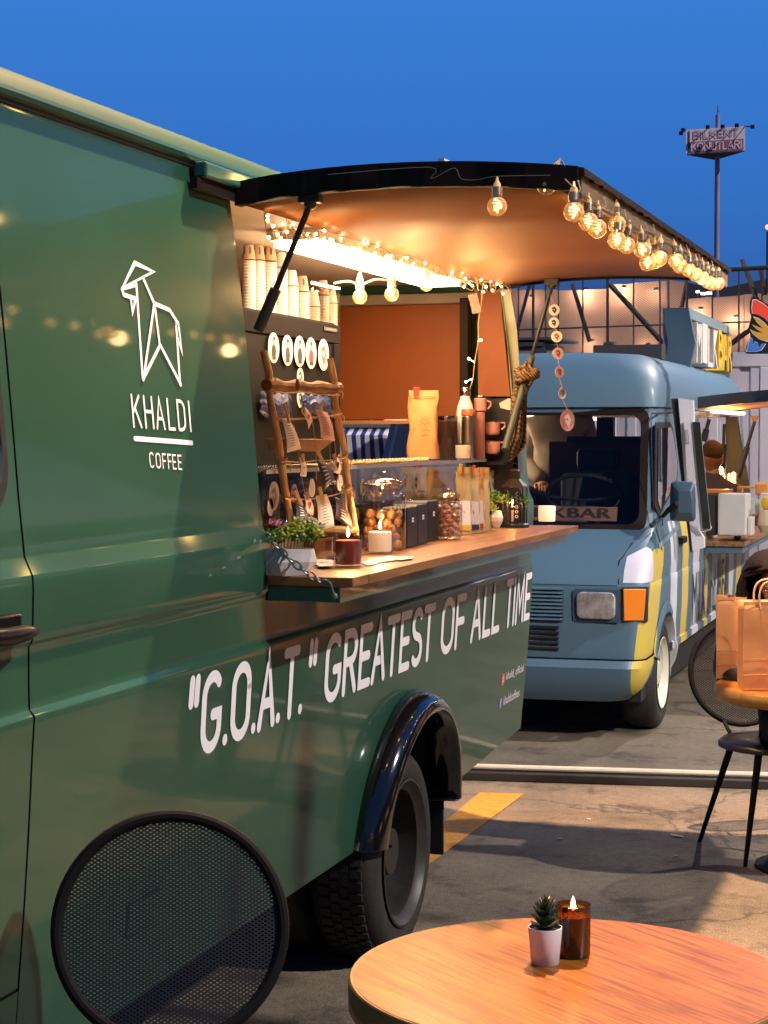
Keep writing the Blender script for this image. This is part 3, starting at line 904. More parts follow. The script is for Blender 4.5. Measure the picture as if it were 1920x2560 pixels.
# ---- paper cups in stacks on the cabinet
cupm = mat('cup_white', (.74, .62, .54), .5, var=.05)
sleeve = mat('cup_kraft', (.52, .33, .22), .6, var=.08, vscale=30)
def cup_stack(pb, hpx, rpx, upside, label, ribs):
    X = CBX - .10
    c = at(pb, X=X); s_ = dep(c) / FPX; r = rpx * s_; h = hpx * s_
    c = Vector((c.x, c.y, ztop + .002))
    t_ = thing('cup_stack', label, 'cups', c, 'stacks of paper cups on the cabinet')
    hc = r * 2.1
    hs = max(.02, h - hc)
    nrib = max(2, int(hs / .010)); pr_ = []
    if upside:   # cups stacked mouth down: tapering bottom cup shows on top
        for k in range(nrib):
            z = k * hs / nrib; pr_ += [(r, z), (r * 1.04, z + .0015), (r * 1.04, z + .004), (r * .99, z + .0055)]
        MB().lathe([(q_[0], c.z + q_[1]) for q_ in pr_], (c.x, c.y, 0), 20).build('cup_rims', cupm, t_, smooth=True, angle=30)
        MB().lathe([(r * 1.04, c.z + hs), (r * .99, c.z + hs + .006), (r * .68, c.z + h), (0, c.z + h)], (c.x, c.y, 0), 20).build('end_cup', sleeve if ribs else cupm, t_, smooth=True)
        if ribs:
            mk = MB()
            for a0_ in (-1.9, -.9):
                zz = c.z + hs + (h - hs) * .5; rr = r * .86
                pts = [Vector((c.x + rr * 1.01 * cos(a0_ + u_), c.y + rr * 1.01 * sin(a0_ + u_), zz + v_)) for u_, v_ in ((-.1, .018), (.08, .010), (.1, -.018), (-.02, 0), (-.12, -.018), (-.1, .018))]
                mk.tube(pts, .0012, 4)
            mk.build('goat_print', blackp, t_)
    else:
        for k in range(nrib):
            z = hc + k * hs / nrib; pr_ += [(r * .97, z), (r, z + .004), (r * 1.03, z + .005), (r * 1.03, z + .008)]
        MB().lathe([(r * .7, c.z), (r * .97, c.z + hc)] + [(q_[0], c.z + q_[1]) for q_ in pr_], (c.x, c.y, 0), 20).build('cup_rims', cupm, t_, smooth=True, angle=30)
for i, (x, y, h, r, up_, rb, lb) in enumerate([
    (622, 780, 165, 17, 1, 1, 'leftmost cup stack on the cabinet, kraft cup on top, by the hatch edge'),
    (646, 784, 168, 17, 1, 1, 'second cup stack from the left, kraft topped, left of the strut'),
    (674, 790, 172, 18, 1, 1, 'tallest kraft topped cup stack, just right of the opening edge'),
    (702, 792, 160, 17, 1, 0, 'plain white cup stack crossed by the black gas strut'),
    (728, 800, 120, 18, 1, 0, 'white cup stack directly right of the gas strut'),
    (755, 804, 110, 18, 1, 1, 'kraft tipped cup stack in the middle of the cabinet top'),
    (782, 808, 78, 18, 1, 0, 'shortest cup stack between the two pointed kraft ones'),
    (806, 811, 108, 17, 1, 1, 'pointed kraft tipped cup stack near the right end of the cabinet'),
    (828, 816, 88, 15, 1, 0, 'last cup stack at the right end of the cabinet by the clear box')]):
    cup_stack((x, y), h, r, up_, lb, rb)
a = at((826, 818), X=CBX - .03); 
bx = thing('clear_box', 'clear acrylic box holding cups at the right end of the cabinet top', 'box', (CBX - .1, a.y, ztop))
gl_m = thin_glass('acrylic', (.97, .95, .93), .06)
for p0_, p1_ in (((CBX - .02, a.y - .24, ztop + .001), (CBX - .018, a.y + .08, ztop + .135)), ((CBX - .2, a.y + .078, ztop + .001), (CBX - .02, a.y + .08, ztop + .135))):
    MB().box(p0_, p1_).build('acrylic_sheet', gl_m, bx)

# ---- wooden ladder with twine, cards and pegs
def lx(z): return -1.865 - .09 * (z - 1.37) / .6
def on_lad(p, off=0.0):
    X = -2.0
    for _ in range(5): X = lx(at(p, X=X).z) + off
    return at(p, X=X)
lw = wood('ladder_branch', (.42, .20, .06), (.80, .48, .20), (8, 8, 1.2), ring=5, rough=.6, bump=.4)
lad = thing('display_ladder', 'rough wooden stick ladder strung with twine and pegged cards on the counter', 'ladder', on_lad(za(800, 2100)))
def rail(p0_, p1_, r):
    a_, c_ = on_lad(p0_), on_lad(p1_); pts = []; rr = []
    for k in range(9):
        f_ = k / 8; p = a_.lerp(c_, f_); p = p + Vector((.003 * sin(k * 2.1), .006 * sin(k * 1.7), 0)); pts.append(p); rr.append(r * (1 + .10 * sin(k * 2.6)))
    return MB().tube(pts, rr, 9)
rail(za(88, 80), za(415, 2160), .0112).build('side_rail', lw, lad, smooth=True)
rail(za(850, 165), za(1150, 2200), .0108).build('side_rail', lw, lad, smooth=True)
a_, c_ = on_lad(za(120, 470), .0), on_lad(za(950, 510), .0)
pts = [a_.lerp(c_, k / 10) for k in range(11)]
MB().tube([p + Vector((.0, 0, .002 * sin(k * 2))) for k, p in enumerate(pts)], [.0175 + .003 * sin(k * 1.9) for k in range(11)], 10, flat=1.0).build('crossbar', wood('bark_bar', (.13, .05, .015), (.42, .2, .06), (6, 1, 10), ring=6, rough=.7, bump=.8), lad, smooth=True)
MB().ball(on_lad(za(480, 470), .03), .013, 12, 8, (.5, .7, 1.5)).build('branch_knot', wood('knot_wood', (.05, .02, .01), (.2, .09, .03), (9, 9, 3), ring=7), lad, smooth=True)
a_, c_ = on_lad(za(480, 2110), .01), on_lad(za(1150, 2150), .01)
MB().tube([a_.lerp(c_, k / 6) for k in range(7)], .012, 9).build('crossbar', MATS['bark_bar'], lad, smooth=True)
twm = mat('twine', (.50, .33, .17), .9, bump=.5, bscale=400)
def line_on(ps, r, off=.02, n_=6):
    P_ = [on_lad(za(*p), off) for p in ps]; out_ = []
    for u_, v_ in zip(P_, P_[1:]):
        for k in range(n_):
            f_ = k / n_; q_ = u_.lerp(v_, f_); out_.append(q_ - Vector((0, 0, .004 * sin(pi * f_))))
    out_.append(P_[-1]); return MB().tube(out_, r, 5)
for ps in (((240, 850), (640, 840), (990, 800)), ((240, 870), (870, 825)), ((330, 1350), (700, 1340), (1055, 1305)), ((330, 1780), (760, 1770), (1110, 1660)), ((200, 545), (520, 550), (960, 590))):
    line_on(ps, .0022).build('twine', twm, lad, smooth=True)
for ps in (((360, 500), (450, 1000), (590, 1900)), ((600, 500), (690, 1150), (700, 1560)), ((810, 600), (870, 1500)), ((880, 900), (960, 1600))):
    line_on(ps, .0010, .012).build('hanging_thread', twm, lad, smooth=True)
for x, y in ((175, 440), (905, 520), (255, 850), (920, 800), (300, 1350), (1000, 1310), (360, 1780), (1040, 1665)):
    c = on_lad(za(x, y)); kb = MB()
    for k in range(2): kb.tube([c + Vector((.0145 * cos(t_), .0145 * sin(t_), .006 * (k * 2 - 1) + .006 * sin(t_ * 1.0))) for t_ in [2 * pi * j / 12 for j in range(12)]], .0028, 5, closed=True)
    kb.tube([c + Vector((.0145, .0, 0)), c + Vector((.024, .012, -.012)), c + Vector((.02, .02, -.03))], .002, 5)
    kb.build('twine_knot', twm, lad, smooth=True)
# cards
pegw = mat('peg_wood', (.52, .33, .16), .6, var=.2, vscale=60)
cream = mat('card_cream', (.74, .62, .52), .7, var=.1, vscale=30)
pinkc = mat('card_pink', (.62, .33, .27), .7, var=.1, vscale=30)
blk = mat('card_black', (.018, .018, .03), .55)
maroon = mat('card_maroon', (.11, .03, .03), .5)
ink = mat('card_ink', (.25, .15, .12), .8)
def card(poly, m, label, lines=None, linec=ink, off=.022, heart=None):
    P_ = [on_lad(za(*p), off) for p in poly]   # 4 corners: tl, tr, br, bl
    mb = MB(); n_ = 6; rows = []
    for i in range(n_ + 1):
        f_ = i / n_; l_ = P_[0].lerp(P_[3], f_); r_ = P_[1].lerp(P_[2], f_)
        bend = Vector((.005 * sin(pi * f_), .002 * sin(pi * f_), 0)); rows.append([(l_.lerp(r_, g_) + bend) for g_ in (0, .5, 1)])
    mb.grid(rows)
    o = mb.build('hanging_card', m, None, smooth=True, solid=.0008)
    tag(o, label, 'card', 'cards pegged on the ladder')
    if lines:
        lb = MB()
        for k in range(lines):
            f_ = .22 + .60 * k / max(1, lines - 1); g0, g1 = .25 + .08 * random.random(), .62 + .15 * random.random()
            l_ = P_[0].lerp(P_[3], f_); r_ = P_[1].lerp(P_[2], f_); bend = Vector((.005 * sin(pi * f_) + .0012, .002 * sin(pi * f_), 0))
            a_, c_ = l_.lerp(r_, g0) + bend, l_.lerp(r_, g1) + bend; u_ = (P_[3] - P_[0]).normalized() * .0022
            lb.add([a_, c_, c_ + u_, a_ + u_], [(0, 1, 2, 3)])
        lb.build('printed_lines', linec, o)
    if heart:
        c = (P_[0] + P_[1] + P_[2] + P_[3]) / 4 + Vector((.0065, 0, 0)); s_ = (P_[1] - P_[0]).length * .28
        hp = []
        for k in range(20):
            t_ = 2 * pi * k / 20; hp.append(c + Vector((0, 16 * sin(t_) ** 3 * s_ / 16, (13 * cos(t_) - 5 * cos(2 * t_) - 2 * cos(3 * t_)) * s_ / 16)))
        MB().add(hp, [tuple(range(20))]).build('printed_heart', heart, o)
    return o
def peg(p0_, p1_, label):
    a_, c_ = on_lad(za(*p0_), .026), on_lad(za(*p1_), .030); d = (c_ - a_); s_ = Vector((0, .0045, .001))
    t_ = thing('clothes_peg', label, 'peg', a_, 'wooden pegs on the ladder twine')
    for sg in (-1, 1):
        b0 = a_ + s_ * sg * 1.5; b1 = c_ + s_ * sg * .55; w = Vector((0, .0032, 0)); e_ = Vector((.006, 0, 0))
        MB().hexa([b0 - w, b0 + w, b0 + w + e_, b0 - w + e_, b1 - w, b1 + w, b1 + w + e_, b1 - w + e_]).build('jaw', pegw, t_)
    m_ = a_.lerp(c_, .45); MB().tube([m_ + Vector((-.003, -.008, 0)), m_ + Vector((.009, 0, 0)), m_ + Vector((-.003, .008, 0))], .0012, 5).build('spring', steel, t_)
cardsL = [
 ([(290, 850), (375, 860), (515, 1205), (355, 1255)], cream, 'long cream price card hanging highest on the left of the ladder', 9, ink, None),
 ([(520, 780), (560, 720), (645, 890), (605, 980)], cream, 'small white card with a pink heart at the top of the ladder', None, ink, redp),
 ([(680, 745), (820, 790), (905, 1120), (745, 1080)], pinkc, 'pinkish brown paper card hanging top right on the ladder', 8, ink, None),
 ([(490, 1310), (545, 1310), (575, 1530), (505, 1520)], cream, 'narrow white card in the middle of the ladder', 3, ink, None),
 ([(690, 1330), (800, 1370), (905, 1560), (770, 1700)], blk, 'black card with white lettering hanging in the ladder middle', 5, white, None),
 ([(880, 1290), (945, 1310), (965, 1500), (885, 1480)], cream, 'pale card with a dark bird mark beside the right ladder rail', None, ink, navy),
 ([(440, 1800), (560, 1880), (580, 2010), (450, 2050)], blk, 'dark navy card with white words behind the flowers', 5, white, None),
 ([(545, 1730), (620, 1770), (655, 1975), (560, 1940)], cream, 'white card with a dark red heart low on the ladder', None, ink, redp),
 ([(685, 1750), (810, 1730), (900, 2100), (700, 2160)], cream, 'large cream card hanging lowest on the ladder', 8, ink, None),
 ([(905, 1760), (1005, 1800), (1110, 2130), (905, 2010)], maroon, 'maroon card with white words at the foot of the ladder', 6, white, None)]
for poly, m_, lb, ln, lc, ht in cardsL: card(poly, m_, lb, ln, lc, heart=ht)
for (p0_, p1_, lb) in (((325, 680), (375, 910), 'peg holding the long cream price card'), ((535, 730), (550, 800), 'peg above the small heart card, mostly hidden'),
    ((745, 670), (738, 800), 'peg holding the pinkish brown card'), ((520, 1270), (535, 1360), 'peg above the narrow white card'), ((690, 1215), (770, 1370), 'slanting peg holding the black card'),
    ((890, 1265), (905, 1340), 'small peg above the pale bird card'), ((440, 1690), (520, 1860), 'slanting peg at the navy card'), ((580, 1700), (590, 1790), 'peg above the dark red heart card'),
    ((720, 1650), (770, 1850), 'peg holding the large lowest cream card'), ((1010, 1690), (1025, 1910), 'peg by the maroon card at the right rail')):
    peg(p0_, p1_, lb)

# ---- glass display case on the counter
DX = -1.945
cA, cB = at((655, 1180), X=DX), at((1236, 1163), X=DX)
dz = cA.z; dy0, dy1 = cA.y, 7.45
case = thing('display_case', 'long low glass display case dotted with round stickers on the counter', 'display case', (DX - .15, 6, CZ))
gls = thin_glass('case_glass', (.93, .95, .96), .05)
MB().box((DX - .36, dy0, dz - .004), (DX + .01, dy1, dz + .004)).build('top_pane', thin_glass('top_glass', (.85, .88, .92), .12, dens=.12, dcol=(.5, .5, .55)), case)
MB().box((DX + .006, dy0, dz - .006), (DX + .014, dy1, dz + .006)).build('top_edge', mat('glass_edge', (.55, .58, .68), .25, coat=.5), case)
MB().box((DX - .004, dy0, CZ + .02), (DX, dy1, dz - .006)).build('front_pane', gls, case)
MB().box((DX - .36, dy0, CZ + .003), (DX - .005, dy1, CZ + .02)).build('base_panel', mat('case_base', (.05, .03, .03), .5), case)
MB().box((DX - .37, dy0, CZ + .02), (DX - .36, dy1, dz - .006)).build('back_panel', mat('case_back', (.035, .03, .05), .4), case)
MB().box((DX - .30, dy0 + .02, dz - .14), (DX - .05, dy1 - .02, dz - .136)).build('inner_shelf', gls, case)
for (x, y, w_, h_, k_) in ((205, 1750, 26, 72, skin_p), (440, 1720, 18, 44, redp), (642, 1660, 18, 40, None), (965, 1600, 15, 40, None), (1232, 1655, 14, 38, greenp), (1362, 1590, 13, 38, redp), (1425, 1650, 20, 44, navy), (1585, 1595, 20, 46, None), (165, 1880, 12, 56, None), (1155, 1970, 12, 40, redp)):
    sticker(DX + .001, za(x, y), w_, h_, case, k_)
for (x, y, w_, h_, k_) in ((205, 1050, 10, 36, redp), (313, 1055, 18, 34, navy), (1075, 1038, 15, 56, greenp), (1125, 945, 9, 30, redp)):
    sticker(DX + .001, zb(x, y), w_, h_, case, k_)
# wrapped snacks inside the case
snack = [mat('snack_wrap_a', (.7, .45, .3), .4), mat('snack_wrap_b', (.75, .7, .68), .35), mat('snack_wrap_c', (.45, .16, .06), .4)]
for i in range(12):
    x = 1180 + i * 92; y = 1270 + 3 * sin(i * 2)
    c = at(((1000 + i * 17), 1275), X=DX - .10); c.z = CZ + .055 + .01 * (i % 2)
    rr = .03; M = Matrix.Translation(c) @ Matrix.Rotation(i * .9, 4, 'Z') @ Matrix.Rotation(.5, 4, 'X')
    mb = MB().ball((0, 0, 0), .028, 8, 6, (1.3, .8, .7)); mb.v = [M @ v for v in mb.v]
    o = mb.build('wrapped_snack', snack[i % 3], None, smooth=True)
    tag(o, ['%s wrapped snack, %s of the twelve in the glass case' % (('tan', 'white', 'brown')[i % 3], ('first from the ladder end', 'second from the ladder end', 'third from the ladder end', 'fourth from the ladder end', 'fifth from the ladder end', 'sixth from the ladder end', 'sixth from the lantern end', 'fifth from the lantern end', 'fourth from the lantern end', 'third from the lantern end', 'second from the lantern end', 'nearest the lantern')[i])][0], 'snack', 'wrapped snacks in the display case')
# woven mat edge on the case
c0 = at(za(870, 1430), X=DX - .02); c1 = at(zb(440, 890), X=DX - .02)
mtm = mat('straw_mat', (.66, .46, .26), .8, var=.3, vscale=90, bump=.8, bscale=200)
wm = thing('woven_mat', 'long braided straw mat lying along the glass case top', 'mat', (DX - .1, (c0.y + c1.y) / 2, dz + .004))
mb = MB().box((DX - .20, c0.y, dz + .0045), (DX - .03, c1.y, dz + .0085)); mb.build('weave', mtm, wm)
for ph in (0, pi):
    pts = [Vector((DX - .025 + .006 * cos(k * .8 + ph), c0.y + (c1.y - c0.y) * k / 120, dz + .0135 + .005 * sin(k * .8 + ph))) for k in range(121)]
    MB().tube(pts, .0055, 5).build('braid', mtm, wm, smooth=True)

# ---- things on the case top
TZ = dz + .0045
def place(p, z=CZ, X=None):
    return at(p, Z=z) if X is None else Vector((*at(p, X=X)[:2], z))
kraft = mat('kraft_paper', (.60, .30, .10), .6, var=.10, vscale=10, bump=.35, bscale=30)
def coffee_bag(c, w_, h_, yaw, m, label, tab=None, panelm=None, d_=.06, goat=False, group=None, lean=0.0, lowm=None):
    t_ = thing('coffee_bag', label, 'coffee bag', c, group)
    M = Matrix.Translation(c) @ Matrix.Rotation(yaw, 4, 'Z') @ Matrix.Rotation(lean, 4, 'X')
    rows = []
    N = 12
    for i in range(N + 1):
        f_ = i / N; z = h_ * f_; dd = d_ * (1 - f_ ** 1.6) + .004; ww = w_ * (1 - .06 * sin(pi * f_) + .03 * sin(f_ * 9))
        row = []
        for k in range(16):
            a = 2 * pi * k / 16; ca, sa = cos(a), sin(a)
            x = ww / 2 * (abs(ca) ** .45) * (1 if ca > 0 else -1); y = dd / 2 * (abs(sa) ** .6) * (1 if sa > 0 else -1)
            x += .004 * sin(f_ * 13 + k); y += .003 * sin(f_ * 17 + k * 2)
            row.append(M @ Vector((x, y, z)))
        rows.append(row + [row[0]])
    mb = MB().grid(rows); mb.add(rows[0][:-1], [tuple(range(16))]); mb.add(rows[-1][:-1], [tuple(range(16))])
    bd = mb.build('bag_body', m, t_, smooth=True, angle=60)
    sb_ = MB()
    for zz in (.90, .875): 
        sb_.add([M @ Vector((-w_ * .46, -d_ * .16 - .0035, h_ * zz)), M @ Vector((w_ * .46, -d_ * .16 - .0035, h_ * zz)), M @ Vector((w_ * .46, -d_ * .16 - .0035, h_ * zz + .003)), M @ Vector((-w_ * .46, -d_ * .16 - .0035, h_ * zz + .003))], [(0, 1, 2, 3)])
    sb_.build('zip_crease', mat('kraft_crease', (.42, .2, .07), .7), bd)
    if tab:
        MB().box((-w_ * .30, -.012, h_ * .90), (-w_ * .12, .010, h_ * 1.045), M).build('tear_tab', tab, t_, bevel=.001)
    if goat:
        g_ = MB(); base = lambda u, v, l: M @ Vector((u, -d_ / 2 - .004 - l * .0002, v))
        pts = [(-.02, .0), (-.012, .022), (.012, .018), (.02, .0), (.008, .01), (.0, -.004), (-.008, .01), (-.018, -.004)]
        ribbon(g_, [(x + w_ * .12, z + h_ * .50) for x, z in pts], .0022, base, 1)
        for k in range(2): ribbon(g_, [(w_ * .02, h_ * (.42 - .08 * k)), (w_ * .26, h_ * (.42 - .08 * k))], .0025, base, 2)
        g_.build('bag_print', mat('print_brown2', (.2, .08, .03), .6), t_)
    if panelm:
        a_ = MB(); a_.add([M @ Vector(q_) for q_ in ((-w_ * .40, -d_ * .5 - .003, h_ * .06), (w_ * .40, -d_ * .5 - .003, h_ * .06), (w_ * .36, -d_ * .36 - .004, h_ * .50), (-w_ * .36, -d_ * .36 - .004, h_ * .50))], [(0, 1, 2, 3)])
        lab_ = a_.build('paper_label', mat('label_white', (.7, .66, .66), .5), t_, solid=.0006)
        a_ = MB(); a_.add([M @ Vector(q_) for q_ in ((-w_ * .40, -d_ * .5 - .0042, h_ * .06), (w_ * .40, -d_ * .5 - .0042, h_ * .06), (w_ * .39, -d_ * .49 - .0046, h_ * .14), (-w_ * .39, -d_ * .49 - .0046, h_ * .14))], [(0, 1, 2, 3)])
        a_.build('label_band', panelm, lab_)
    return t_
c = place(zb(385, 872), X=-2.04); c.z = TZ + .009; s_ = m_per_px(c)
coffee_bag(c, 78 * s_, 170 * s_, YAW - .25, kraft, 'large standing orange kraft coffee bag on the glass case', tab=mat('tab_red', (.6, .05, .02), .5), goat=True)
def lathe_thing(name, label, cat, p, z, X, parts, par_group=None, c=None):
    if c is None: c = place(p, z=z, X=X); c.z = z
    t_ = thing(name, label, cat, c, par_group); s_ = m_per_px(c)
    for (nm_, m_, prof_) in parts:
        MB().lathe([(r * s_, c.z + h * s_) for r, h in prof_], (c.x, c.y, 0), 28).build(nm_, m_, t_, smooth=True, angle=35)
    return t_, c, s_
chrome = mat('chrome', (.62, .55, .50), .18, metal=1.0)
lathe_thing('glass_canister', 'dark brown glass canister with a steel lid between bag and bottles', 'canister', zb(620, 872), TZ, -2.05,
    [('body', mat('canister_brown', (.045, .018, .010), .2, coat=.8), [(26, 0), (27, 2), (27, 96)]), ('lid', chrome, [(27.5, 97), (28, 103), (27.5, 108), (22, 110), (0, 110)])])
lathe_thing('white_bottle', 'tall white bottle with a steel cap on the glass case', 'bottle', zb(800, 868), TZ, -1.995,
    [('body', mat('bottle_white', (.82, .78, .74), .25, coat=.5), [(21, 0), (22, 3), (22, 118), (19, 134), (13, 150), (12.5, 158)]), ('cap', chrome, [(13, 159), (14, 161), (14, 176), (12, 179), (0, 179)])])
lathe_thing('steel_thermos', 'brushed steel thermos with a copper brown cap in front of the white bottle', 'thermos', zb(835, 872), TZ, -1.965,
    [('body', mat('brushed_steel', (.55, .42, .34), .28, metal=1.0, var=.15, vscale=4, stretch=(1, 1, 40)), [(17, 0), (18, 2), (18, 106), (16.5, 108)]), ('cap', mat('copper_cap', (.42, .13, .05), .4), [(18, 109), (18.3, 111), (18.3, 124), (17, 126), (0, 126)])])
pinkm = mat('pink_enamel', (.66, .30, .25), .35, coat=.5)
t_, c, s_ = lathe_thing('pink_flask', 'tall salmon pink flask with a handled cup cap on the glass case', 'flask', zb(950, 862), TZ, -1.955,
    [('body', pinkm, [(11, 0), (12, 2), (12, 118)]), ('cup_cap', pinkm, [(12.5, 119), (15.5, 121), (15.5, 150), (14, 152)]), ('steel_rim', chrome, [(14, 152.5), (14.5, 156), (13, 158), (0, 158)])])
MB().tube([c + RT * (15 * s_) + UP * (146 * s_), c + RT * (25 * s_) + UP * (143 * s_), c + RT * (26 * s_) + UP * (134 * s_), c + RT * (18 * s_) + UP * (125 * s_)], .0035, 8).build('handle', pinkm, t_, smooth=True)
# candle glass on the case
def candle(name, label, c, r, h, fillm, fh, flame=True, tint=(.98, .96, .94), glass=True, group=None, wick=1, power=.6, gm_=None):
    t_ = thing(name, label, 'candle', c, group)
    if glass:
        MB().lathe([(r * .90, c.z), (r * .96, c.z + .003), (r, c.z + h), (r * .955, c.z + h), (r * .93, c.z + .006), (0, c.z + .006)], (c.x, c.y, 0), 28).build('glass', gm_ or thin_glass('candle_glass', tint, .06), t_, smooth=True, angle=50)
    MB().lathe([(r * .84, c.z + .007), (r * .88, c.z + .012), (r * .91, c.z + fh - .004), (r * .87, c.z + fh), (r * .2, c.z + fh - .003), (0, c.z + fh - .003)], (c.x, c.y, 0), 32).build('wax', fillm, t_, smooth=True)
    fl_m = mat('flame', (1, .7, .3), .5, emis=(1.0, .62, .22), estr=45)
    for k in range(wick):
        o_ = Vector(((k - (wick - 1) / 2) * .03, (k - (wick - 1) / 2) * .012, 0))
        b_ = c + o_ + UP * fh
        MB().tube([b_, b_ + UP * .010], .0010, 5).build('wick', matte, t_)
        if flame:
            MB().lathe([(0, .008), (.0042, .013), (.0050, .018), (.0034, .026), (.0012, .034), (0, .038)], b_, 10).build('flame', fl_m, t_, smooth=True)
            if power:
                d = bpy.data.lights.new('candle_light', 'POINT'); d.energy = power; d.color = (1, .55, .2); d.shadow_soft_size = .01
                o = bpy.data.objects.new('flame_light', d); COL.objects.link(o); o.parent = t_; o.location = o_ + UP * (fh + .03)
    return t_
waxw = mat('wax_white_glow', (.80, .70, .58), .5, sss=.3, emis=(1.0, .62, .35), estr=.45)  # emission stands in for flame light glowing in the wax, unlit candles included
waxr = mat('wax_red', (.20, .018, .012), .35, sss=.2, emis=(.5, .02, .01), estr=.03)
c = place(zb(780, 880), X=-1.955); c.z = TZ; s_ = m_per_px(c)
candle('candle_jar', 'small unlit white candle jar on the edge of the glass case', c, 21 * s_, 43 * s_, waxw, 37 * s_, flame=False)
# black mug rack with pink mugs
rk = thing('mug_rack', 'black rack with salmon pink mugs hanging at the rear pillar', 'rack', (-2.0, 7.5, 1.62))
RY = 7.56
a_, c_ = at(zb(880, 225), Y=RY), at(zb(1245, 855), Y=RY)
MB().box((a_.x, RY, c_.z), (c_.x, RY + .02, a_.z)).box((a_.x - .01, RY - .10, c_.z - .008), (c_.x - .005, RY, c_.z + .004)).build('back_panel', mat('rack_black', (.006, .006, .007), .4), rk)
a_ = at(zb(1140, 270), Y=RY - .01); MB().add([at(zb(*q_), Y=RY - .012) for q_ in ((1138, 268), (1225, 222), (1250, 222), (1250, 340), (1150, 315))], [(0, 1, 2, 3, 4)]).build('corner_plate', cream, rk, solid=.002)
for k, (x, y) in enumerate(((1075, 560), (1075, 752))):
    c = at(zb(x, y), Y=RY - .045); s_ = m_per_px(c)
    t_ = thing('pink_mug', ['upper salmon pink enamel mug in front of the black rack', 'lower salmon pink enamel mug in front of the black rack'][k], 'mug', c, 'pink mugs on the rack')
    MB().lathe([(14 * s_, c.z - 5 * s_), (18 * s_, c.z), (18 * s_, c.z + 26 * s_)], (c.x, c.y, 0), 24).build('cup_body', pinkm, t_, smooth=True)
    MB().lathe([(12 * s_, c.z - 7 * s_), (14.5 * s_, c.z - 5 * s_), (14 * s_, c.z - 4.5 * s_)], (c.x, c.y, 0), 24).build('steel_base', chrome, t_, smooth=True)
    MB().lathe([(18 * s_, c.z + 26.3 * s_), (18.4 * s_, c.z + 29 * s_), (17 * s_, c.z + 29 * s_), (16.5 * s_, c.z + 6 * s_)], (c.x, c.y, 0), 24).build('steel_rim', chrome, t_, smooth=True)
    MB().tube([c + RT * (17 * s_) + UP * (24 * s_), c + RT * (29 * s_) + UP * (25 * s_), c + RT * (30 * s_) + UP * (15 * s_), c + RT * (21 * s_) + UP * (8 * s_)], .004, 8).build('handle', pinkm, t_, smooth=True)

# ---- on the counter
# faceted planter
c = at(zh(300, 715), Z=CZ); s_ = m_per_px(c)
pl = thing('flower_planter', 'white faceted stone planter with yellow green flowers at the counter corner', 'planter', c)
stone = mat('planter_stone', (.62, .58, .56), .5, var=.18, vscale=18)
def pt(x, y, d): # photo px in plane through c facing camera plus depth offset d
    q_ = at(zh(x, y), D=dep(c) / 1.0); return q_ + FWD * d
mb = MB()
Lr = [(15, 715, .0), (235, 715, -.02), (460, 708, .01)]
rows = [[pt(-110, 700, .02), pt(95, 715, .0), pt(245, 718, -.025), pt(455, 712, -.012), pt(470, 690, .05), pt(95, 690, .09)],
        [pt(-130, 590, .02), pt(110, 600, -.01), pt(205, 590, -.035), pt(485, 590, -.02), pt(545, 600, .05), pt(95, 590, .11)],
        [pt(-110, 475, .02), pt(95, 475, .0), pt(265, 470, -.03), pt(500, 478, -.012), pt(515, 480, .05), pt(95, 480, .09)]]
rows = [r + [r[0]] for r in rows]
mb.grid(rows); mb.add(rows[0][:-1], [tuple(range(6))]); mb.add([v - UP * .008 for v in rows[2][:-1]], [tuple(range(6))])
mb.build('pot', stone, pl)
leafm = [mat('leaf_lime', (.34, .40, .025), .5, var=.3, vscale=30), mat('leaf_green', (.08, .19, .02), .5, var=.3, vscale=30), mat('petal_pink', (.60, .20, .25), .5), mat('petal_cream', (.72, .58, .38), .5)]
def sprig_cluster(par, cx, cy_, rpx, n_, mi, seed, leaf=.010, name='foliage', zlift=0):
    R_ = random.Random(seed); base = pt(cx, cy_, .02) if par is pl else cx
    rr = rpx * s_ if par is pl else rpx
    mb = MB()
    for _ in range(n_):
        th_, ph_ = R_.uniform(0, 2 * pi), math.acos(R_.uniform(-.35, 1)); r_ = rr * R_.uniform(.45, 1) ** .5
        p = base + Vector((r_ * sin(ph_) * cos(th_), r_ * sin(ph_) * sin(th_), r_ * cos(ph_) * .95))
        a1 = Vector((R_.uniform(-1, 1), R_.uniform(-1, 1), R_.uniform(-.2, 1))).normalized(); a2 = a1.orthogonal().normalized(); L_ = leaf * R_.uniform(.6, 1.3)
        mb.add([p, p + a1 * L_ * .5 + a2 * L_ * .35, p + a1 * L_, p + a1 * L_ * .5 - a2 * L_ * .35], [(0, 1, 2, 3)])
    o = mb.build(name, leafm[mi], par); o['kind'] = 'stuff'; return o
for i, (x, y, r_, n_, mi, lf) in enumerate(((160, 400, 26, 240, 1, .012), (260, 380, 28, 260, 0, .011), (380, 330, 34, 320, 0, .011), (430, 380, 32, 300, 1, .011), (500, 340, 30, 240, 0, .011), (420, 300, 30, 120, 0, .009))):
    sprig_cluster(pl, x, y, r_, n_, mi, i, lf)
for i, (x, y, mi) in enumerate(((190, 262, 2), (270, 285, 2), (150, 245, 2), (320, 300, 3), (390, 235, 3), (470, 250, 3), (540, 260, 3), (560, 310, 3), (500, 230, 3), (590, 290, 3))):
    sprig_cluster(pl, x, y, 8, 36, mi, 50 + i, .009, 'blossom')
st_ = MB()
for i in range(14):
    a_ = pt(110 + i * 28, 480, .02); st_.tube([a_, pt(110 + i * 30, 380, .02 + .02 * sin(i))], .0012, 4)
st_.build('stems', leafm[1], pl)['kind'] = 'stuff'
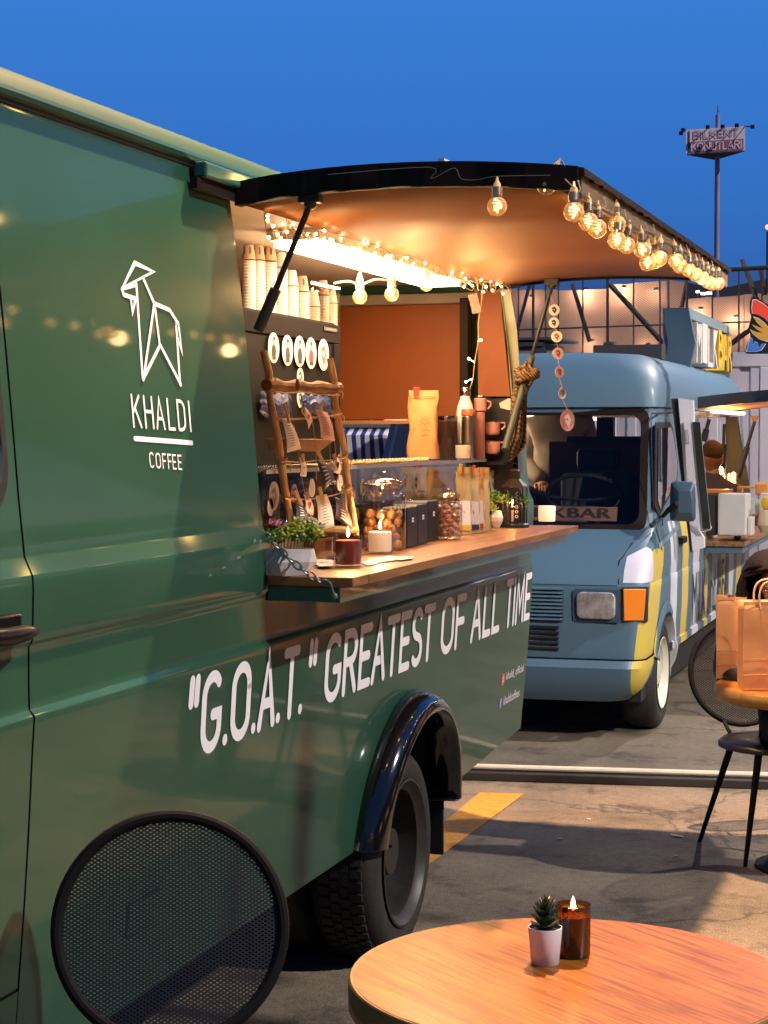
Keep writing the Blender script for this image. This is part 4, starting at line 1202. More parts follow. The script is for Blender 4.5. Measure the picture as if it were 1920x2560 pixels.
# candles on the counter
c = at(zh(828, 640), Z=CZ); c = c + FWD * .03; s_ = m_per_px(c)
candle('red_candle', 'lit dark red candle in a clear tumbler at the counter front', c, 36 * s_, 80 * s_, waxr, 66 * s_, power=2.2)
c = at(zh(1118, 522), Z=CZ) + FWD * .03; s_ = m_per_px(c)
candle('white_candle', 'lit white candle glowing in front of the biscuit jar', c, 32.5 * s_, 66 * s_, waxw, 54 * s_, power=3.2)
c = at((1368, 1308), Z=CZ) + FWD * .02; s_ = m_per_px(c)
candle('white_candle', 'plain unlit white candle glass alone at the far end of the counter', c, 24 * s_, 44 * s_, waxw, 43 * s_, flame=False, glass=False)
# biscuit jar and sweet jar
def jar(p, wpx, hpx, label, lbl, fill_m, fk, seed, fillh):
    c = at(p, Z=CZ) + FWD * (wpx * .5 * .0012); s_ = m_per_px(c); r = wpx / 2 * s_; h = hpx * s_
    t_ = thing('glass_jar', label, 'jar', c)
    gj = thin_glass('jar_glass', (.95, .94, .92), .11, fac=.6)
    MB().lathe([(r * .85, c.z + .002), (r, c.z + .012), (r, c.z + h * .60), (r * .93, c.z + h * .72), (r * .74, c.z + h * .78), (r * .78, c.z + h * .81), (r * .74, c.z + h * .82)], (c.x, c.y, 0), 32).build('glass_body', gj, t_, smooth=True, angle=60)
    MB().lathe([(r * .86, c.z + h * .822), (r * .90, c.z + h * .84), (r * .80, c.z + h * .87), (r * .45, c.z + h * .90), (r * .15, c.z + h * .92), (r * .12, c.z + h * .95), (r * .20, c.z + h * .98), (0, c.z + h)], (c.x, c.y, 0), 32).build('glass_lid', gj, t_, smooth=True, angle=60)
    MB().lathe([(r * .80, c.z + h * .815), (r * .83, c.z + h * .822), (r * .80, c.z + h * .829), (r*.7, c.z + h*.822)], (c.x, c.y, 0), 32, closed=True).build('rim_ring', chrome, t_, smooth=True)
    R_ = random.Random(seed)
    zz = c.z + .018
    k = 0
    while zz < c.z + h * fillh:
        for j in range(7):
            a_ = 2 * pi * (j + R_.random() * .6) / 7 + k; rr = r * (.66 if j < 6 else .2)
            p_ = Vector((c.x + rr * cos(a_), c.y + rr * sin(a_), zz + R_.uniform(-.004, .004)))
            M = Matrix.Rotation(R_.uniform(0, 3), 4, 'X') @ Matrix.Rotation(R_.uniform(0, 3), 4, 'Y')
            b_ = MB()
            if fk == 'nut':
                b_.ball(p_, r * .24, 10, 7, (1, .85, .7), M)
            else:
                b_.ball(p_, r * .24, 7, 5, (1, .7, .8), M)
                for e_ in (-1, 1): b_.add([p_ + M @ Vector((e_ * r * .2, 0, 0)), p_ + M @ Vector((e_ * r * .42, r * .12, 0)), p_ + M @ Vector((e_ * r * .42, -r * .12, .003))], [(0, 1, 2)])
            b_.build(lbl, fill_m[R_.randrange(len(fill_m))], t_, smooth=(fk == 'nut'))
        zz += r * .33; k += .45
    return t_, c, s_, r, h
bis = [mat('biscuit_a', (.50, .24, .08), .6, var=.25, vscale=50, bump=.3), mat('biscuit_b', (.40, .17, .05), .6, var=.25, vscale=50)]
jar(zh(1145, 500), 116, 200, 'large lidded glass jar half full of round brown biscuits', 'biscuit', bis, 'nut', 3, .50)
cand = [mat('candy_wrap', (.66, .42, .30), .25, coat=.6, var=.3, vscale=60), mat('candy_wrap_b', (.55, .26, .16), .25, coat=.6)]
jar(zb(640, 1620), 70 * 1.0, 130, 'lidded glass jar full of wrapped toffees beside the black boxes', 'toffee', cand, 'candy', 5, .70)
# black boxes with white stickers
for k, (x0, x1, yb) in enumerate(((1365, 1458, 470), (1460, 1550, 445), (1552, 1650, 415))):
    a_ = at(zh(x0, yb), Z=CZ); c_ = at(zh(x1, yb - 18), Z=CZ)
    w_ = (c_ - a_).length; h_ = 380 * .2773 * m_per_px(a_); M = Matrix.Translation(a_) @ Matrix.Rotation(math.atan2(c_.y - a_.y, c_.x - a_.x), 4, 'Z')
    t_ = thing('black_box', ['front black carton with a white sticker, nearest the biscuit jar', 'middle black carton of the row of three', 'rear black carton of the row, touching the toffee jar'][k], 'box', a_, 'black cartons between the jars')
    MB().box((0, .0, .001), (w_ * .985, .085, h_ * .93), M).build('carton', mat('carton_black', (.012, .011, .013), .5), t_, bevel=.003)
    MB().ext([M @ Vector(q_) for q_ in ((-.012, .0, h_ * .93), (w_ * .985, .0, h_ * .93), (w_ * .985, .0, h_ * .965), (-.004, .0, h_ * .965))], M.to_3x3() @ Vector((0, .088, 0))).build('carton_lid', MATS['carton_black'], t_, bevel=.003)
    s0 = w_ * .42
    o = MB().box((s0, -.0012, h_ * .60), (s0 + .020, -.0004, h_ * .71), M).build('paper_label', stick, t_)
    MB().box((s0 + .003, -.0018, h_ * .65), (s0 + .016, -.0014, h_ * .665), M).build('printed_line', blackp, o)
# three coffee bags standing in a row and two behind
olive = mat('kraft_olive', (.42, .32, .16), .6, var=.1, vscale=10, bump=.35, bscale=30)
for k, (x, y, w_, h_, tabm, bandm, lb, m_) in enumerate(((790, 1565, 34, 168, mat('tab_yellow', (.6, .35, .02), .5), mat('band_yellow', (.65, .42, .04), .5), 'kraft coffee bag with a white label and yellow band, first of the row', olive),
        (880, 1555, 30, 160, blackp, mat('band_navy', (.03, .04, .15), .5), 'kraft coffee bag with a white label and navy band, behind the yellow one', olive),
        (920, 1545, 32, 160, mat('tab_red', (.6, .05, .02), .5), mat('band_red', (.6, .06, .03), .5), 'kraft coffee bag with a red tab and red banded label', kraft),
        (985, 1530, 28, 158, None, None, 'tall kraft coffee bag with a round sticker on its edge, last of the row', olive))):
    c = at(zb(x, y), Z=CZ) + FWD * .03; s_ = m_per_px(c)
    coffee_bag(c, w_ * s_ * 1.1, h_ * s_, YAW + .12, m_, lb, tab=tabm, panelm=bandm, d_=.05, group='coffee bags standing on the counter')
for k, (x, y, w_, h_) in enumerate(((500, 1180, 42, 62), (625, 1150, 34, 60))):
    c = at(zb(x, y), X=DX - .14); c.z = CZ + .022; s_ = m_per_px(c)
    coffee_bag(c, w_ * s_, (dz - CZ) * .82, YAW, kraft, ['kraft coffee bag inside the case behind the toffee jar lid', 'narrower kraft coffee bag inside the case, right of the lid'][k], d_=.05)
# plant in white vase, lantern
c = at(zb(1115, 1500), Z=CZ) + FWD * .03; s_ = m_per_px(c)
pv = thing('potted_herb', 'small green herb in a white vase left of the lantern', 'plant', c)
MB().lathe([(8 * s_, c.z), (16 * s_, c.z + 16 * s_), (17 * s_, c.z + 26 * s_), (12 * s_, c.z + 42 * s_), (11 * s_, c.z + 42 * s_)], (c.x, c.y, 0), 6).build('vase', mat('vase_white', (.72, .62, .54), .4), pv)
for i, (dx_, dz_, r_) in enumerate(((-22, 62, .024), (-4, 74, .030), (16, 66, .03), (34, 70, .026), (-12, 46, .022), (70, 62, .022))):
    sprig_cluster(pv, c + RT * dx_ * s_ + UP * dz_ * s_, 0, r_, 150, 1 if i % 2 else 0, 80 + i, .012)
c = at(zb(1300, 1500), Z=CZ) + FWD * .055; s_ = m_per_px(c)
ln = thing('lantern', 'black pierced metal candle lantern near the far end of the counter', 'lantern', c)
bm_ = mat('lantern_black', (.014, .011, .010), .4)
def hexr(r, z, ph=.4): return [c + Vector((r * cos(ph + pi / 3 * k), r * sin(ph + pi / 3 * k), z)) for k in range(6)]
MB().lathe([(38 * s_, c.z), (37 * s_, c.z + 7 * s_), (33 * s_, c.z + 10 * s_)], (c.x, c.y, 0), 6, ph=.4).build('base', bm_, ln, bevel=.001)
for k, p in enumerate(hexr(30 * s_, 0)): MB().tube([p + UP * 9 * s_, p + UP * 100 * s_], .0032, 4).build('corner_post', bm_, ln)
MB().lathe([(30 * s_, c.z + 97 * s_), (35 * s_, c.z + 99 * s_), (33 * s_, c.z + 103 * s_), (14 * s_, c.z + 121 * s_), (13 * s_, c.z + 121 * s_), (13 * s_, c.z + 138 * s_), (15 * s_, c.z + 140 * s_), (10 * s_, c.z + 145 * s_), (0, c.z + 146 * s_)], (c.x, c.y, 0), 6, ph=.4).build('roof', mat('lantern_roof', (.05, .03, .02), .35, metal=.5), ln, bevel=.001)
hp = hexr(30 * s_, 0)
lg = thin_glass('lantern_glass', (.95, .93, .9), .06)
for k in range(6):
    a_, d_ = hp[k], hp[(k + 1) % 6]
    MB().add([a_ + UP * 12 * s_, d_ + UP * 12 * s_, d_ + UP * 96 * s_, a_ + UP * 96 * s_], [(0, 1, 2, 3)]).build('pane', lg, ln)
fp = sorted(range(6), key=lambda k: dep((hp[k] + hp[(k + 1) % 6]) / 2))[0]
a_, d_ = hp[fp], hp[(fp + 1) % 6]; cc = (a_ + d_) / 2; uu = (d_ - a_).normalized()
MB().add([cc - uu * 7 * s_ + UP * 9 * s_ - FWD * .003, cc + uu * 7 * s_ + UP * 9 * s_ - FWD * .003, cc + uu * 7 * s_ + UP * 98 * s_ - FWD * .003, cc - uu * 7 * s_ + UP * 98 * s_ - FWD * .003], [(0, 1, 2, 3)]).build('pierced_strip', bm_, ln, solid=.001)
glow = mat('pierced_glow', (.9, .5, .3), .5, emis=(1, .55, .3), estr=1.5)
dots = MB()
for zz in (28, 40, 52):
    for k in range(6):
        q_ = cc - FWD * .0052 + UP * (zz + 3.2 * sin(k * pi / 3)) * s_ + uu * 3.2 * s_ * cos(k * pi / 3)
        dots.ball(q_, .9 * s_, 6, 4)
for k in range(7): dots.ball(cc - FWD * .0052 + UP * (64 + k * 4) * s_ + uu * (1.5 * (-1) ** k) * s_, .6 * s_, 6, 4)
dd = dots.build('pierced_flowers', glow, ln); dd['kind'] = 'stuff'
MB().tube([c + UP * 146 * s_ + Vector((.012 * cos(2 * pi * k / 12), 0, .012 + .012 * sin(2 * pi * k / 12))) for k in range(12)], .0014, 5, closed=True).build('ring_handle', bm_, ln, smooth=True)
candle('candle_jar', 'small candle standing inside the black lantern', c + UP * 11 * s_, 11 * s_, 34 * s_, waxw, 30 * s_, power=1.4)
# flyers lying by the candles
fly = mat('flyer_paper', (.78, .72, .62), .6)
FL = [((540, 575), (690, 560), (700, 600), (545, 628)), ((950, 600), (1080, 560), (1190, 585), (1010, 630)), ((1080, 565), (1200, 540), (1310, 570), (1150, 595)), ((1240, 545), (1425, 548), (1400, 565), (1290, 580)), ((630, 545), (720, 535), (730, 560), (650, 565)), ((545, 598), (690, 590), (700, 632), (560, 635))]
lbs = ['cream flyer left of the red candle under the planter edge', 'white flyer fanned out right of the red candle', 'white flyer below the white candle', 'rightmost flyer, tip pointing at the black boxes', 'dark toned flyer behind the red candle', 'lowest flyer of the pile left of the red candle']
for k, q_ in enumerate(FL):
    P_ = [at(zh(*p), Z=CZ + .0015 + .0012 * k) for p in q_]
    o = MB().ext(P_, (0, 0, .0008)).build('flyer', fly if k != 4 else blk); tag(o, lbs[k], 'flyer', 'paper flyers on the counter')
# jar labelled bag low behind red candle
a_ = at(zh(520, 540), Z=CZ); q_ = [a_, at(zh(690, 540), Z=CZ), at(zh(690, 540), Z=CZ) + UP * .055, a_ + UP * .05]
o = MB().ext(q_, FWD * .05).build('kraft_tray', mat('cardboard', (.42, .22, .11), .7)); tag(o, 'low brown card tray between the planter and the red candle', 'tray')
MB().add([v - FWD * .0015 for v in (q_[0].lerp(q_[1], .62) + UP * .018, q_[0].lerp(q_[1], .95) + UP * .018, q_[0].lerp(q_[1], .95) + UP * .048, q_[0].lerp(q_[1], .62) + UP * .048)], [(0, 1, 2, 3)]).build('dark_label', maroon, o)
# ================================================================== STRING LIGHTS
bg_glass = thin_glass('bulb_glass', (1.0, .90, .70), .10, dens=.30, dcol=(1.0, .72, .38))
screw = mat('bulb_screw', (.55, .48, .42), .3, metal=1.0)
socket = mat('socket_amber', (.75, .50, .20), .5, emis=(1, .5, .1), estr=.35)
fil = mat('filament_glow', (1, .7, .3), .5, emis=(1.0, .60, .24), estr=15)
wirem = mat('string_wire', (.30, .24, .18), .5)
proto = thing('globe_bulb', 'x', 'bulb', (0, 0, 0), 'globe bulbs strung along the hatch')
MB().ball((0, 0, -.075), .0255, 18, 12).build('glass_globe', bg_glass, proto, smooth=True)
MB().lathe([(.0125, -.053), (.0125, -.047), (.0138, -.045), (.0125, -.043), (.0138, -.041), (.0125, -.039), (.0138, -.037), (.0125, -.035), (.0138, -.033), (.0125, -.031), (.0138, -.029), (.012, -.026)], (0, 0, 0), 16).build('screw_cap', screw, proto, smooth=True)
MB().lathe([(.010, -.025), (.009, -.018), (.004, -.010), (.0025, 0.0)], (0, 0, 0), 12).build('socket', socket, proto, smooth=True)
m_ = MB()
R_ = random.Random(4); pts = []
for k in range(15):
    a = k * 1.9; pts.append(Vector((.013 * cos(a) * sin(k * .21 + .3), .013 * sin(a) * sin(k * .21 + .3), -.056 - .0025 * k)))
m_.tube(pts, .0007, 4)
for p in pts[1::2]: m_.ball(p, .0024, 6, 4)
m_.build('led_filament', fil, proto)
BUL = [((320, 305), 4.575, 'single globe bulb hanging near the middle of the near hatch edge')]
edge = [(672, 205), (750, 335), (830, 390), (885, 430), (985, 410), (1003, 495), (1062, 525), (1122, 550), (1168, 622), (1202, 610), (1238, 598), (1308, 612), (1345, 640), (1392, 662), (1430, 688), (1468, 705), (1500, 728), (1526, 740), (1558, 738)]
ords = ['first', 'second', 'third', 'fourth', 'fifth', 'sixth', 'seventh', 'eighth', 'ninth', 'tenth', 'eleventh', 'twelfth', 'thirteenth', 'fourteenth', 'fifteenth', 'sixteenth', 'seventeenth', 'eighteenth', 'nineteenth']
first = True
sl = thing('bulb_string', 'thin wire string carrying the globe bulbs along the hatch edge', 'string lights', (-.95, 6, 2.4))
wpts = []
def put_bulb(c, label, tilt=0, group=None):
    global first
    if first: o = proto; first = False
    else: o = copy_tree(proto)
    o.location = c + UP * .075; o['label'] = label; o['category'] = 'bulb'
    if group: o['group'] = group
    o.rotation_euler = (tilt, tilt * .5, random.random() * 6)
    return o
o = put_bulb(at(z3(*BUL[0][0]), Y=4.575), BUL[0][2]); wpts.append(Vector(o.location))
for k, (x, y) in enumerate(edge):
    c = at(z3(x, y), X=-.952 + (.02 if k in (5, 10) else 0))
    if k == 0: c = at(z3(x, y), Y=4.60)
    lb = '%s globe bulb from the near corner along the outer hatch edge' % ords[k]
    if k == 0: lb = 'globe bulb at the near outer corner of the hatch, tilted toward the lens'
    if k == 4: lb = 'bright globe bulb, fifth from the near corner, hung a little higher than its row'
    if k == 8: lb = 'lowest dipping globe bulb halfway along the outer hatch edge'
    if k == 18: lb = 'last globe bulb at the far tip of the outer hatch edge'
    o = put_bulb(c, lb, tilt=(.5 if k == 0 else random.uniform(-.12, .12)))
    top_ = Vector(o.location); wpts.append(top_)
ws = [Vector((-1.62, 4.585, 2.43)), at(z1(1150, 85), Y=4.583), at(z1(1160, 150), Y=4.583), at(z1(1290, 90), Y=4.583), at(z1(1330, 150), Y=4.583), at(z1(1420, 155), Y=4.583)]
MB().tube(crom(ws + [wpts[0] + UP * .001, at(z3(620, 130), Y=4.583)]), .0008, 5).build('wire', mat('wire_clear', (.22, .2, .18), .3), sl, smooth=True)
main = [at(z3(x, y), X=-.948) for x, y in ((700, 150), (745, 195), (820, 250), (890, 300), (960, 335), (1030, 370), (1070, 400), (1120, 435), (1160, 440), (1200, 455), (1240, 490), (1290, 510), (1330, 545), (1380, 560), (1430, 590), (1480, 620), (1520, 640), (1560, 650), (1598, 632))]
MB().tube(main, .0018, 5).build('wire', wirem, sl, smooth=True)
for k, t_ in enumerate(wpts[1:]):
    n_ = min(main, key=lambda q_: (q_ - t_).length)
    MB().tube([t_, (t_ + n_) / 2 + Vector((0, .004, -.003)), n_], .0016, 5).build('drop_wire', wirem, sl, smooth=True)
for k, (x, y) in enumerate(((775, 200), (920, 290), (1032, 360), (1152, 430), (1195, 440), (1380, 545), (1450, 600), (1520, 630))):
    c = at(z3(x, y), X=-.946)
    MB().tube([c + UP * .016, c + Vector((.004, 0, .004)), c + Vector((.006, 0, -.006)), c + Vector((.0, 0, -.010)), c + Vector((-.003, 0, -.002))], .0014, 5).ball(c + UP * .016, .003, 6, 4).build('clear_hook', mat('clear_plastic', (.65, .62, .6), .2), sl, smooth=True)
MB().box(at(z1(1200, 75), Y=4.64), at(z1(1270, 52), Y=4.70)).build('adhesive_hook', mat('clear_plastic', (.65, .62, .6), .2), sl)
for (p, w_) in (((-.95, 4.9, 2.27), .8), ((-.95, 5.8, 2.27), .9), ((-.95, 6.8, 2.27), 1.1)):
    d = bpy.data.lights.new('bulb_light', 'POINT'); d.energy = w_; d.color = (1, .6, .25); d.shadow_soft_size = .03
    o = bpy.data.objects.new('bulb_light', d); COL.objects.link(o); o.parent = sl; o.location = Vector(p) - wl(sl)
# three bulbs on white cable inside
wc = mat('white_cable', (.8, .72, .62), .4)
ib = thing('bulb_cable', 'white cable with three globe bulbs looping below the van ceiling', 'string lights', (-2, 6, 2.3))
cabp = [at(z1(x, y), Y=yy) for (x, y, yy) in ((620, 735, 5.9), (700, 725, 6.0), (765, 745, 6.1), (850, 715, 6.2), (945, 720, 6.3), (1040, 700, 6.5), (1130, 675, 6.7), (1260, 700, 7.0), (1420, 730, 7.3))]
MB().tube(crom(cabp), .004, 6).build('cable', wc, ib, smooth=True)
for k, (x, y, yy) in enumerate(((762, 812, 6.1), (940, 798, 6.3), (1133, 744, 6.7))):
    c = at(z1(x, y), Y=yy)
    o = put_bulb(c, ['left globe bulb on the white cable inside the van', 'middle globe bulb on the white cable inside the van', 'right globe bulb on the white cable inside the van'][k], 0, 'globe bulbs on the white cable inside the van')
    MB().lathe([(.013, c.z + .022), (.016, c.z + .03), (.013, c.z + .06), (.004, c.z + .085)], (c.x, c.y, 0), 12).build('lamp_holder', wc, ib, smooth=True)
for yy_ in (5.9, 6.5):
    d = bpy.data.lights.new('globe_light', 'POINT'); d.energy = 5.0; d.color = (1, .62, .32); d.shadow_soft_size = .05
    o = bpy.data.objects.new('globe_light', d); COL.objects.link(o); o.parent = ib; o.location = Vector((-1.93, yy_, 2.12)) - wl(ib)
# fairy lights tangled along the hinge line
fy = thing('fairy_lights', 'tangled warm fairy light string along the hatch hinge line', 'fairy lights', (-1.85, 6, 2.3))
fw = mat('fairy_wire', (.62, .42, .20), .4)
fe = mat('fairy_led', (1, .8, .5), .4, emis=(1.0, .66, .30), estr=60)
R_ = random.Random(11)
def fx(p, yy): return at(p, Y=yy)
path_ = [((225, 350), 4.75), ((300, 480), 4.85), ((370, 400), 4.95), ((480, 490), 5.1), ((560, 470), 5.25), ((620, 510), 5.4), ((740, 560), 5.6), ((800, 520), 5.7), ((900, 600), 5.9), ((1000, 610), 6.1),
         ((1110, 640), 6.35), ((1200, 680), 6.6), ((1290, 710), 6.8), ((1360, 730), 7.0), ((1450, 750), 7.2), ((1530, 745), 7.35), ((1610, 790), 7.5)]
cen = [fx(z1(*p), yy) for p, yy in path_]
strand = []
for ph in range(3):
    pts = []
    for i in range(len(cen) - 1):
        for k in range(7):
            f_ = k / 7; c = cen[i].lerp(cen[i + 1], f_); spread = .018 + .022 * i / 16
            pts.append(c + Vector((R_.uniform(-1, 1) * spread * .5, R_.uniform(-1, 1) * spread, R_.uniform(-1, 1) * spread)))
    MB().tube(pts, .0012, 4).build('wire', fw, fy, smooth=True); strand += pts[2::5]
for k, p in enumerate(strand[:84]):
    MB().ball(p + Vector((.006, -.006, -.002)), .0042, 6, 5).build('led', fe, fy)
for (x, y, yy) in ((225, 350, 4.75), (330, 400, 4.9), (420, 430, 5.0)):
    c = fx(z1(x, y), yy); d_ = fx(z1(x + R_.uniform(-20, 60), y + 130), yy)
    MB().tube([c, c.lerp(d_, .5) + Vector((.01, .01, 0)), d_, c.lerp(d_, .6) + Vector((-.008, .012, 0)), c + UP * .004], .0013, 4).build('wire', fw, fy, smooth=True); MB().ball(d_, .0048, 6, 5).build('led', fe, fy)
# dangling strand down the rear pillar
dn = [fx(z1(*p), 7.35) for p in ((1450, 760), (1440, 860), (1425, 960), (1425, 1060), (1405, 1180), (1395, 1270), (1375, 1340), (1360, 1420))]
MB().tube(crom(dn), .0014, 5).build('wire', fw, fy, smooth=True)
for (x, y) in ((1440, 1055), (1372, 1158), (1357, 1288)):
    p = fx(z1(x, y), 7.34); MB().ball(p, .005, 6, 5).tube([p, min(dn, key=lambda q_: (q_ - p).length)], .001, 4).build('led', fe, fy)
c = fx(z1(1405, 850), 7.34)
M = Matrix.Translation(c) @ Matrix.Rotation(YAW, 4, 'Z') @ Matrix.Rotation(-.25, 4, 'Y')
MB().box((-.018, -.010, -.04), (.018, .010, .04), M).build('battery_box', thin_glass('battery_case', (.9, .75, .65), .15, dens=.3, dcol=(.7, .5, .4)), fy)
for (p, w_) in (((-1.80, 5.1, 2.20), 2.2), ((-1.80, 6.0, 2.20), 3.5), ((-1.80, 6.8, 2.20), 4.5), ((-1.82, 7.35, 2.2), 2.5)):
    d = bpy.data.lights.new('fairy_glow', 'POINT'); d.energy = w_; d.color = (1, .55, .20); d.shadow_soft_size = .03
    o = bpy.data.objects.new('fairy_glow_light', d); COL.objects.link(o); o.parent = fy; o.location = Vector(p) - wl(fy)
# ---- garland of paper discs
ga = thing('disc_garland', 'string of round paper discs hanging from the far hatch strut', 'garland', at(z4(355, 280), Y=7.48))
gs = [(355, 280, 35, 34, blackp), (353, 358, 34, 32, navy), (370, 443, 34, 34, redp), (378, 545, 33, 36, redp), (387, 660, 26, 35, redp), (405, 788, 23, 35, greenp), (435, 953, 42, 66, None)]
prev = at(z4(330, 190), Y=7.48)
for (x, y, rx, ry, k_) in gs:
    c = at(z4(x, y), Y=7.48); s_ = m_per_px(c) * .41; R = ry * s_; turn = math.acos(min(1, rx / ry)) if rx < ry else 0
    M = Matrix.Translation(c) @ Matrix.Rotation(YAW * .6 + turn, 4, 'Z')
    mb = MB(); mb.lathe([(R, -.001), (R, .001), (0, .001)], (0, 0, 0), 24, 'Y')
    mb.add([(R * cos(2 * pi * q_ / 24), -.001, R * sin(2 * pi * q_ / 24)) for q_ in range(24)], [tuple(range(24))]); mb.v = [M @ v for v in mb.v]
    o = mb.build('paper_disc', stick if k_ else mat('disc_copper', (.45, .19, .14), .5, var=.2, vscale=30), ga)
    mk = MB(); ribbon(mk, [(-R * .3, R * .25), (R * .05, R * .42), (R * .28, R * .05), (R * .1, -R * .4), (-R * .2, -R * .1)], R * .32, lambda u, v, l: M @ Vector((u, -.0022, v)), 0)
    mk.build('print_mark', k_ or mat('print_cream', (.7, .55, .45), .6), o)
    MB().tube([prev, c + UP * R], .0016, 5).build('cord', twm, ga); prev = c - UP * R
# ---- scarf knotted on the strut
scm = bpy.data.materials.new('scarf_cloth'); scm.use_nodes = True
n = scm.node_tree; b = n.nodes['Principled BSDF']; b.inputs['Roughness'].default_value = .9
t = n.nodes.new('ShaderNodeTexCoord'); wv = n.nodes.new('ShaderNodeTexWave'); wv.inputs['Scale'].default_value = 28; wv.inputs['Distortion'].default_value = 6; wv.inputs['Detail'].default_value = 3; wv.bands_direction = 'DIAGONAL'
n.links.new(t.outputs['Object'], wv.inputs[0]); r = n.nodes.new('ShaderNodeValToRGB'); n.links.new(wv.outputs[0], r.inputs[0])
r.color_ramp.elements[0].position = .35; r.color_ramp.elements[0].color = (.045, .022, .010, 1); r.color_ramp.elements[1].position = .5; r.color_ramp.elements[1].color = (.24, .14, .065, 1)
n.links.new(r.outputs[0], b.inputs['Base Color'])
sc = thing('knotted_scarf', 'patterned brown scarf knotted round the far gas strut', 'scarf', at(z4(190, 680), Y=7.46))
def cloth(rows_px, yb, amp, seed, th=.0015):
    R_ = random.Random(seed); rows = []
    for i, (x0, x1, y) in enumerate(rows_px):
        row = []
        for k in range(13):
            f_ = k / 12; p = at(z4(x0 + (x1 - x0) * f_, y + 8 * sin(f_ * 5 + i)), Y=yb)
            row.append(p + FWD * (amp * sin(f_ * 11 + i * .55) + amp * .5 * sin(f_ * 23 + i)))
        rows.append(row)
    return MB().grid(rows)
rw = [(150, 200, 620), (140, 235, 655), (142, 240, 690), (135, 215, 730), (110, 200, 760), (95, 190, 810), (90, 190, 860), (85, 190, 920), (90, 188, 980), (95, 186, 1040), (85, 185, 1090), (78, 160, 1140), (76, 110, 1190)]
cloth(rw, 7.45, .014, 1).build('cloth', scm, sc, smooth=True, solid=.002, angle=80)
rw2 = [(150, 190, 760), (125, 165, 860), (110, 150, 960), (95, 140, 1060), (60, 100, 1150)]
cloth(rw2, 7.42, .008, 2).build('cloth_tail', scm, sc, smooth=True, solid=.002, angle=80)
kn = MB()
for j in range(3):
    c = at(z4(188, 655 + j * 22), Y=7.44); pts = [c + RT * (.040 * cos(a)) + FWD * (.030 * sin(a)) + UP * (.014 * sin(a * 1 + j)) for a in [2 * pi * k / 14 for k in range(14)]]
    kn.tube(pts, [.013 + .003 * sin(k * 2.1 + j) for k in range(14)], 8, closed=True)
kn.build('knot', scm, sc, smooth=True, angle=80)
loop = [at(z4(*p), Y=7.45) for p in ((195, 655), (178, 615), (190, 590), (208, 600), (212, 640))]
MB().tube(loop, [.006, .009, .008, .009, .007], 8).build('cloth_loop', scm, sc, smooth=True)
# ================================================================== BLUE VAN
bp_ = bpy.data.materials.new('blue_van_paint'); bp_.use_nodes = True
n = bp_.node_tree; b = n.nodes['Principled BSDF']; b.inputs['Roughness'].default_value = .5; b.inputs['Coat Weight'].default_value = .10; b.inputs['Coat Roughness'].default_value = .2
BLUE = (.078, .150, .215)
VX = -2.69; HW = .965
V = thing('food_van', 'grey blue vintage van with yellow and white stripes and a sign box on the roof', 'van', (VX, 13.5, 0))
# stripes: flat vinyl as a colour pattern in the van's own length coordinate
t = n.nodes.new('ShaderNodeTexCoord'); sx = n.nodes.new('ShaderNodeSeparateXYZ'); n.links.new(t.outputs['Object'], sx.inputs[0])
def M_(op, a, c=None, d=None):
    x = n.nodes.new('ShaderNodeMath'); x.operation = op
    for i, v in enumerate((a, c, d)):
        if v is None: continue
        if isinstance(v, (int, float)): x.inputs[i].default_value = v
        else: n.links.new(v, x.inputs[i])
    return x.outputs[0]
Yc, Zc_, Xc = sx.outputs['Y'], sx.outputs['Z'], sx.outputs['X']
sideM = M_('GREATER_THAN', Xc, HW - .115)
# stripe coordinate: shifts forward lower down for the front stripe
def band(y0, y1): return M_('MULTIPLY', M_('GREATER_THAN', Yc, y0 - 13.5), M_('LESS_THAN', Yc, y1 - 13.5))
def shade_band(y0, y1, k0, z0):   # slanting band: y0 + k*(z0 - z)
    off = M_('MULTIPLY', M_('SUBTRACT', Zc_, z0), k0)
    yy = M_('SUBTRACT', Yc, off)
    return M_('MULTIPLY', M_('GREATER_THAN', yy, y0 - 13.5), M_('LESS_THAN', yy, y1 - 13.5))
def mixc(prev, fac, colr):
    x = n.nodes.new('ShaderNodeMix'); x.data_type = 'RGBA'; n.links.new(fac, x.inputs[0])
    if isinstance(prev, tuple): x.inputs[6].default_value = (*prev, 1)
    else: n.links.new(prev, x.inputs[6])
    x.inputs[7].default_value = (*colr, 1); return x.outputs[2]
YEL, WHT = (.56, .42, .075), (.55, .56, .60)
no = n.nodes.new('ShaderNodeTexNoise'); no.inputs['Scale'].default_value = 3; n.links.new(t.outputs['Object'], no.inputs[0])
cur = mixc(BLUE, M_('MULTIPLY', no.outputs[0], .35), (.058, .115, .165))
zlim = M_('LESS_THAN', Zc_, 1.22)
def Ys(p, X=-1.73): return at(p, X=X).y
STR = [(z5(960, 150), z5(1028, 150), YEL, z5(905, 560), 1), (z5(1065, 300), z5(1105, 300), WHT, None, 0), (z5(1135, 300), z5(1172, 300), YEL, None, 0), (z5(1200, 300), z5(1238, 300), WHT, None, 0),
       (zf(262, 250), zf(300, 250), YEL, None, 0), (zf(340, 250), zf(395, 250), WHT, None, 0), (zf(430, 250), zf(485, 250), YEL, None, 0), (zf(515, 250), zf(570, 250), WHT, None, 0), (zf(600, 250), zf(650, 250), YEL, None, 0), (zf(685, 250), zf(720, 250), WHT, None, 0), (zf(745, 250), zf(790, 250), YEL, None, 0)]
SY = []
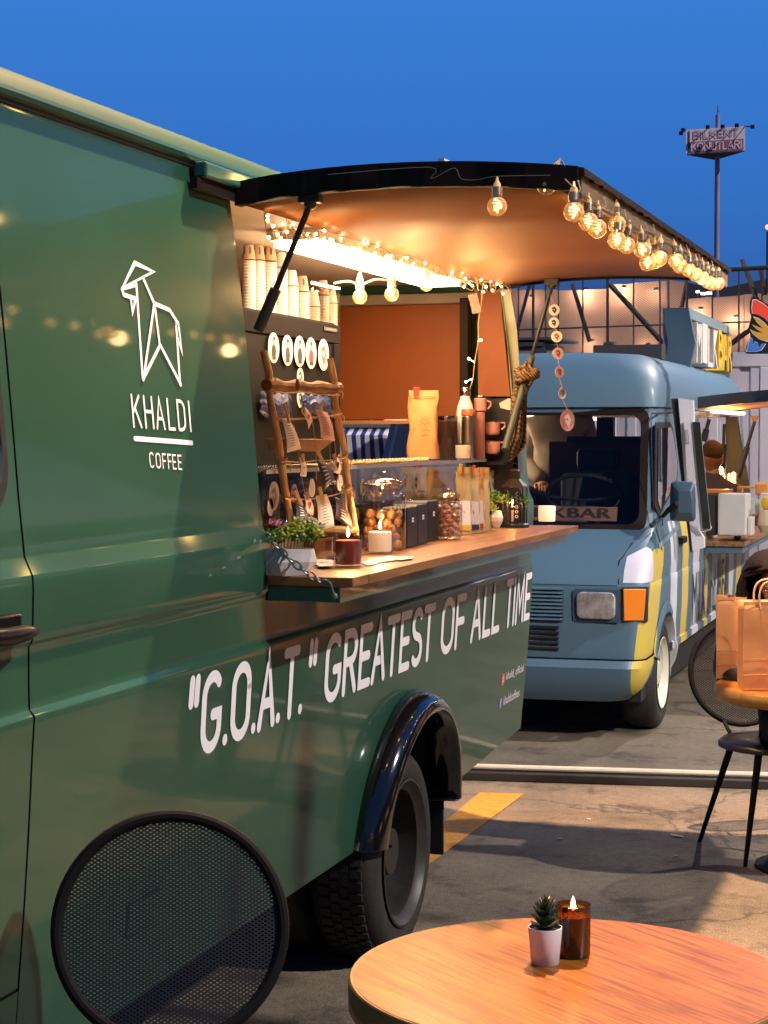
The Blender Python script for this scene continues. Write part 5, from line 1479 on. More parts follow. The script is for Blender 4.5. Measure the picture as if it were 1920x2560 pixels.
for a_, c_, col_, lo, fl_ in STR:
    y0, y1 = Ys(a_), Ys(c_); SY.append((y0, y1))
    if fl_:
        k = .62
        f_ = shade_band(y0, y1, k, 1.10)
        f_ = M_('MULTIPLY', f_, M_('GREATER_THAN', Xc, M_('MULTIPLY_ADD', Zc_, .10, HW - .115)))
    else:
        f_ = M_('MULTIPLY', shade_band(y0, y1, .10, 1.10), sideM)
    cur = mixc(cur, M_('MULTIPLY', f_, zlim), col_)
# white corner patch on the wing
f_ = M_('MULTIPLY', M_('MULTIPLY', M_('GREATER_THAN', Zc_, .915), M_('LESS_THAN', Zc_, M_('MULTIPLY_ADD', Xc, .55, 1.055 - .83 * .55))), M_('GREATER_THAN', Xc, HW - .135))
cur = mixc(cur, M_('MULTIPLY', f_, M_('LESS_THAN', Yc, 10.46 - 13.5)), (.60, .58, .64))
n.links.new(cur, b.inputs['Base Color'])
# body levels: z, half width, front Y, corner radius
LV = [(.24, HW - .12, 10.20, .16), (.30, HW - .05, 10.15, .15), (.36, HW - .02, 10.12, .14), (.44, HW, 10.10, .13), (.482, HW, 10.12, .12), (.486, HW - .012, 10.165, .10), (.50, HW - .008, 10.165, .10), (.70, HW, 10.175, .09),
      (.895, HW, 10.185, .08), (.902, HW - .004, 10.20, .08), (.98, HW, 10.24, .09), (1.08, HW - .005, 10.36, .10), (1.16, HW - .015, 10.50, .09), (1.195, HW - .022, 10.57, .08),
      (1.205, HW - .026, 10.60, .075), (1.45, HW - .032, 10.71, .07), (1.70, HW - .045, 10.82, .07), (1.88, HW - .058, 10.90, .07), (1.905, HW - .060, 10.905, .07), (1.912, HW - .048, 10.87, .09),
      (2.02, HW - .05, 10.89, .13), (2.12, HW - .085, 10.94, .18), (2.195, HW - .15, 11.02, .22), (2.24, HW - .24, 11.14, .24), (2.262, HW - .42, 11.45, .30), (2.272, HW - .70, 11.9, .2)]
NXF = 16; NCR = 6
def plan(z_, hw, yf, rc, ys_side):
    """points from rear-left round the front to rear-right"""
    crown = lambda x: yf + .035 * (x / hw) ** 2
    right = []
    for k in range(NCR + 1):
        a = pi / 2 * k / NCR
        right.append((hw - rc + rc * sin(a), crown(hw - rc) + rc * (1 - cos(a))))
    front = [(-(hw - rc) + 2 * (hw - rc) * k / NXF) for k in range(NXF + 1)]
    P_ = []
    for y in reversed(ys_side): P_.append((-hw, y))
    for x, y in reversed(right): P_.append((-x, y))
    for x in front[1:-1]: P_.append((x, crown(x)))
    for x, y in right: P_.append((x, y))
    for y in ys_side: P_.append((hw, y))
    return [Vector((VX + x, y, z_)) for x, y in P_]
WY, WZ, WRR = 10.90, .305, .40
ysd = [10.42 + .04 * k for k in range(25)] + [11.55, 11.7, 12.0, 12.3, 12.60, 13.4, 14.2, 15.0, 15.15]
def zfix(lv):
    return [plan(z_, hw, yf, rc, [max(y, yf + .035 + rc + .012 * (i + 1)) if i < 12 else (y if y > yf + .035 + rc + .1 else yf + .035 + rc + .1 + .012 * i) for i, y in enumerate(ysd)]) for z_, hw, yf, rc in lv]
def body_piece(name, lv, keep):
    rows = zfix(lv); mb = MB(); nc = len(rows[0])
    mb.grid(rows, lambda i, j: keep(sum((rows[i][j] + rows[i + 1][j + 1]).xyz[q_] for q_ in (0,)) / 2, (rows[i][j].y + rows[i + 1][j + 1].y) / 2, (lv[i][0] + lv[i + 1][0]) / 2, j))
    return mb.build(name, bp_, V, smooth=True, angle=32)
nside = len(ysd); j_front0 = nside + NCR + 1; 
def is_front(j): return nside + NCR <= j <= nside + NCR + NXF - 1
# refine levels between .24 and .9 for the arch
def refine(lv, step=.05):
    out_ = []
    for a, c in zip(lv, lv[1:]):
        k = max(1, int((c[0] - a[0]) / step)) if c[0] < .9 else 1
        for q_ in range(k): out_.append(tuple(a[w] + (c[w] - a[w]) * q_ / k for w in range(4)))
    out_.append(lv[-1]); return out_
inarch = lambda y, z: (y - WY) ** 2 + (z - WZ) ** 2 < (WRR + .022) ** 2
body_piece('bumper', refine(LV[:5], .03), lambda x, y, z, j: y < 10.62 and not inarch(y, z))
body_piece('front_body', refine(LV[5:13], .04), lambda x, y, z, j: not inarch(y, z))
body_piece('rocker_panel', refine(LV[3:6], .02), lambda x, y, z, j: y > 11.2)
body_piece('cab_body', LV[12:19], lambda x, y, z, j: (not (is_front(j) and 1.2 < z < 1.885)) and not (y > 12.6 and x > VX and y < 15.0 and 1.02 < z) and not (y > 12.6 and x < VX and y < 15.0 and z > 1.3))
body_piece('roof', LV[18:], lambda x, y, z, j: True)
# lower serving-side panel below the opening is in front_body; close roof top
rt_ = zfix([LV[-1]])[0]; MB().add(rt_, [tuple(range(len(rt_)))]).build('roof_top', bp_, V)
# rear wall of van
MB().box((VX - HW + .03, 15.13, .45), (VX + HW - .03, 15.15, 1.30)).build('rear_wall', bp_, V)
MB().box((VX - HW + .06, 10.4, .22), (VX + HW - .06, 15.1, .45)).build('underbody', matte, V)
# cowl lines
seamm = mat('gap_dark', (.01, .014, .02), .7)
def front_strip(z_, y_, x0, x1, h_, name='panel_gap', m=None, d_=.004):
    mb = MB(); N = 12
    P_ = [(x0 + (x1 - x0) * k / N) for k in range(N + 1)]
    mb.grid([[Vector((x, y_ + .035 * ((x - VX) / HW) ** 2 - d_, z_ - h_ / 2)) for x in P_], [Vector((x, y_ + .035 * ((x - VX) / HW) ** 2 - d_, z_ + h_ / 2)) for x in P_]])
    return mb.build(name, m or seamm, V)
front_strip(.898, 10.19, VX - .80, VX + .80, .006)
front_strip(.40, 10.118, VX - .78, VX + .78, .005)
# grille slats as recessed dark slots with blue bars
GX0, GX1 = VX - .49, VX + .50
MB().box((GX0, 10.165, .695), (GX1, 10.178, .878)).build('grille_recess', matte, V)
for k in range(9):
    z_ = .700 + k * .0215
    MB().hexa([(GX0, 10.150, z_), (GX1, 10.150, z_), (GX1, 10.176, z_ + .004), (GX0, 10.176, z_ + .004), (GX0, 10.152, z_ + .010), (GX1, 10.152, z_ + .010), (GX1, 10.176, z_ + .013), (GX0, 10.176, z_ + .013)]).build('grille_slat', bp_, V)
for k in range(5):
    z_ = .530 + k * .030
    MB().box((GX0 + .02, 10.156, z_), (GX1 - .02, 10.170, z_ + .016)).build('grille_slot', matte, V, bevel=.004)
def on_front(p, d_=0.0):
    z_ = 1.0
    for _ in range(8):
        for a, c in zip(LV, LV[1:]):
            if z_ <= c[0]: f_ = (z_ - a[0]) / (c[0] - a[0]); y_ = a[2] + (c[2] - a[2]) * f_; break
        q_ = at(p, Y=y_ + .028 - d_); z_ = q_.z
    return q_
for ps_ in ([z5(748, 388), z5(750, 262), z5(775, 222), z5(832, 140)], [z5(448, 225), z5(468, 190), z5(500, 150)]):
    MB().tube(crom([on_front(p, .006) for p in ps_]), .004, 5).build('hood_gap', seamm, V)
# headlights and indicators
lens = mat('headlight_lens', (.50, .44, .43), .15, metal=.35, coat=1.0, var=.6, vscale=14, bump=.5, bscale=70)
orange = mat('indicator_orange', (.75, .20, .01), .25, coat=.8, emis=(1, .25, .0), estr=.08, bump=.4, bscale=90)
def rrect3(x0, x1, z0, z1_, r, y):
    return [Vector((a_, y, c_)) for a_, c_ in rrect(x0, x1, z0, z1_, r)]
for sg in (1, -1):
    X0, X1 = (VX + sg * .58, VX + sg * .80); X0, X1 = min(X0, X1), max(X0, X1)
    hl = bpy.data.objects.new('headlight', None); COL.objects.link(hl); hl.parent = V; hl.location = Vector(((X0 + X1) / 2, 10.17, .79)) - wl(V)
    fr_ = rrect3(X0 - .025, X1 + .025, .695, .878, .02, 10.176)
    MB().ext(fr_, (0, .02, 0)).build('bezel', mat('bezel_blue', (.035, .075, .12), .5), hl)
    MB().ext(rrect3(X0, X1, .712, .865, .035, 10.150), (0, .03, 0)).build('lens', lens, hl, bevel=.008, smooth=True)
    ia, ib_ = (VX + sg * .845, VX + sg * .962); ia, ib_ = min(ia, ib_), max(ia, ib_)
    it = bpy.data.objects.new('indicator', None); COL.objects.link(it); it.parent = V; it.location = Vector(((ia + ib_) / 2, 10.2, .79)) - wl(V)
    y_in, y_out = 10.180, 10.222
    ya_, yb_ = (y_in, y_out) if sg > 0 else (y_out, y_in)
    MB().hexa([(ia, ya_, .705), (ib_ - .012 * (sg > 0), yb_, .705), (ib_ - .012 * (sg > 0), yb_ + .05, .705), (ia, ya_ + .05, .705), (ia - .004, ya_ - .006, .885), (ib_, yb_ - .004, .885), (ib_, yb_ + .05, .885), (ia - .004, ya_ + .05, .885)]).build('lens', orange, it, bevel=.006)
    MB().hexa([(ia - .008, ya_ + .006, .698), (ib_ + .004, yb_ + .008, .698), (ib_ + .004, yb_ + .05, .698), (ia - .008, ya_ + .05, .698), (ia - .010, ya_ + .006, .893), (ib_ + .006, yb_ + .008, .893), (ib_ + .006, yb_ + .05, .893), (ia - .010, ya_ + .05, .893)]).build('bezel', seamm, it)
# windscreen
def wsy(z_): return 10.60 + (z_ - 1.205) * .444
def ws_pt(x, z_, d_=0): return Vector((VX + x, wsy(z_) + .035 * (x / HW) ** 2 - d_, z_))
hw1, hw0 = HW - .150, HW - .118
def ws_outline(g, n_=6, r=.07):
    pts = []
    for sx_, zc_, a0 in ((1, 1, 0), (-1, 1, 90), (-1, 0, 180), (1, 0, 270)):
        zz = 1.862 + g if zc_ else 1.222 - g; hw_ = (hw1 if zc_ else hw0) + g
        cx_, cz_ = sx_ * (hw_ - r), zz + (-r if zc_ else r)
        for k in range(n_ + 1):
            a = rad(a0 + 90 * k / n_); pts.append((cx_ + r * cos(a), cz_ + r * sin(a)))
    return pts
wo = ws_outline(.045); wi = ws_outline(0)
k = len(wo)
MB().add([ws_pt(x, z_, .012) for x, z_ in wo] + [ws_pt(x, z_, .016) for x, z_ in wi] + [ws_pt(x, z_, -.02) for x, z_ in wi], [(i, (i + 1) % k, k + (i + 1) % k, k + i) for i in range(k)] + [(k + i, k + (i + 1) % k, 2 * k + (i + 1) % k, 2 * k + i) for i in range(k)]).build('windscreen_seal', dark, V, smooth=True)
wsl = MB(); rows = []
for i in range(7):
    z_ = 1.222 + .64 * i / 6; rows.append([ws_pt(-hw0 + 2 * hw0 * j / 10, z_, -.005) for j in range(11)])
wsl.grid(rows).build('windscreen', thin_glass('windscreen_glass', (.86, .88, .88), .025, fac=.22), V, smooth=True)
# fill ring between body opening and seal
MB().grid([[ws_pt(-HW + .09, z_, -.012) for z_ in (1.2, 1.5, 1.89)], [ws_pt(-hw0 - .01, z_, -.012) for z_ in (1.2, 1.5, 1.89)]]).build('screen_pillar', bp_, V)
MB().grid([[ws_pt(HW - .09, z_, -.012) for z_ in (1.2, 1.5, 1.89)], [ws_pt(hw0 + .01, z_, -.012) for z_ in (1.2, 1.5, 1.89)]]).build('screen_pillar', bp_, V)
# wiper
wp = [ws_pt(-.10, 1.215, .03), ws_pt(.25, 1.24, .03), ws_pt(.55, 1.235, .03)]
MB().tube(wp, .006, 6).build('wiper', rubber, V)
# cab interior
it = mat('cab_dark', (.035, .030, .034), .6); brn = mat('cab_brown_wood', (.16, .065, .035), .6, var=.3, vscale=6)
MB().box((VX - .88, 10.72, 1.02), (VX + .86, 11.1, 1.20)).build('dashboard', it, V, bevel=.02)
MB().box((VX + .05, 10.80, 1.20), (VX + .55, 11.02, 1.315)).build('instrument_hood', mat('hood_navy', (.03, .035, .06), .5), V, bevel=.02)
sw = [Vector((VX + .42 + .235 * cos(a), 11.16 - .10 * sin(a) * .6, 1.375 + .125 * sin(a))) for a in [2 * pi * k / 28 for k in range(28)]]
MB().tube(sw, .014, 8, closed=True).tube([Vector((VX + .2, 11.16, 1.36)), Vector((VX + .42, 11.13, 1.34)), Vector((VX + .64, 11.16, 1.36))], .012, 6).tube([Vector((VX + .42, 11.13, 1.34)), Vector((VX + .42, 10.95, 1.22))], .02, 8).build('steering_wheel', rubber, V, smooth=True)
for q_ in (.42, -.45):
    MB().box((VX + q_ - .24, 11.55, 1.0), (VX + q_ + .24, 11.68, 1.50)).build('seat_back', it, V, bevel=.04)
    MB().box((VX + q_ - .14, 11.56, 1.52), (VX + q_ + .14, 11.64, 1.66)).build('headrest', it, V, bevel=.035)
MB().box((VX + .02, 11.95, .9), (VX + .90, 11.99, 1.70)).build('partition', brn, V)
MB().box((VX + .15, 11.90, 1.70), (VX + .90, 12.1, 1.735)).build('partition_shelf', it, V)
MB().box((VX - .90, 11.2, 1.885), (VX + .80, 15.1, 1.90)).build('cab_ceiling', mat('cab_ceiling_white', (.5, .45, .38), .6), V)
MB().box((VX - .90, 12.6, 1.86), (VX - .2, 14.8, 1.884)).build('galley_lamp', mat('galley_lamp_glow', (1, .9, .75), .5, emis=(1, .72, .42), estr=7), V)
MB().box((VX + .862, 10.99, 1.0), (VX + .872, 12.55, 1.86)).build('cab_dark_sheet', it, V)  # dark sheet added so the sunlit cab wall stays in shade
MB().box((VX + .34, 11.93, 1.735), (VX + .45, 12.0, 1.86)).build('dark_cup', it, V)
# wood plank sign behind the windscreen
mkb = thing('plank_sign', 'wooden plank with burnt block lettering behind the blue van windscreen', 'sign', (VX + .1, 10.72, 1.215))
pl0, pl1 = at(z4(225, 1590), Y=10.67), at(z4(735, 1590), Y=10.67); zt_ = at(z4(500, 1480), Y=10.70).z
wd = wood('burnt_plank', (.12, .055, .03), (.26, .13, .07), (1, 10, 10), ring=4)
x0_ = pl0.x - .12
MB().hexa([(x0_, 10.655, 1.240), (pl1.x, 10.655, 1.240), (pl1.x, 10.672, 1.240), (x0_, 10.672, 1.240), (x0_, 10.69, zt_), (pl1.x, 10.69, zt_), (pl1.x, 10.707, zt_), (x0_, 10.707, zt_)]).build('board', wd, mkb)
tb_ = MB(); L_ = pl1.x - x0_ - .03
for off_ in (0, .004, .008):
    put_text(tb_, 'MILKBAR', (zt_ - 1.240) * .70, L_ * .96, lambda u, v, l: Vector((x0_ + .015 + u + off_, 10.655 - .0015 - off_ * .02 + .35 * (v + .02) * 1.0, 1.240 + .018 + v)))
tb_.build('burnt_lettering', mat('burnt_ink', (.025, .008, .006), .8), mkb)
# door: gaps, window, handle
XS = VX + HW
def bx_(z_):
    for a, c in zip(LV, LV[1:]):
        if z_ <= c[0]: f_ = (z_ - a[0]) / (c[0] - a[0]); return VX + a[1] + (c[1] - a[1]) * f_
    return XS
def on_van(p, d_=0.0):
    X = -1.74
    for _ in range(5): X = bx_(at(p, X=X).z) + d_
    return at(p, X=X)
def van_strip(pts, w, m, name, d_=.003, par=None):
    P_ = [on_van(p) for p in pts]; mb = MB(); ribbon(mb, [(p.y, p.z) for p in P_], w, lambda u, v, l: Vector((bx_(v) + d_, u, v)), 0); return mb.build(name, m, par or V)
van_strip([z4(945, 915), z4(948, 1200), z4(960, 1560), z5(1010, 180)], .020, seamm, 'door_gap')
van_strip([z4(945, 912), z4(1075, 905)], .012, seamm, 'door_gap')
van_strip([z5(990, 160), z5(1105, 40)], .03, mat('crease_light', (.14, .24, .30), .3), 'door_crease', .006)
d = bpy.data.lights.new('galley_light', 'POINT'); d.energy = 20; d.color = (1, .62, .35); d.shadow_soft_size = .1
o = bpy.data.objects.new('galley_light', d); COL.objects.link(o); o.parent = V; o.location = Vector((-3.35, 12.35, 1.72)) - wl(V)
wpo = [z4(972, 965), z4(1060, 962), z4(1075, 1000), z4(1110, 1240), z4(1100, 1330), z4(990, 1545), z4(968, 1480)]
P_ = [on_van(p) for p in wpo]
MB().add([Vector((bx_(p.z) + .003, p.y, p.z)) for p in P_], [tuple(range(len(P_)))]).build('door_window_seal', rubber, V, solid=.006)
c_ = sum((p for p in P_), Vector()) / len(P_)
MB().add([Vector((bx_(q_.z) + .008, q_.y, q_.z)) for q_ in [c_.lerp(p, .86) for p in P_]], [tuple(range(len(P_)))]).build('door_window', mat('dark_glass2', (.02, .022, .03), .05, coat=1.0), V)
q0 = on_van(zc(268, 1960), .03)
hd_ = MB().box(q0 + Vector((-.04, -.09, -.022)), q0 + Vector((.0, .10, .022))).build('door_handle', dark, V, bevel=.01)
# mirror on arm
mr_ = bpy.data.objects.new('wing_mirror', None); COL.objects.link(mr_); mr_.parent = V; mr_.location = Vector((-1.6, 10.9, 1.3)) - wl(V)
MY = 10.55
cs = [at(zc(*p), Y=MY) for p in ((100, 1250), (140, 1225), (370, 1225), (390, 1250), (405, 1480), (400, 1700), (380, 1735), (110, 1725), (90, 1690), (90, 1480))]
mb = MB(); cc = sum(cs, Vector()) / len(cs)
ring0 = [p + FWD * .05 for p in cs]; ring1 = [cc.lerp(p, .97) for p in cs]; ring2 = [cc.lerp(p, .55) - FWD * .045 for p in cs]
kk_ = len(cs)
mb.add(ring0 + ring1 + ring2, [tuple(range(kk_))] + [(i, (i + 1) % kk_, kk_ + (i + 1) % kk_, kk_ + i) for i in range(kk_)] + [(kk_ + i, kk_ + (i + 1) % kk_, 2 * kk_ + (i + 1) % kk_, 2 * kk_ + i) for i in range(kk_)] + [tuple(range(2 * kk_, 3 * kk_))])
mb.build('mirror_shell', mat('mirror_blue', (.045, .085, .125), .5), mr_, smooth=True, bevel=.01)
MB().tube([on_van(zc(-10, 1660), .01), at(zc(60, 1580), Y=MY - .02), at(zc(120, 1530), Y=MY - .05), at(zc(165, 1505), Y=MY - .06)], [.012, .015, .015, .02], 8).build('mirror_arm', dark, mr_, smooth=True)
# front wheel
w4 = bpy.data.objects.new('wheel', None); COL.objects.link(w4); w4.parent = V; w4.location = Vector((-1.75, WY, WZ)) - wl(V)
cream_rim = mat('cream_rim', (.62, .60, .48), .45, coat=.2)
wheel(-1.745, WY, .33, .33, .20, .208, 1, w4, cream_rim, tread=False, deep=.05)
w5 = bpy.data.objects.new('wheel', None); COL.objects.link(w5); w5.parent = V; w5.location = Vector((-3.6, WY, WZ)) - wl(V); w5['label'] = 'front wheel on the far side'
wheel(VX * 2 + 1.745, WY, .33, .33, .20, .208, -1, w5, cream_rim, tread=False, deep=.05)
# arch liner and flare
ar = MB(); rows = []
for i in range(25):
    a = rad(158 - 164 * i / 24); sec = []
    for r_, dx in ((WRR + .055, .004), (WRR + .035, .012), (WRR + .008, .020), (WRR - .012, .016), (WRR - .02, -.05)):
        z_ = WZ + r_ * sin(a); sec.append(Vector((bx_(max(z_, .3)) + dx, WY + r_ * cos(a), z_)))
    rows.append(sec)
ar.grid(rows); ar.build('arch_flare', bp_, V, smooth=True, angle=60)
prof = [(WY + (WRR - .01) * cos(a), WZ + (WRR - .01) * sin(a)) for a in [pi * i / 14 for i in range(15)]]
MB().grid([[Vector((-1.77, y, z)) for y, z in prof], [Vector((-2.2, y, z)) for y, z in prof]]).add([(-2.2, y, z) for y, z in prof], [tuple(range(15))]).build('wheel_housing', matte, V)
# serving side: counter, opening frame, awning hatch
CZ2 = 1.02
vc = bpy.data.objects.new('counter', None); COL.objects.link(vc); vc.parent = V; vc.location = Vector((-1.6, 13.5, CZ2)) - wl(V)
for k, (xa, xb) in enumerate(((-1.45, -1.56), (-1.562, -1.68), (-1.682, -2.0))):
    MB().box((xa, 12.52, CZ2 - .028), (xb, 15.1, CZ2)).build('plank', wood('counter_dark_oak', (.10, .04, .02), (.38, .19, .08), (12, 1, 12), ring=3), vc)
MB().box((-1.47, 12.55, CZ2 - .075), (-1.50, 15.1, CZ2 - .03)).box((-1.50, 12.55, CZ2 - .075), (-1.72, 12.58, CZ2 - .03)).build('support_rail', bp_, vc)
AZ = 1.93
hat = bpy.data.objects.new('hatch', None); COL.objects.link(hat); hat.parent = V; hat.location = Vector((-1.5, 13.5, AZ)) - wl(V)
def az(x): u_ = (x + 1.80) / .95; return AZ + .055 + .07 * u_ + .05 * u_ * (1 - u_)
xs2 = fr(-1.80, -.85, 8)
MB().grid([[Vector((x, y, az(x))) for x in xs2] for y in (12.55, 15.0)]).build('outer_skin', bp_, hat, smooth=True, solid=.01)
MB().grid([[Vector((x, y, az(x) - .05)) for x in xs2] for y in (12.58, 14.97)]).build('lining', mat('van_lining_orange', (.62, .30, .06), .5), hat, smooth=True)
e = MB()
for xa, xb in zip(xs2, xs2[1:]):
    e.hexa([(xa, 12.53, az(xa) - .065), (xb, 12.53, az(xb) - .065), (xb, 12.58, az(xb) - .065), (xa, 12.58, az(xa) - .065), (xa, 12.53, az(xa) + .012), (xb, 12.53, az(xb) + .012), (xb, 12.58, az(xb) + .012), (xa, 12.58, az(xa) + .012)])
e.build('edge_seal', mat('seal_navy', (.02, .022, .04), .3, coat=.5), hat, smooth=True)
e = MB()
for xa, xb in zip(xs2, xs2[1:]):
    e.hexa([(xa, 12.50, az(xa) + .02), (xb, 12.50, az(xb) + .02), (xb, 12.535, az(xb) + .0), (xa, 12.535, az(xa) + .0), (xa, 12.505, az(xa) + .03), (xb, 12.505, az(xb) + .03), (xb, 12.54, az(xb) + .03), (xa, 12.54, az(xa) + .03)])
for (pa, pb, Y_) in ((zc(570, 440), zc(490, 720), 12.8), (zc(757, 500), zc(740, 1060), 14.8), (zc(1140, 470), zc(930, 1180), 14.6)):
    a_, c_ = at(pa, Y=Y_), at(pb, Y=Y_)
    MB().tube([a_, a_.lerp(c_, .45)], .013, 8).tube([a_.lerp(c_, .45), c_], .022, 8).build('gas_strut', st_dark, V, smooth=True)
q_ = [at(zc(*p), Y=14.85) for p in ((1090, 400), (1180, 400), (1160, 470), (1115, 470))]
MB().ext(q_, (0, .05, 0)).build('strut_mount', MATS['van_lining_orange'], V)
# rear pillar of the opening (grey green)
q_ = [at(zc(*p), Y=15.0) for p in ((775, 410), (920, 410), (960, 700), (1040, 1100), (1085, 1420), (790, 1420), (780, 900))]
MB().ext(q_, (0, .06, 0)).build('rear_pillar', mat('pillar_olive', (.13, .12, .085), .5), V)
# van text print on stripes
dm = mat('print_dark', (.03, .03, .045), .6)
sg_ = MB(); a_, c_ = on_van(zf(160, 950)), on_van(zf(430, 870))
for off_ in (0,):
    put_text(sg_, 'MILK and HEAL', .34, 1.3, lambda u, v, l: Vector((bx_(.62 + v * 1.0) + .003, 12.0 + u * 1.5, .50 + v)))
sg_.build('side_lettering', dm, V)
# roof rack plates
MB().box((VX - .75, 11.9, 2.33), (VX - .02, 12.6, 2.355)).box((VX - .68, 11.86, 2.37), (VX + .10, 12.5, 2.385)).build('roof_hatch_cover', it, V)
MB().box((VX - .7, 11.95, 2.27), (VX - .6, 12.0, 2.33)).box((VX - .1, 11.95, 2.27), (VX - .02, 12.0, 2.33)).build('cover_bracket', it, V)
MB().box((VX + .28, 12.1, 2.24), (VX + .74, 12.25, 2.34)).box((VX + .35, 12.1, 2.34), (VX + .42, 12.2, 2.36)).build('sign_bracket', it, V, bevel=.004)
# roof sign box with projecting letters
sb = thing('roof_sign', 'kinked blue grey sign box with white and yellow block letters on the van roof', 'sign', (-2.05, 14.3, 2.2))
sbm = mat('sign_box_blue', (.08, .14, .19), .5, var=.15, vscale=6); sin_m = mat('sign_inside', (.32, .27, .28), .6, var=.35, vscale=7)
y0_, y1_ = 13.26, 15.52; zt0, zmid, zb0 = 2.655, 2.40, 2.165
def prof3(y): return [(-2.14, y, zb0), (-1.95, y, zb0), (-1.90, y, zmid), (-1.95, y, zt0), (-2.14, y, zt0), (-2.09, y, zmid)]
for y_, w_ in ((y0_, .06), (y1_ - .06, .06)):
    MB().ext([Vector(p) for p in prof3(y_)], (0, w_, 0)).build('end_board', sbm, sb)
for (zA, xo) in ((zb0, -1.95), (zt0 - .07, -1.95)):
    MB().box((-2.14, y0_ + .061, zA), (xo, y1_ - .061, zA + .07)).build('frame_board', mat('sign_frame_light', (.16, .22, .24), .5), sb)
MB().box((-2.14, y0_ + .061, zb0 + .071), (-2.10, y1_ - .061, zt0 - .071)).build('back_board', sin_m, sb)
LT = 'MILKBAR'; n_ = len(LT); span = (y1_ - y0_ - .16) / n_
for k, ch in enumerate(LT):
    v_, f_ = font_mesh(ch, .29, span * .88, .5)
    mb = MB(); ya_ = y0_ + .09 + k * span
    mb.add([Vector((-2.05 + .15 * (p.z + .5), ya_ + p.x, 2.265 + p.y + .012 * sin(k * 2))) for p in v_], f_)
    mb.build('letter_block', mat('sign_letter_white', (.62, .55, .50), .5) if k < 4 else mat('sign_letter_yellow', (.62, .40, .03), .5), sb)
# menu panel leaning out beside the door
mp = thing('menu_panel', 'tall tilted white menu panel with a mirror strip beside the van door', 'panel', (-1.6, 12.2, 1))
wht = mat('panel_white', (.66, .64, .70), .4)
PY = 11.30
def slab(pts, y, th, name, m, par, dy=0): return MB().ext([at(zc(*p), Y=y) for p in pts], (0, th, 0)).build(name, m, par)
slab([(90, 185), (180, 180), (350, 2110), (330, 2120)], PY + .05, .02, 'gasket', rubber, mp)
slab([(178, 178), (365, 205), (375, 480), (300, 1200), (262, 1220)], PY, .05, 'upper_frame', wht, mp)
slab([(325, 1735), (370, 1735), (500, 1930), (505, 2060), (362, 2100)], PY, .05, 'lower_frame', wht, mp)
slab([(250, 470), (360, 440), (470, 1400), (590, 1815), (575, 1840), (470, 1865), (420, 1810), (330, 1760), (290, 1200)], PY - .06, .04, 'tall_board', wht, mp)
slab([(358, 475), (450, 480), (585, 1815), (490, 1830)], PY - .085, .02, 'mirror_strip', mat('mirror_strip', (.25, .24, .22), .08, metal=.9), mp)
slab([(262, 575), (300, 575), (312, 740), (275, 735)], PY - .083, .02, 'printed_note', mat('note_grey', (.4, .4, .45), .6), mp)
# ================================================================== BACKDROP: container, mesh facade, sign tower, stalls
cw = mat('container_white', (.62, .60, .68), .5, var=.08, vscale=3)
CY = 18.0
cl = at((1738, 1100), Y=CY).x - 1.2; ctp = at(ze(1300, 1530), Y=CY).z
ct = thing('shipping_container', 'white corrugated shipping container standing behind the blue van', 'container', (cl + 3, CY + 1.2, 0))
MB().box((cl, CY + .06, ctp - .14), (cl + 6.1, CY + .16, ctp)).box((cl, CY + .06, .0), (cl + 6.1, CY + .16, .16)).build('frame_rail', cw, ct, bevel=.01)
for i, x in enumerate((cl, at(ze(1520, 1600), Y=CY).x, cl + 6.0)):
    MB().box((x, CY + .055, .16), (x + .12, CY + .15, ctp - .141)).build('frame_post', cw, ct, bevel=.01)
def corr(x0, x1):
    P_ = []; x = x0; per = .20
    while x < x1:
        for dx, dy in ((0, 0), (.08, 0), (.105, .045), (.175, .045)):
            if x + dx < x1: P_.append((x + dx, dy))
        x += per
    return MB().grid([[Vector((x, CY + .085 + dy, z_)) for x, dy in P_] for z_ in (.16, ctp - .141)])
x1_ = at(ze(1520, 1600), Y=CY).x
corr(cl + .12, x1_).build('corrugated_panel', cw, ct); corr(x1_ + .12, cl + 6.0).build('corrugated_panel', cw, ct)
MB().box((cl, CY + .17, .05), (cl + 6.1, CY + 2.5, ctp - .01)).build('box_shell', cw, ct)
# emblem sign on the container: plain flat shapes standing upright
eb = thing('emblem_sign', 'black outlined red, amber and blue feather shaped sign on top of the container', 'sign', (at((1900, 880), Y=CY).x, CY, ctp))
def shp(pts, y, th, name, m, par=eb): return MB().ext([at(ze(*p), Y=y) for p in pts], (0, th, 0)).build(name, m, par)
blkp = mat('sign_black', (.008, .008, .01), .5)
shp([(1400, 650), (1480, 660), (1640, 760), (1900, 980), (1900, 1560), (1300, 1560), (1310, 1440), (1380, 1290), (1345, 1150), (1375, 1040), (1390, 960), (1365, 880), (1370, 740)], CY + .06, .08, 'backing_board', blkp)
lit = lambda nm_, c_, e_: mat(nm_, c_, .4, emis=c_, estr=e_)
lw_ = lit('sign_line_white', (.8, .8, .85), .25)
def shape2(pts, name, colm, k_=.06):
    cx = sum(p[0] for p in pts) / len(pts); cy = sum(p[1] for p in pts) / len(pts)
    shp(pts, CY + .05, .012, name + '_edge', lw_)
    shp([(x + (cx - x) * k_, y + (cy - y) * k_) for x, y in pts], CY + .044, .008, name, colm)
shape2([(1410, 695), (1470, 690), (1580, 750), (1700, 850), (1850, 1000), (1850, 1150), (1700, 1100), (1600, 985), (1490, 930), (1405, 920), (1392, 820)], 'red_feather', lit('sign_red', (.75, .06, .03), .5))
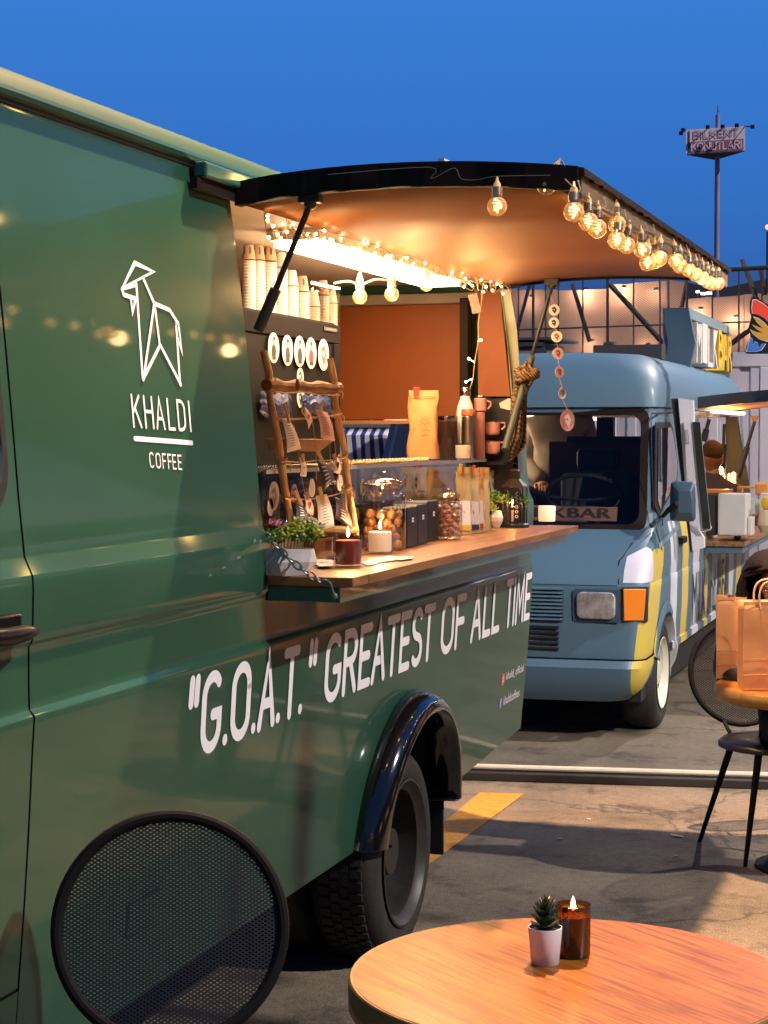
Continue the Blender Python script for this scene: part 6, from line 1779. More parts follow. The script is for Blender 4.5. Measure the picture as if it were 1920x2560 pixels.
shape2([(1420, 965), (1500, 985), (1600, 1060), (1700, 1180), (1720, 1330), (1640, 1370), (1520, 1330), (1420, 1250), (1370, 1170), (1460, 1210), (1590, 1230), (1480, 1170), (1400, 1090), (1500, 1130), (1590, 1160), (1480, 1060)], 'amber_feather', lit('sign_amber', (.55, .28, .04), .4))
shape2([(1390, 1300), (1420, 1330), (1410, 1440), (1450, 1360), (1490, 1380), (1510, 1470), (1560, 1400), (1630, 1400), (1560, 1500), (1480, 1530), (1310, 1530), (1340, 1400)], 'blue_feather', lit('sign_blue', (.04, .14, .42), .5))

# mesh clad facade far behind
FD = 42.0
fc = thing('mesh_facade', 'long dark steel truss facade with wire mesh and warm lit concrete panels behind', 'building', at((1500, 1085), D=FD + 1))
stl = mat('truss_dark', (.016, .014, .022), .6)
conc = mat('facade_concrete', (.34, .25, .22), .85, var=.12, vscale=.6)
def fbar(p0_, p1_, wpx, name='truss_bar', d_=0.0):
    a_, c_ = at(p0_, D=FD + d_), at(p1_, D=FD + d_); w_ = wpx * FD / FPX / 2
    return MB().tube([a_, c_], w_, 4).build(name, stl, fc)
top_y = lambda x: 700 - (x - 1300) * .057
fbar((1000, top_y(1000) + 4), (2100, top_y(2100) + 4), 11, 'top_rail')
for x in (1296, 1333, 1364, 1396, 1457, 1519, 1584, 1650, 1672, 1717, 1781, 1847, 1905, 1960):
    fbar((x, top_y(x)), (x, 1110), 7 if x in (1333, 1519, 1668, 1717) else 4, 'mullion')
fbar((1200, 828), (2000, 800), 4, 'mid_rail')
for a_, c_, w_ in ((z4(465, 120), z4(572, 475), 11), (z4(690, 120), z4(1075, 545), 13), (z4(1165, 110), z4(1068, 545), 11), (z4(225, 60), z4(130, 400), 9), (z4(1500, -30), z4(1590, 215), 12), (z4(1690, 300), z4(1330, 560), 13), (z4(1610, 20), z4(1640, 190), 11), (z4(60, 60), z4(120, 400), 9)):
    fbar(a_, c_, w_, 'diagonal_brace', .3)
for i, (x0, x1, y0, y1) in enumerate(((1150, 1295, 730, 722), (1296, 1395, 724, 724), (1396, 1518, 726, 722), (1519, 1583, 712, 708), (1584, 1668, 706, 702), (1669, 1716, 700, 706), (1717, 1780, 748, 742), (1781, 1860, 744, 738), (1861, 1990, 736, 728))):
    P_ = [at((x0, 1100), D=FD + 1.6), at((x1 - .6, 1100), D=FD + 1.6), at((x1 - .6, y1), D=FD + 1.6), at((x0, y0), D=FD + 1.6)]
    MB().ext(P_, FWD * .3).build('concrete_panel', conc, fc)
# expanded mesh
mm_ = MB(); a_, c_ = at((1250, 900), D=FD - .25), at((2000, 900), D=FD - .25)
s_ = FD / FPX
for k in range(-60, 125):
    for sg in (1, -1):
        x0 = 1180 + k * 8.5
        p_ = []
        for f_ in (0, 1):
            y = top_y(x0) + 330 * f_; x = x0 + sg * 330 * f_ * 1.6
            p_.append((x, y))
        (xa, ya), (xb, yb) = p_
        # clip to x range
        lo, hi = 1240, 2000
        def clip(xa, ya, xb, yb):
            if xa > xb: xa, ya, xb, yb = xb, yb, xa, ya
            if xb < lo or xa > hi: return None
            if xa < lo: ya += (yb - ya) * (lo - xa) / (xb - xa); xa = lo
            if xb > hi: yb = ya + (yb - ya) * (hi - xa) / (xb - xa); xb = hi
            return xa, ya, xb, yb
        q_ = clip(xa, ya, xb, yb)
        if q_:
            u_, v_ = at((q_[0], q_[1]), D=FD - .25), at((q_[2], q_[3]), D=FD - .25); w_ = UP * .55 * s_
            mm_.add([u_ - w_, v_ - w_, v_ + w_, u_ + w_], [(0, 1, 2, 3)])
mo = mm_.build('wire_mesh', mat('mesh_steel', (.05, .04, .045), .6), fc); mo['kind'] = 'stuff'
wl_m = mat('wall_lamp_glow', (1, .7, .4), .5, emis=(1, .62, .32), estr=8)
for i, (x, y, pw) in enumerate(((1465, 722, 60), (1560, 716, 55), (1640, 722, 16), (1752, 770, 34), (1840, 790, 40), (1898, 800, 45), (1330, 740, 16), (1620, 860, 22), (1480, 850, 20))):
    c = at((x, y), D=FD + 1.25)
    lt_ = MB().box(c + Vector((-.05, -.05, -.03)), c + Vector((.05, .05, .03))).build('wall_lamp', stl, fc)
    d = bpy.data.lights.new('facade_light', 'POINT'); d.energy = pw * .75; d.color = (1, .60, .34); d.shadow_soft_size = .04
    o = bpy.data.objects.new('facade_light', d); COL.objects.link(o); o.parent = fc; o.location = at((x, y + 12), D=FD + 1.36) - wl(fc)
# dark far building and its street lamps
fb = thing('far_building', 'dark low roofed building silhouette beyond the mesh facade', 'building', at((1760, 1085), D=130))
P_ = [at(p, D=130) for p in ((1690, 1080), (2100, 1080), (2100, 690), (1900, 700), (1800, 722), (1715, 706), (1690, 712))]
MB().ext(P_, FWD * 6).build('block', mat('far_dark', (.02, .03, .06), .9), fb)
le = mat('street_led', (1, 1, 1), .5, emis=(.9, .95, 1.0), estr=14)
for k, (x, y, r_) in enumerate(((1744, 729, 3.2), (1756, 734, 3.2), (1763, 734, 3.2), (1770, 733, 3.2), (1777, 733, 3.2))):
    c = at((x, y), D=90); t_ = thing('street_lamp', ['single white far street lamp above the row of four', 'first lamp of the row of four far white street lamps', 'second lamp of the row of four far white street lamps', 'third lamp of the row of four far white street lamps', 'last lamp of the row of four far white street lamps'][k], 'lamp', (c.x, c.y, 0), 'far white street lamps')
    MB().box(c + Vector((-.07, -.05, -.05)), c + Vector((.07, .05, .05))).build('lamp_head', le, t_)
    MB().tube([(c.x, c.y + .1, 0), (c.x, c.y + .1, c.z - .03)], .05, 6).build('pole', stl, t_)
c = at(zd(1245, 1575), D=120)
t_ = thing('tower_lamp', 'blurry pink red lamp in the sky at the frame edge', 'lamp', (c.x, c.y, 0)); MB().ball(c, .16, 10, 8).build('lamp_head', mat('pink_glow', (1, .4, .4), .5, emis=(1, .25, .25), estr=3), t_)
MB().tube([(c.x, c.y, 0), (c.x, c.y, c.z - .3)], .08, 6).build('pole', stl, t_)
# sign tower
SD = 120.0
tw = thing('sign_tower', 'tall three sided housing sign on a steel mast against the sky', 'sign tower', at((1791, 1085), D=SD) * Vector((1, 1, 0)).length if False else Vector((at((1791, 1085), D=SD).x, at((1791, 1085), D=SD).y, 0)))
ms = mat('mast_steel', (.30, .26, .34), .5, var=.15, vscale=.8)
c = at((1791, 700), D=SD); s_ = SD / FPX
zt = at((1790, 290), D=SD).z; zs1_ = at((1790, 400), D=SD).z
MB().tube([(c.x, c.y, 0), (c.x, c.y, zs1_)], [7.2 * s_, 6 * s_], 16).build('mast', ms, tw, smooth=True)
MB().tube([(c.x, c.y, zs1_), (c.x, c.y, zt)], 5.6 * s_, 16).build('upper_mast', ms, tw, smooth=True)
MB().tube([(c.x, c.y, zt), (c.x, c.y, zt + 24 * s_)], .9 * s_, 6).tube([(c.x, c.y, zt + 9 * s_), (c.x + 4 * s_, c.y, zt + 9 * s_)], .8 * s_, 4).build('antenna', stl, tw)
fl_, fr_ = at(zd(265, 550), D=SD - 2.0), at(zd(975, 510), D=SD - 1.4)
tl, tr = at(zd(265, 408), D=SD - 2.0), at(zd(975, 362), D=SD - 1.4)
bl, br = at(zd(265, 700), D=SD - 2.0), at(zd(975, 655), D=SD - 1.4)
back = (tl + tr) / 2 + Vector((c.x, c.y, 0)).normalized() * 3.0
bt, bb = Vector((back.x, back.y, (tl.z + tr.z) / 2)), Vector((back.x, back.y, (bl.z + br.z) / 2))
facm = mat('sign_face', (.62, .50, .58), .6, var=.12, vscale=.9)
MB().add([bl, br, bb, tl, tr, bt], [(0, 1, 4, 3), (1, 2, 5, 4), (2, 0, 3, 5), (3, 4, 5)]).build('sign_box', facm, tw)
MB().add([bl - UP * .05, br - UP * .05, bb - UP * .05], [(0, 1, 2)]).build('underside', mat('sign_under', (.02, .022, .03), .8), tw, solid=.03)
def face(u, v, d_=.03): # u 0..1 , v 0..1 on front face
    return bl.lerp(br, u).lerp(tl.lerp(tr, u), v) - FWD * d_
MB().add([face(.07, .03), face(.97, .03), face(.97, .49), face(.07, .49)], [(0, 1, 2, 3)]).build('red_band', mat('sign_mauve', (.26, .08, .11), .6, var=.2, vscale=1.2), tw)
MB().add([face(.035, .03, .04), face(.062, .03, .04), face(.062, .95, .04), face(.035, .95, .04)], [(0, 1, 2, 3)]).build('dark_slot', stl, tw)
for txt, v0, h_, mt_, u0, u1 in (('BILKENT', .60, .33, mat('sign_letter_dark', (.30, .20, .27), .6), .12, .90), ('KONUTLARI', .10, .33, mat('sign_letter_pale', (.62, .5, .6), .6), .08, .95)):
    lb_ = MB(); Wd_, Hd_ = (br - bl).length, (tl - bl).length; stroke_text(lb_, txt, lambda u, v, l: face(u0 + u / Wd_, v0 + v / Hd_, .05 + .004 * l), h_ * Hd_, (u1 - u0) * Wd_, .15); lb_.build('sign_lettering', mt_, tw)
for x, y in ((525, 375), (705, 370), (875, 355), (1065, 372), (228, 410), (205, 450)):
    p = at(zd(x, y), D=SD - 2.6); MB().box(p - Vector((.12, .1, .1)), p + Vector((.12, .1, .12))).tube([p, tl.lerp(tr, min(1, max(0, (x - 265) / 710)))], .04, 4).build('floodlight', stl, tw)

# blue and white striped awning seen under the rear lining of the green truck
aw = thing('striped_awning', 'blue and white striped awning valance seen through the green truck', 'awning', at((915, 1110), Y=9.6))
bl_m, wh_m = mat('stripe_blue', (.02, .035, .17), .8), mat('stripe_white', (.66, .62, .62), .8)
sa = [(za(640, 1e9)[0])]
x = 700
k = 0
while x < 2100:
    a_, c_ = at((640 + x * .217, 1060), Y=9.6), at((640 + (x + 52) * .217, 1060), Y=9.6)
    zt_, zm_, zb_ = at((900, za(0, 940)[1]), Y=9.6).z, at((900, za(0, 1050)[1]), Y=9.55).z, 1.38
    rows = [[Vector((a_.x, 9.66, zt_)), Vector((c_.x, 9.66, zt_))], [Vector((a_.x, 9.57, zm_)), Vector((c_.x, 9.57, zm_))], [Vector((a_.x, 9.60 + .01 * sin(k), 1.6)), Vector((c_.x, 9.60 + .01 * sin(k + 1), 1.6))], [Vector((a_.x, 9.60 + .01 * sin(k), zb_)), Vector((c_.x, 9.60 + .01 * sin(k + 1), zb_))]]
    if x < 1520: MB().grid(rows).build('cloth_stripe', wh_m if k % 2 else bl_m, aw, solid=.003)
    x += 52; k += 1
a_, c_ = at(za(400, 925), Y=9.62), at(za(1560, 925), Y=9.62)
MB().tube([a_, c_], .022, 10).build('awning_rail', mat('rail_grey', (.16, .18, .17), .4), aw, smooth=True)
bt_ = mat('tarp_navy', (.012, .025, .075), .5, var=.2, vscale=3, coat=.2)
tp = thing('navy_tarp', 'folded dark blue market umbrella seen through the rear of the green truck', 'parasol', at((1000, 1110), Y=9.3))
MB().ext([at(za(*p), Y=9.3) for p in ((1560, 890), (1620, 890), (1500, 1400), (1430, 1400))], (0, .05, 0)).build('tarp_fold', bt_, tp)
MB().ext([at(za(*p), Y=9.36) for p in ((1600, 880), (2300, 880), (2300, 1420), (1500, 1420))], (0, .05, 0)).build('tarp_panel', bt_, tp)
# dark stall behind everything left of the blue van
sb2 = thing('market_stall', 'dark market stall block behind the green truck', 'stall', (-7, 14, 0))
MB().box((-12, 14.0, 0), (-3.9, 16, 2.5)).build('stall_wall', mat('stall_dark', (.03, .025, .028), .8), sb2)

# ---------------- what stands opposite (mirrored in the paint, outside the frame)
ob = thing('exhibition_hall', 'long dark hall opposite the trucks, seen only as a reflection', 'building', (12, 15, 0))
hallm = mat('hall_dark', (.035, .045, .035), .9, var=.3, vscale=.3)
pts = [(-12, 0), (-12, 4.5), (-4, 5.5), (4, 5.8), (9, 7.6), (16, 8.3), (24, 8.8), (40, 9.4), (60, 10), (60, 0)]
MB().ext([Vector((11.5, y, z)) for y, z in pts], (3, 0, 0)).build('hall_block', hallm, ob)
wt_ = mat('tent_white', (.7, .68, .66), .7)
tn = thing('white_tent', 'white pyramid market tent opposite the trucks', 'tent', (6, 15, 0))
MB().add([(4.4, 12.5, 2.1), (7.6, 12.5, 2.1), (7.6, 18.5, 2.1), (4.4, 18.5, 2.1), (6, 15.5, 3.4)], [(0, 1, 4), (1, 2, 4), (2, 3, 4), (3, 0, 4)]).build('canopy', wt_, tn, solid=.01)
for x, y in ((4.45, 12.55), (7.55, 12.55), (7.55, 18.45), (4.45, 18.45)): MB().tube([(x, y, 0), (x, y, 2.1)], .03, 8).build('pole', stl, tn)
fs = thing('festoon_string', 'festoon string of warm bulbs opposite the trucks', 'string lights', (3, 12, 5))
fest = mat('festoon_glow', (1, .7, .3), .5, emis=(1, .62, .16), estr=38)
R_ = random.Random(9)
pts = [Vector((3.2, 4 + k * 1.0, 4.6 + .4 * math.cos(k * .8))) for k in range(28)]
MB().tube(pts, .008, 4).build('wire', stl, fs)
for k, p in enumerate(pts): MB().ball(p + Vector((0, R_.uniform(-.2, .2), -.1)), .065, 8, 6).build('bulb', fest, fs)
for y in (4, 31): MB().tube([(3.2, y, 0), (3.2, y, 5.1)], .05, 8).build('pole', stl, fs)
# added dark cars and people-height clutter opposite for the low reflections
cr_ = thing('stall_row', 'row of dark stalls with small warm lamps opposite the trucks', 'stall', (8, 8, 0))
for k in range(6):
    y0 = -2 + k * 4.2; MB().box((8.5, y0, 0), (10.5, y0 + 3.2, 2.3 + .3 * (k % 2))).build('stall_body', mat('stall_' + str(k % 3), [(.05, .04, .03), (.12, .10, .08), (.03, .05, .06)][k % 3], .8), cr_)
    MB().box((8.44, y0 + .5, 1.2), (8.48, y0 + 2.6, 1.9)).build('stall_window', mat('stall_glow', (1, .6, .3), .5, emis=(1, .55, .22), estr=1.1), cr_)

# dark cars added opposite, outside the frame, to dim what the paint mirrors low down
carm = mat('car_black', (.012, .014, .018), .3, coat=.8)
def car(y0, label):
    x0 = 2.3
    t_ = thing('added_car', label, 'car', (x0 + .9, y0 + 2.1, 0), 'dark cars added opposite the trucks to dim reflections')
    side_p = [(0, .3), (0, .75), (.9, .92), (1.35, 1.38), (3.0, 1.42), (3.75, .98), (4.2, .92), (4.25, .3)]
    MB().ext([Vector((x0, y0 + a, z)) for a, z in side_p], (1.75, 0, 0)).build('body', carm, t_, bevel=.06)
    MB().ext([Vector((x0 - .003, y0 + a, z)) for a, z in [(1.2, .97), (1.5, 1.30), (2.9, 1.33), (3.4, 1.0)]], (1.756, 0, 0)).build('windows', MATS['dark_glass'], t_)
    for a in (.8, 3.4):
        for xx in (x0 + .08, x0 + 1.67): MB().lathe([(.2, -.1), (.32, -.1), (.33, 0), (.32, .1), (.2, .1)], (xx, y0 + a, .33), 24, 'X').build('tyre', tyre_m, t_, smooth=True, angle=40)
for k in range(4): car(7.5 + k * 5.0, ['first', 'second', 'third', 'fourth'][k] + ' dark car of the row added opposite to dim reflections in the green truck')
# ================================================================== FOREGROUND
tw_ = bpy.data.materials.new('table_wood'); tw_.use_nodes = True
n = tw_.node_tree; b = n.nodes['Principled BSDF']; b.inputs['Roughness'].default_value = .34; b.inputs['Coat Weight'].default_value = .12; b.inputs['Specular IOR Level'].default_value = .3; b.inputs['Coat Roughness'].default_value = .22
t = n.nodes.new('ShaderNodeTexCoord'); mp = n.nodes.new('ShaderNodeMapping'); n.links.new(t.outputs['Object'], mp.inputs[0])
mp.inputs['Rotation'].default_value = (0, 0, rad(-51)); 
mp2 = n.nodes.new('ShaderNodeMapping'); n.links.new(mp.outputs[0], mp2.inputs[0]); mp2.inputs['Scale'].default_value = (30, 1.5, 30)
nz = n.nodes.new('ShaderNodeTexNoise'); nz.inputs['Scale'].default_value = 3; nz.inputs['Detail'].default_value = 8; nz.inputs['Roughness'].default_value = .6; nz.inputs['Distortion'].default_value = .5; n.links.new(mp2.outputs[0], nz.inputs[0])
nz2 = n.nodes.new('ShaderNodeTexNoise'); nz2.inputs['Scale'].default_value = 5; nz2.inputs['Detail'].default_value = 5; n.links.new(t.outputs['Object'], nz2.inputs[0])
r = n.nodes.new('ShaderNodeValToRGB'); n.links.new(nz.outputs[0], r.inputs[0]); r.color_ramp.elements[0].position = .36; r.color_ramp.elements[0].color = (.19, .052, .006, 1); r.color_ramp.elements[1].position = .66; r.color_ramp.elements[1].color = (.47, .162, .020, 1)
r2_ = n.nodes.new('ShaderNodeValToRGB'); n.links.new(nz2.outputs[0], r2_.inputs[0]); r2_.color_ramp.elements[0].position = .3; r2_.color_ramp.elements[0].color = (.80, .76, .72, 1); r2_.color_ramp.elements[1].position = .7; r2_.color_ramp.elements[1].color = (1.1, 1.05, 1, 1)
mx = n.nodes.new('ShaderNodeMix'); mx.data_type = 'RGBA'; mx.blend_type = 'MULTIPLY'; mx.inputs[0].default_value = 1; n.links.new(r.outputs[0], mx.inputs[6]); n.links.new(r2_.outputs[0], mx.inputs[7]); n.links.new(mx.outputs[2], b.inputs['Base Color'])
rr_ = n.nodes.new('ShaderNodeMapRange'); n.links.new(nz2.outputs[0], rr_.inputs[0]); rr_.inputs[3].default_value = .25; rr_.inputs[4].default_value = .5; n.links.new(rr_.outputs[0], b.inputs['Roughness'])
bpn = n.nodes.new('ShaderNodeBump'); bpn.inputs['Strength'].default_value = .12; bpn.inputs['Distance'].default_value = .001; n.links.new(nz.outputs[0], bpn.inputs['Height']); n.links.new(bpn.outputs[0], b.inputs['Normal'])
edgem = mat('table_edge', (.26, .15, .045), .4, coat=.3, var=.25, vscale=14)
iron = mat('black_iron', (.005, .005, .006), .75, spec=.15)
def table(c, R, th, label, top_z=.74):
    t_ = thing('round_table', label, 'table', (c.x, c.y, 0))
    MB().lathe([(R - .012, top_z - .004), (R - .008, top_z), (0, top_z)], (c.x, c.y, 0), 96).build('tabletop', tw_, t_, smooth=True, angle=30)
    MB().lathe([(R - .03, top_z - th), (R - .004, top_z - th), (R, top_z - th + .006), (R, top_z - .006), (R - .004, top_z - .001), (R - .0125, top_z - .0015)], (c.x, c.y, 0), 96).build('edge_band', edgem, t_, smooth=True, angle=50)
    MB().lathe([(.24, .0), (.24, .012), (.05, .03), (.035, .06), (.035, top_z - th - .03), (.14, top_z - th)], (c.x, c.y, 0), 32).build('pedestal', iron, t_, smooth=True, angle=40)
    return t_
def cam_pt(r_, d_, z_=0): return Vector((-d_ * sin(YAW) + r_ * cos(YAW), d_ * cos(YAW) + r_ * sin(YAW), z_))
table(cam_pt(.345, 3.40), .412, .062, 'large round orange wood table carrying the succulent and the amber candle glass')
# succulent
c = at((1366, 2420), Z=.74); c = c + FWD * .03; s_ = m_per_px(c)
sc_ = thing('succulent_pot', 'dark green succulent in a small white ribbed pot on the near table', 'plant', c)
pr = [(33, 0), (35, 1.5), (43, 92), (43, 94), (40.5, 94), (39, 82)]
N = 96; mb = MB(); vs_ = []
for (r_, h_) in pr:
    for k in range(N):
        rr = r_ * (1 + (.008 if (k % 2 and r_ > 34 and h_ < 93) else 0)); a = 2 * pi * k / N; vs_.append(Vector((c.x + rr * s_ * cos(a), c.y + rr * s_ * sin(a), c.z + h_ * s_)))
fs_ = [(i * N + k, i * N + (k + 1) % N, (i + 1) * N + (k + 1) % N, (i + 1) * N + k) for i in range(len(pr) - 1) for k in range(N)] + [tuple(range(N))[::-1]]
mb.add(vs_, fs_); mb.build('pot', mat('pot_white', (.60, .68, .80), .45), sc_, smooth=True, angle=60)
MB().lathe([(39 * s_, c.z + 84 * s_), (20 * s_, c.z + 87 * s_), (0, c.z + 88 * s_)], (c.x, c.y, 0), 24).build('soil', mat('soil', (.02, .012, .01), .95), sc_, smooth=True)
leafd = [mat('succulent_green', (.018, .050, .030), .30, coat=.3), mat('succulent_olive', (.05, .06, .022), .35, coat=.2)]
base = c + UP * 88 * s_
def leaf(b_, az_, tilt, L, W_, m_, curl=.35):
    d = Vector((cos(az_), sin(az_), 0)); s2 = Vector((-sin(az_), cos(az_), 0)); rows = []
    for i in range(9):
        f_ = i / 8; wd = W_ * (sin(pi * min(1, f_ * .86 + .14)) ** .7) * (1 if f_ < .99 else .05); ang = tilt - curl * f_ + curl * .4
        p = b_ + d * (L * f_ * cos(tilt - curl * f_ * .5)) + UP * (L * f_ * sin(tilt + curl * f_ * .6))
        nn = (UP * cos(ang) - d * sin(ang))
        rows.append([p - s2 * wd * .5 + nn * wd * .16, p - nn * wd * .05, p + s2 * wd * .5 + nn * wd * .16, p - nn * wd * .22])
    mb_ = MB(); mb_.grid([r_ + [r_[0]] for r_ in rows]); mb_.build('leaf', m_, sc_, smooth=True, angle=80)
R_ = random.Random(2)
for ring, (n_, tl_, L_, W_, zz) in enumerate(((8, .25, 40, 24, 0), (8, .62, 44, 23, 8), (7, .95, 46, 21, 18), (6, 1.2, 46, 18, 32), (4, 1.4, 40, 14, 46))):
    for k in range(n_):
        leaf(base + UP * zz * s_, 2 * pi * k / n_ + ring * .5 + R_.uniform(-.1, .1), tl_ + R_.uniform(-.08, .08), L_ * s_ * R_.uniform(.9, 1.1), W_ * s_, leafd[1 if (ring == 0 and k % 2) or (ring == 4 and k == 0) else 0])
leaf(base + UP * 16 * s_, YAW + pi + .1, .62, 60 * s_, 13 * s_, leafd[0], curl=-.1)
# amber candle
c = at((1437, 2402), Z=.74) + FWD * .035; s_ = m_per_px(c)
amb = thin_glass('amber_glass', (.40, .19, .09), .08, dens=.30, dcol=(.03, .014, .008))
wam = mat('wax_amber', (.55, .34, .12), .5, sss=.2, emis=(1, .5, .12), estr=.05)
candle('candle_glass', 'candle burning in a dark amber glass beside the succulent', c, 45 * s_, 132 * s_, wam, 103 * s_, wick=1, power=.35, gm_=amb)
MB().lathe([(44.5 * s_, c.z + .0005), (45.5 * s_, c.z + .003), (45.5 * s_, c.z + 34 * s_)], (c.x, c.y, 0), 32)
# ---------------- mesh back chairs
def chair(label, dc, R, face_dir, seat_c, seat_r, seat_z, tilt, name='mesh_chair', pitch=.0052, yscale=1.0, feet=None):
    t_ = thing(name, label, 'chair', (seat_c.x, seat_c.y, 0), 'round backed black mesh chairs')
    f = Vector((face_dir.x, face_dir.y, 0)).normalized(); s2 = Vector((-f.y, f.x, 0))
    nrm = (f * cos(tilt) + UP * sin(tilt)).normalized(); up_ = s2.cross(nrm); up_ = up_ if up_.z > 0 else -up_
    bow = lambda u, v: nrm * (-.06 * (u * u) / (R))
    P = lambda u, v: dc + s2 * u + up_ * v * yscale + bow(u, v)
    MB().tube([P(R * cos(a), R * sin(a)) for a in [2 * pi * k / 64 for k in range(64)]], .0125, 10, closed=True).build('back_ring', iron, t_, smooth=True)
    mb = MB(); k = -R + pitch; w_ = pitch * .23
    ca, sa = cos(rad(32)), sin(rad(32))
    for sg in (1, -1):
        k = -R + pitch * .5
        while k < R:
            h = math.sqrt(max(0, R * R - k * k)); N_ = 6; L_ = []
            for i in range(N_ + 1):
                tt = -h + 2 * h * i / N_; u = tt * ca - sg * k * sa * (1); v = sg * tt * sa + k * ca
                L_.append((u, v))
            rows = [[P(u + w_ * sg * sa, v - w_ * ca) for u, v in L_], [P(u - w_ * sg * sa, v + w_ * ca) for u, v in L_]]
            if sg < 0: rows = [[q_ + nrm * .0004 for q_ in r_] for r_ in rows]
            mb.grid(rows); k += pitch
    o = mb.build('back_mesh', mat('mesh_black', (.014, .013, .014), .4), t_); o['kind'] = 'stuff'
    sc2 = Vector((seat_c.x, seat_c.y, seat_z))
    MB().lathe([(seat_r * .90, -.028), (seat_r, -.020), (seat_r * 1.0, -.004), (seat_r * .93, .012), (seat_r * .6, .018), (0, .019)], sc2, 40).build('seat', mat('seat_dark', (.030, .024, .018), .35, coat=.2), t_, smooth=True, angle=60)
    for sg in (1, -1):
        a_ = dc + s2 * sg * R * .42 - up_ * R * yscale * .90 + bow(R * .42, 0); c_ = sc2 - f * seat_r * .93 + s2 * sg * seat_r * .42 + UP * (-.01)
        MB().tube([a_, a_.lerp(c_, .6) - UP * .0, c_], .009, 8).build('back_strut', iron, t_, smooth=True)
    for i in range(4):
        a = math.atan2(f.y, f.x) + pi / 4 + pi / 2 * i
        tp_ = sc2 + Vector((cos(a), sin(a), 0)) * seat_r * .80 - UP * .02; ft = Vector((sc2.x + cos(a) * seat_r * 1.42, sc2.y + sin(a) * seat_r * 1.42, 0))
        if feet and i in feet: ft = feet[i]; 
        MB().tube([tp_, ft], [.0165, .009], 10).build('leg', iron, t_, smooth=True)
    return t_
dc = at((427, 2320), D=3.6)
fdir = (cam_pt(0, 0) - dc); fdir.z = 0; fdir.normalize()
chair('nearest round mesh backed black chair in front of the green truck', dc, .221, fdir, dc + fdir * .27, .21, .50, .28, yscale=.985, pitch=.0068)
A_, B_ = Vector((-1.064, 7.866, 0)), Vector((-.817, 7.515, 0))
dc2 = at((1851, 1681), D=8.05)
sc_2 = Vector((-.772, 7.80, 0))
f2 = (sc_2 - dc2); f2.z = 0; f2.normalize()
chair('round mesh backed black chair beside the table with paper bags', dc2, .226, f2, sc_2, .235, .462, .20, pitch=.0085)
# ---------------- second table, bags
tc_ = cam_pt(1.74, 7.36)
table(tc_, .405, .055, 'round orange wood table at the frame edge carrying paper bags')
bagm = mat('bag_kraft', (.55, .26, .10), .7, var=.10, vscale=9, bump=.4, bscale=14)
creasem = mat('bag_crease', (.70, .42, .22), .8)
def paper_bag(p0, wpx, hpx, dpx, yaw, label, handles=2):
    c = at(p0, Z=.742); s_ = m_per_px(c); w, h, d = wpx * s_, hpx * s_, dpx * s_
    t_ = thing('paper_bag', label, 'bag', c, 'paper bags on the far table')
    M = Matrix.Translation(c) @ Matrix.Rotation(yaw, 4, 'Z'); R_ = random.Random(int(wpx))
    rows = []
    for i in range(11):
        f_ = i / 10; z = h * f_; pin = .10 * d * sin(pi * f_) ; row = []
        loop = [(0, 0), (w * .33, -.003 * sin(f_ * 9)), (w * .66, .004 * sin(f_ * 7)), (w, 0), (w - pin * .6, d * .5), (w, d), (w * .5, d), (0, d), (pin * .6, d * .5)]
        row = [M @ Vector((x + R_.uniform(-.0006, .0006), y + R_.uniform(-.0008, .0008), z)) for x, y in loop]; rows.append(row + [row[0]])
    mb = MB().grid(rows); mb.add(rows[0][:-1], [tuple(range(9))]); mb.build('bag_body', bagm, t_, smooth=True, angle=45, solid=.0012)
    MB().add([M @ Vector(q_) for q_ in ((0, -.002, h * .965), (w, -.002, h * .965), (w, -.002, h * 1.0), (0, -.002, h * 1.0))], [(0, 1, 2, 3)]).build('folded_rim', bagm, t_, solid=.001)
    for zz in (.17, .35, .015):
        MB().add([M @ Vector(q_) for q_ in ((0.002, -.0045, h * zz), (w - .002, -.0045, h * zz), (w - .002, -.0055, h * zz + .0035), (0.002, -.0055, h * zz + .0035))], [(0, 1, 2, 3)]).build('crease_line', creasem, t_, solid=.0008)
    for k in range(handles):
        y = .004 + k * (d - .01); x0, x1 = w * .28, w * .72
        if k == 0: y = -.003
        pts = [M @ Vector(q_) for q_ in ((x0, y, h * .92), (x0 - .004, y, h * 1.08), (x0 + .012, y - .004, h * 1.20), (w * .5, y - .008, h * 1.235), (x1 - .012, y - .004, h * 1.20), (x1 + .004, y, h * 1.08), (x1, y, h * .92))]
        MB().tube(crom(pts, 4), .0040, 8).build('cord_handle', creasem, t_, smooth=True)
    return t_
paper_bag((1790, 1697), 74, 206, 70, YAW - .16, 'left kraft paper bag standing behind the other on the far table', handles=0)
paper_bag((1857, 1727), 150, 224, 62, YAW + .03, 'front kraft paper bag with a twisted paper handle on the far table')
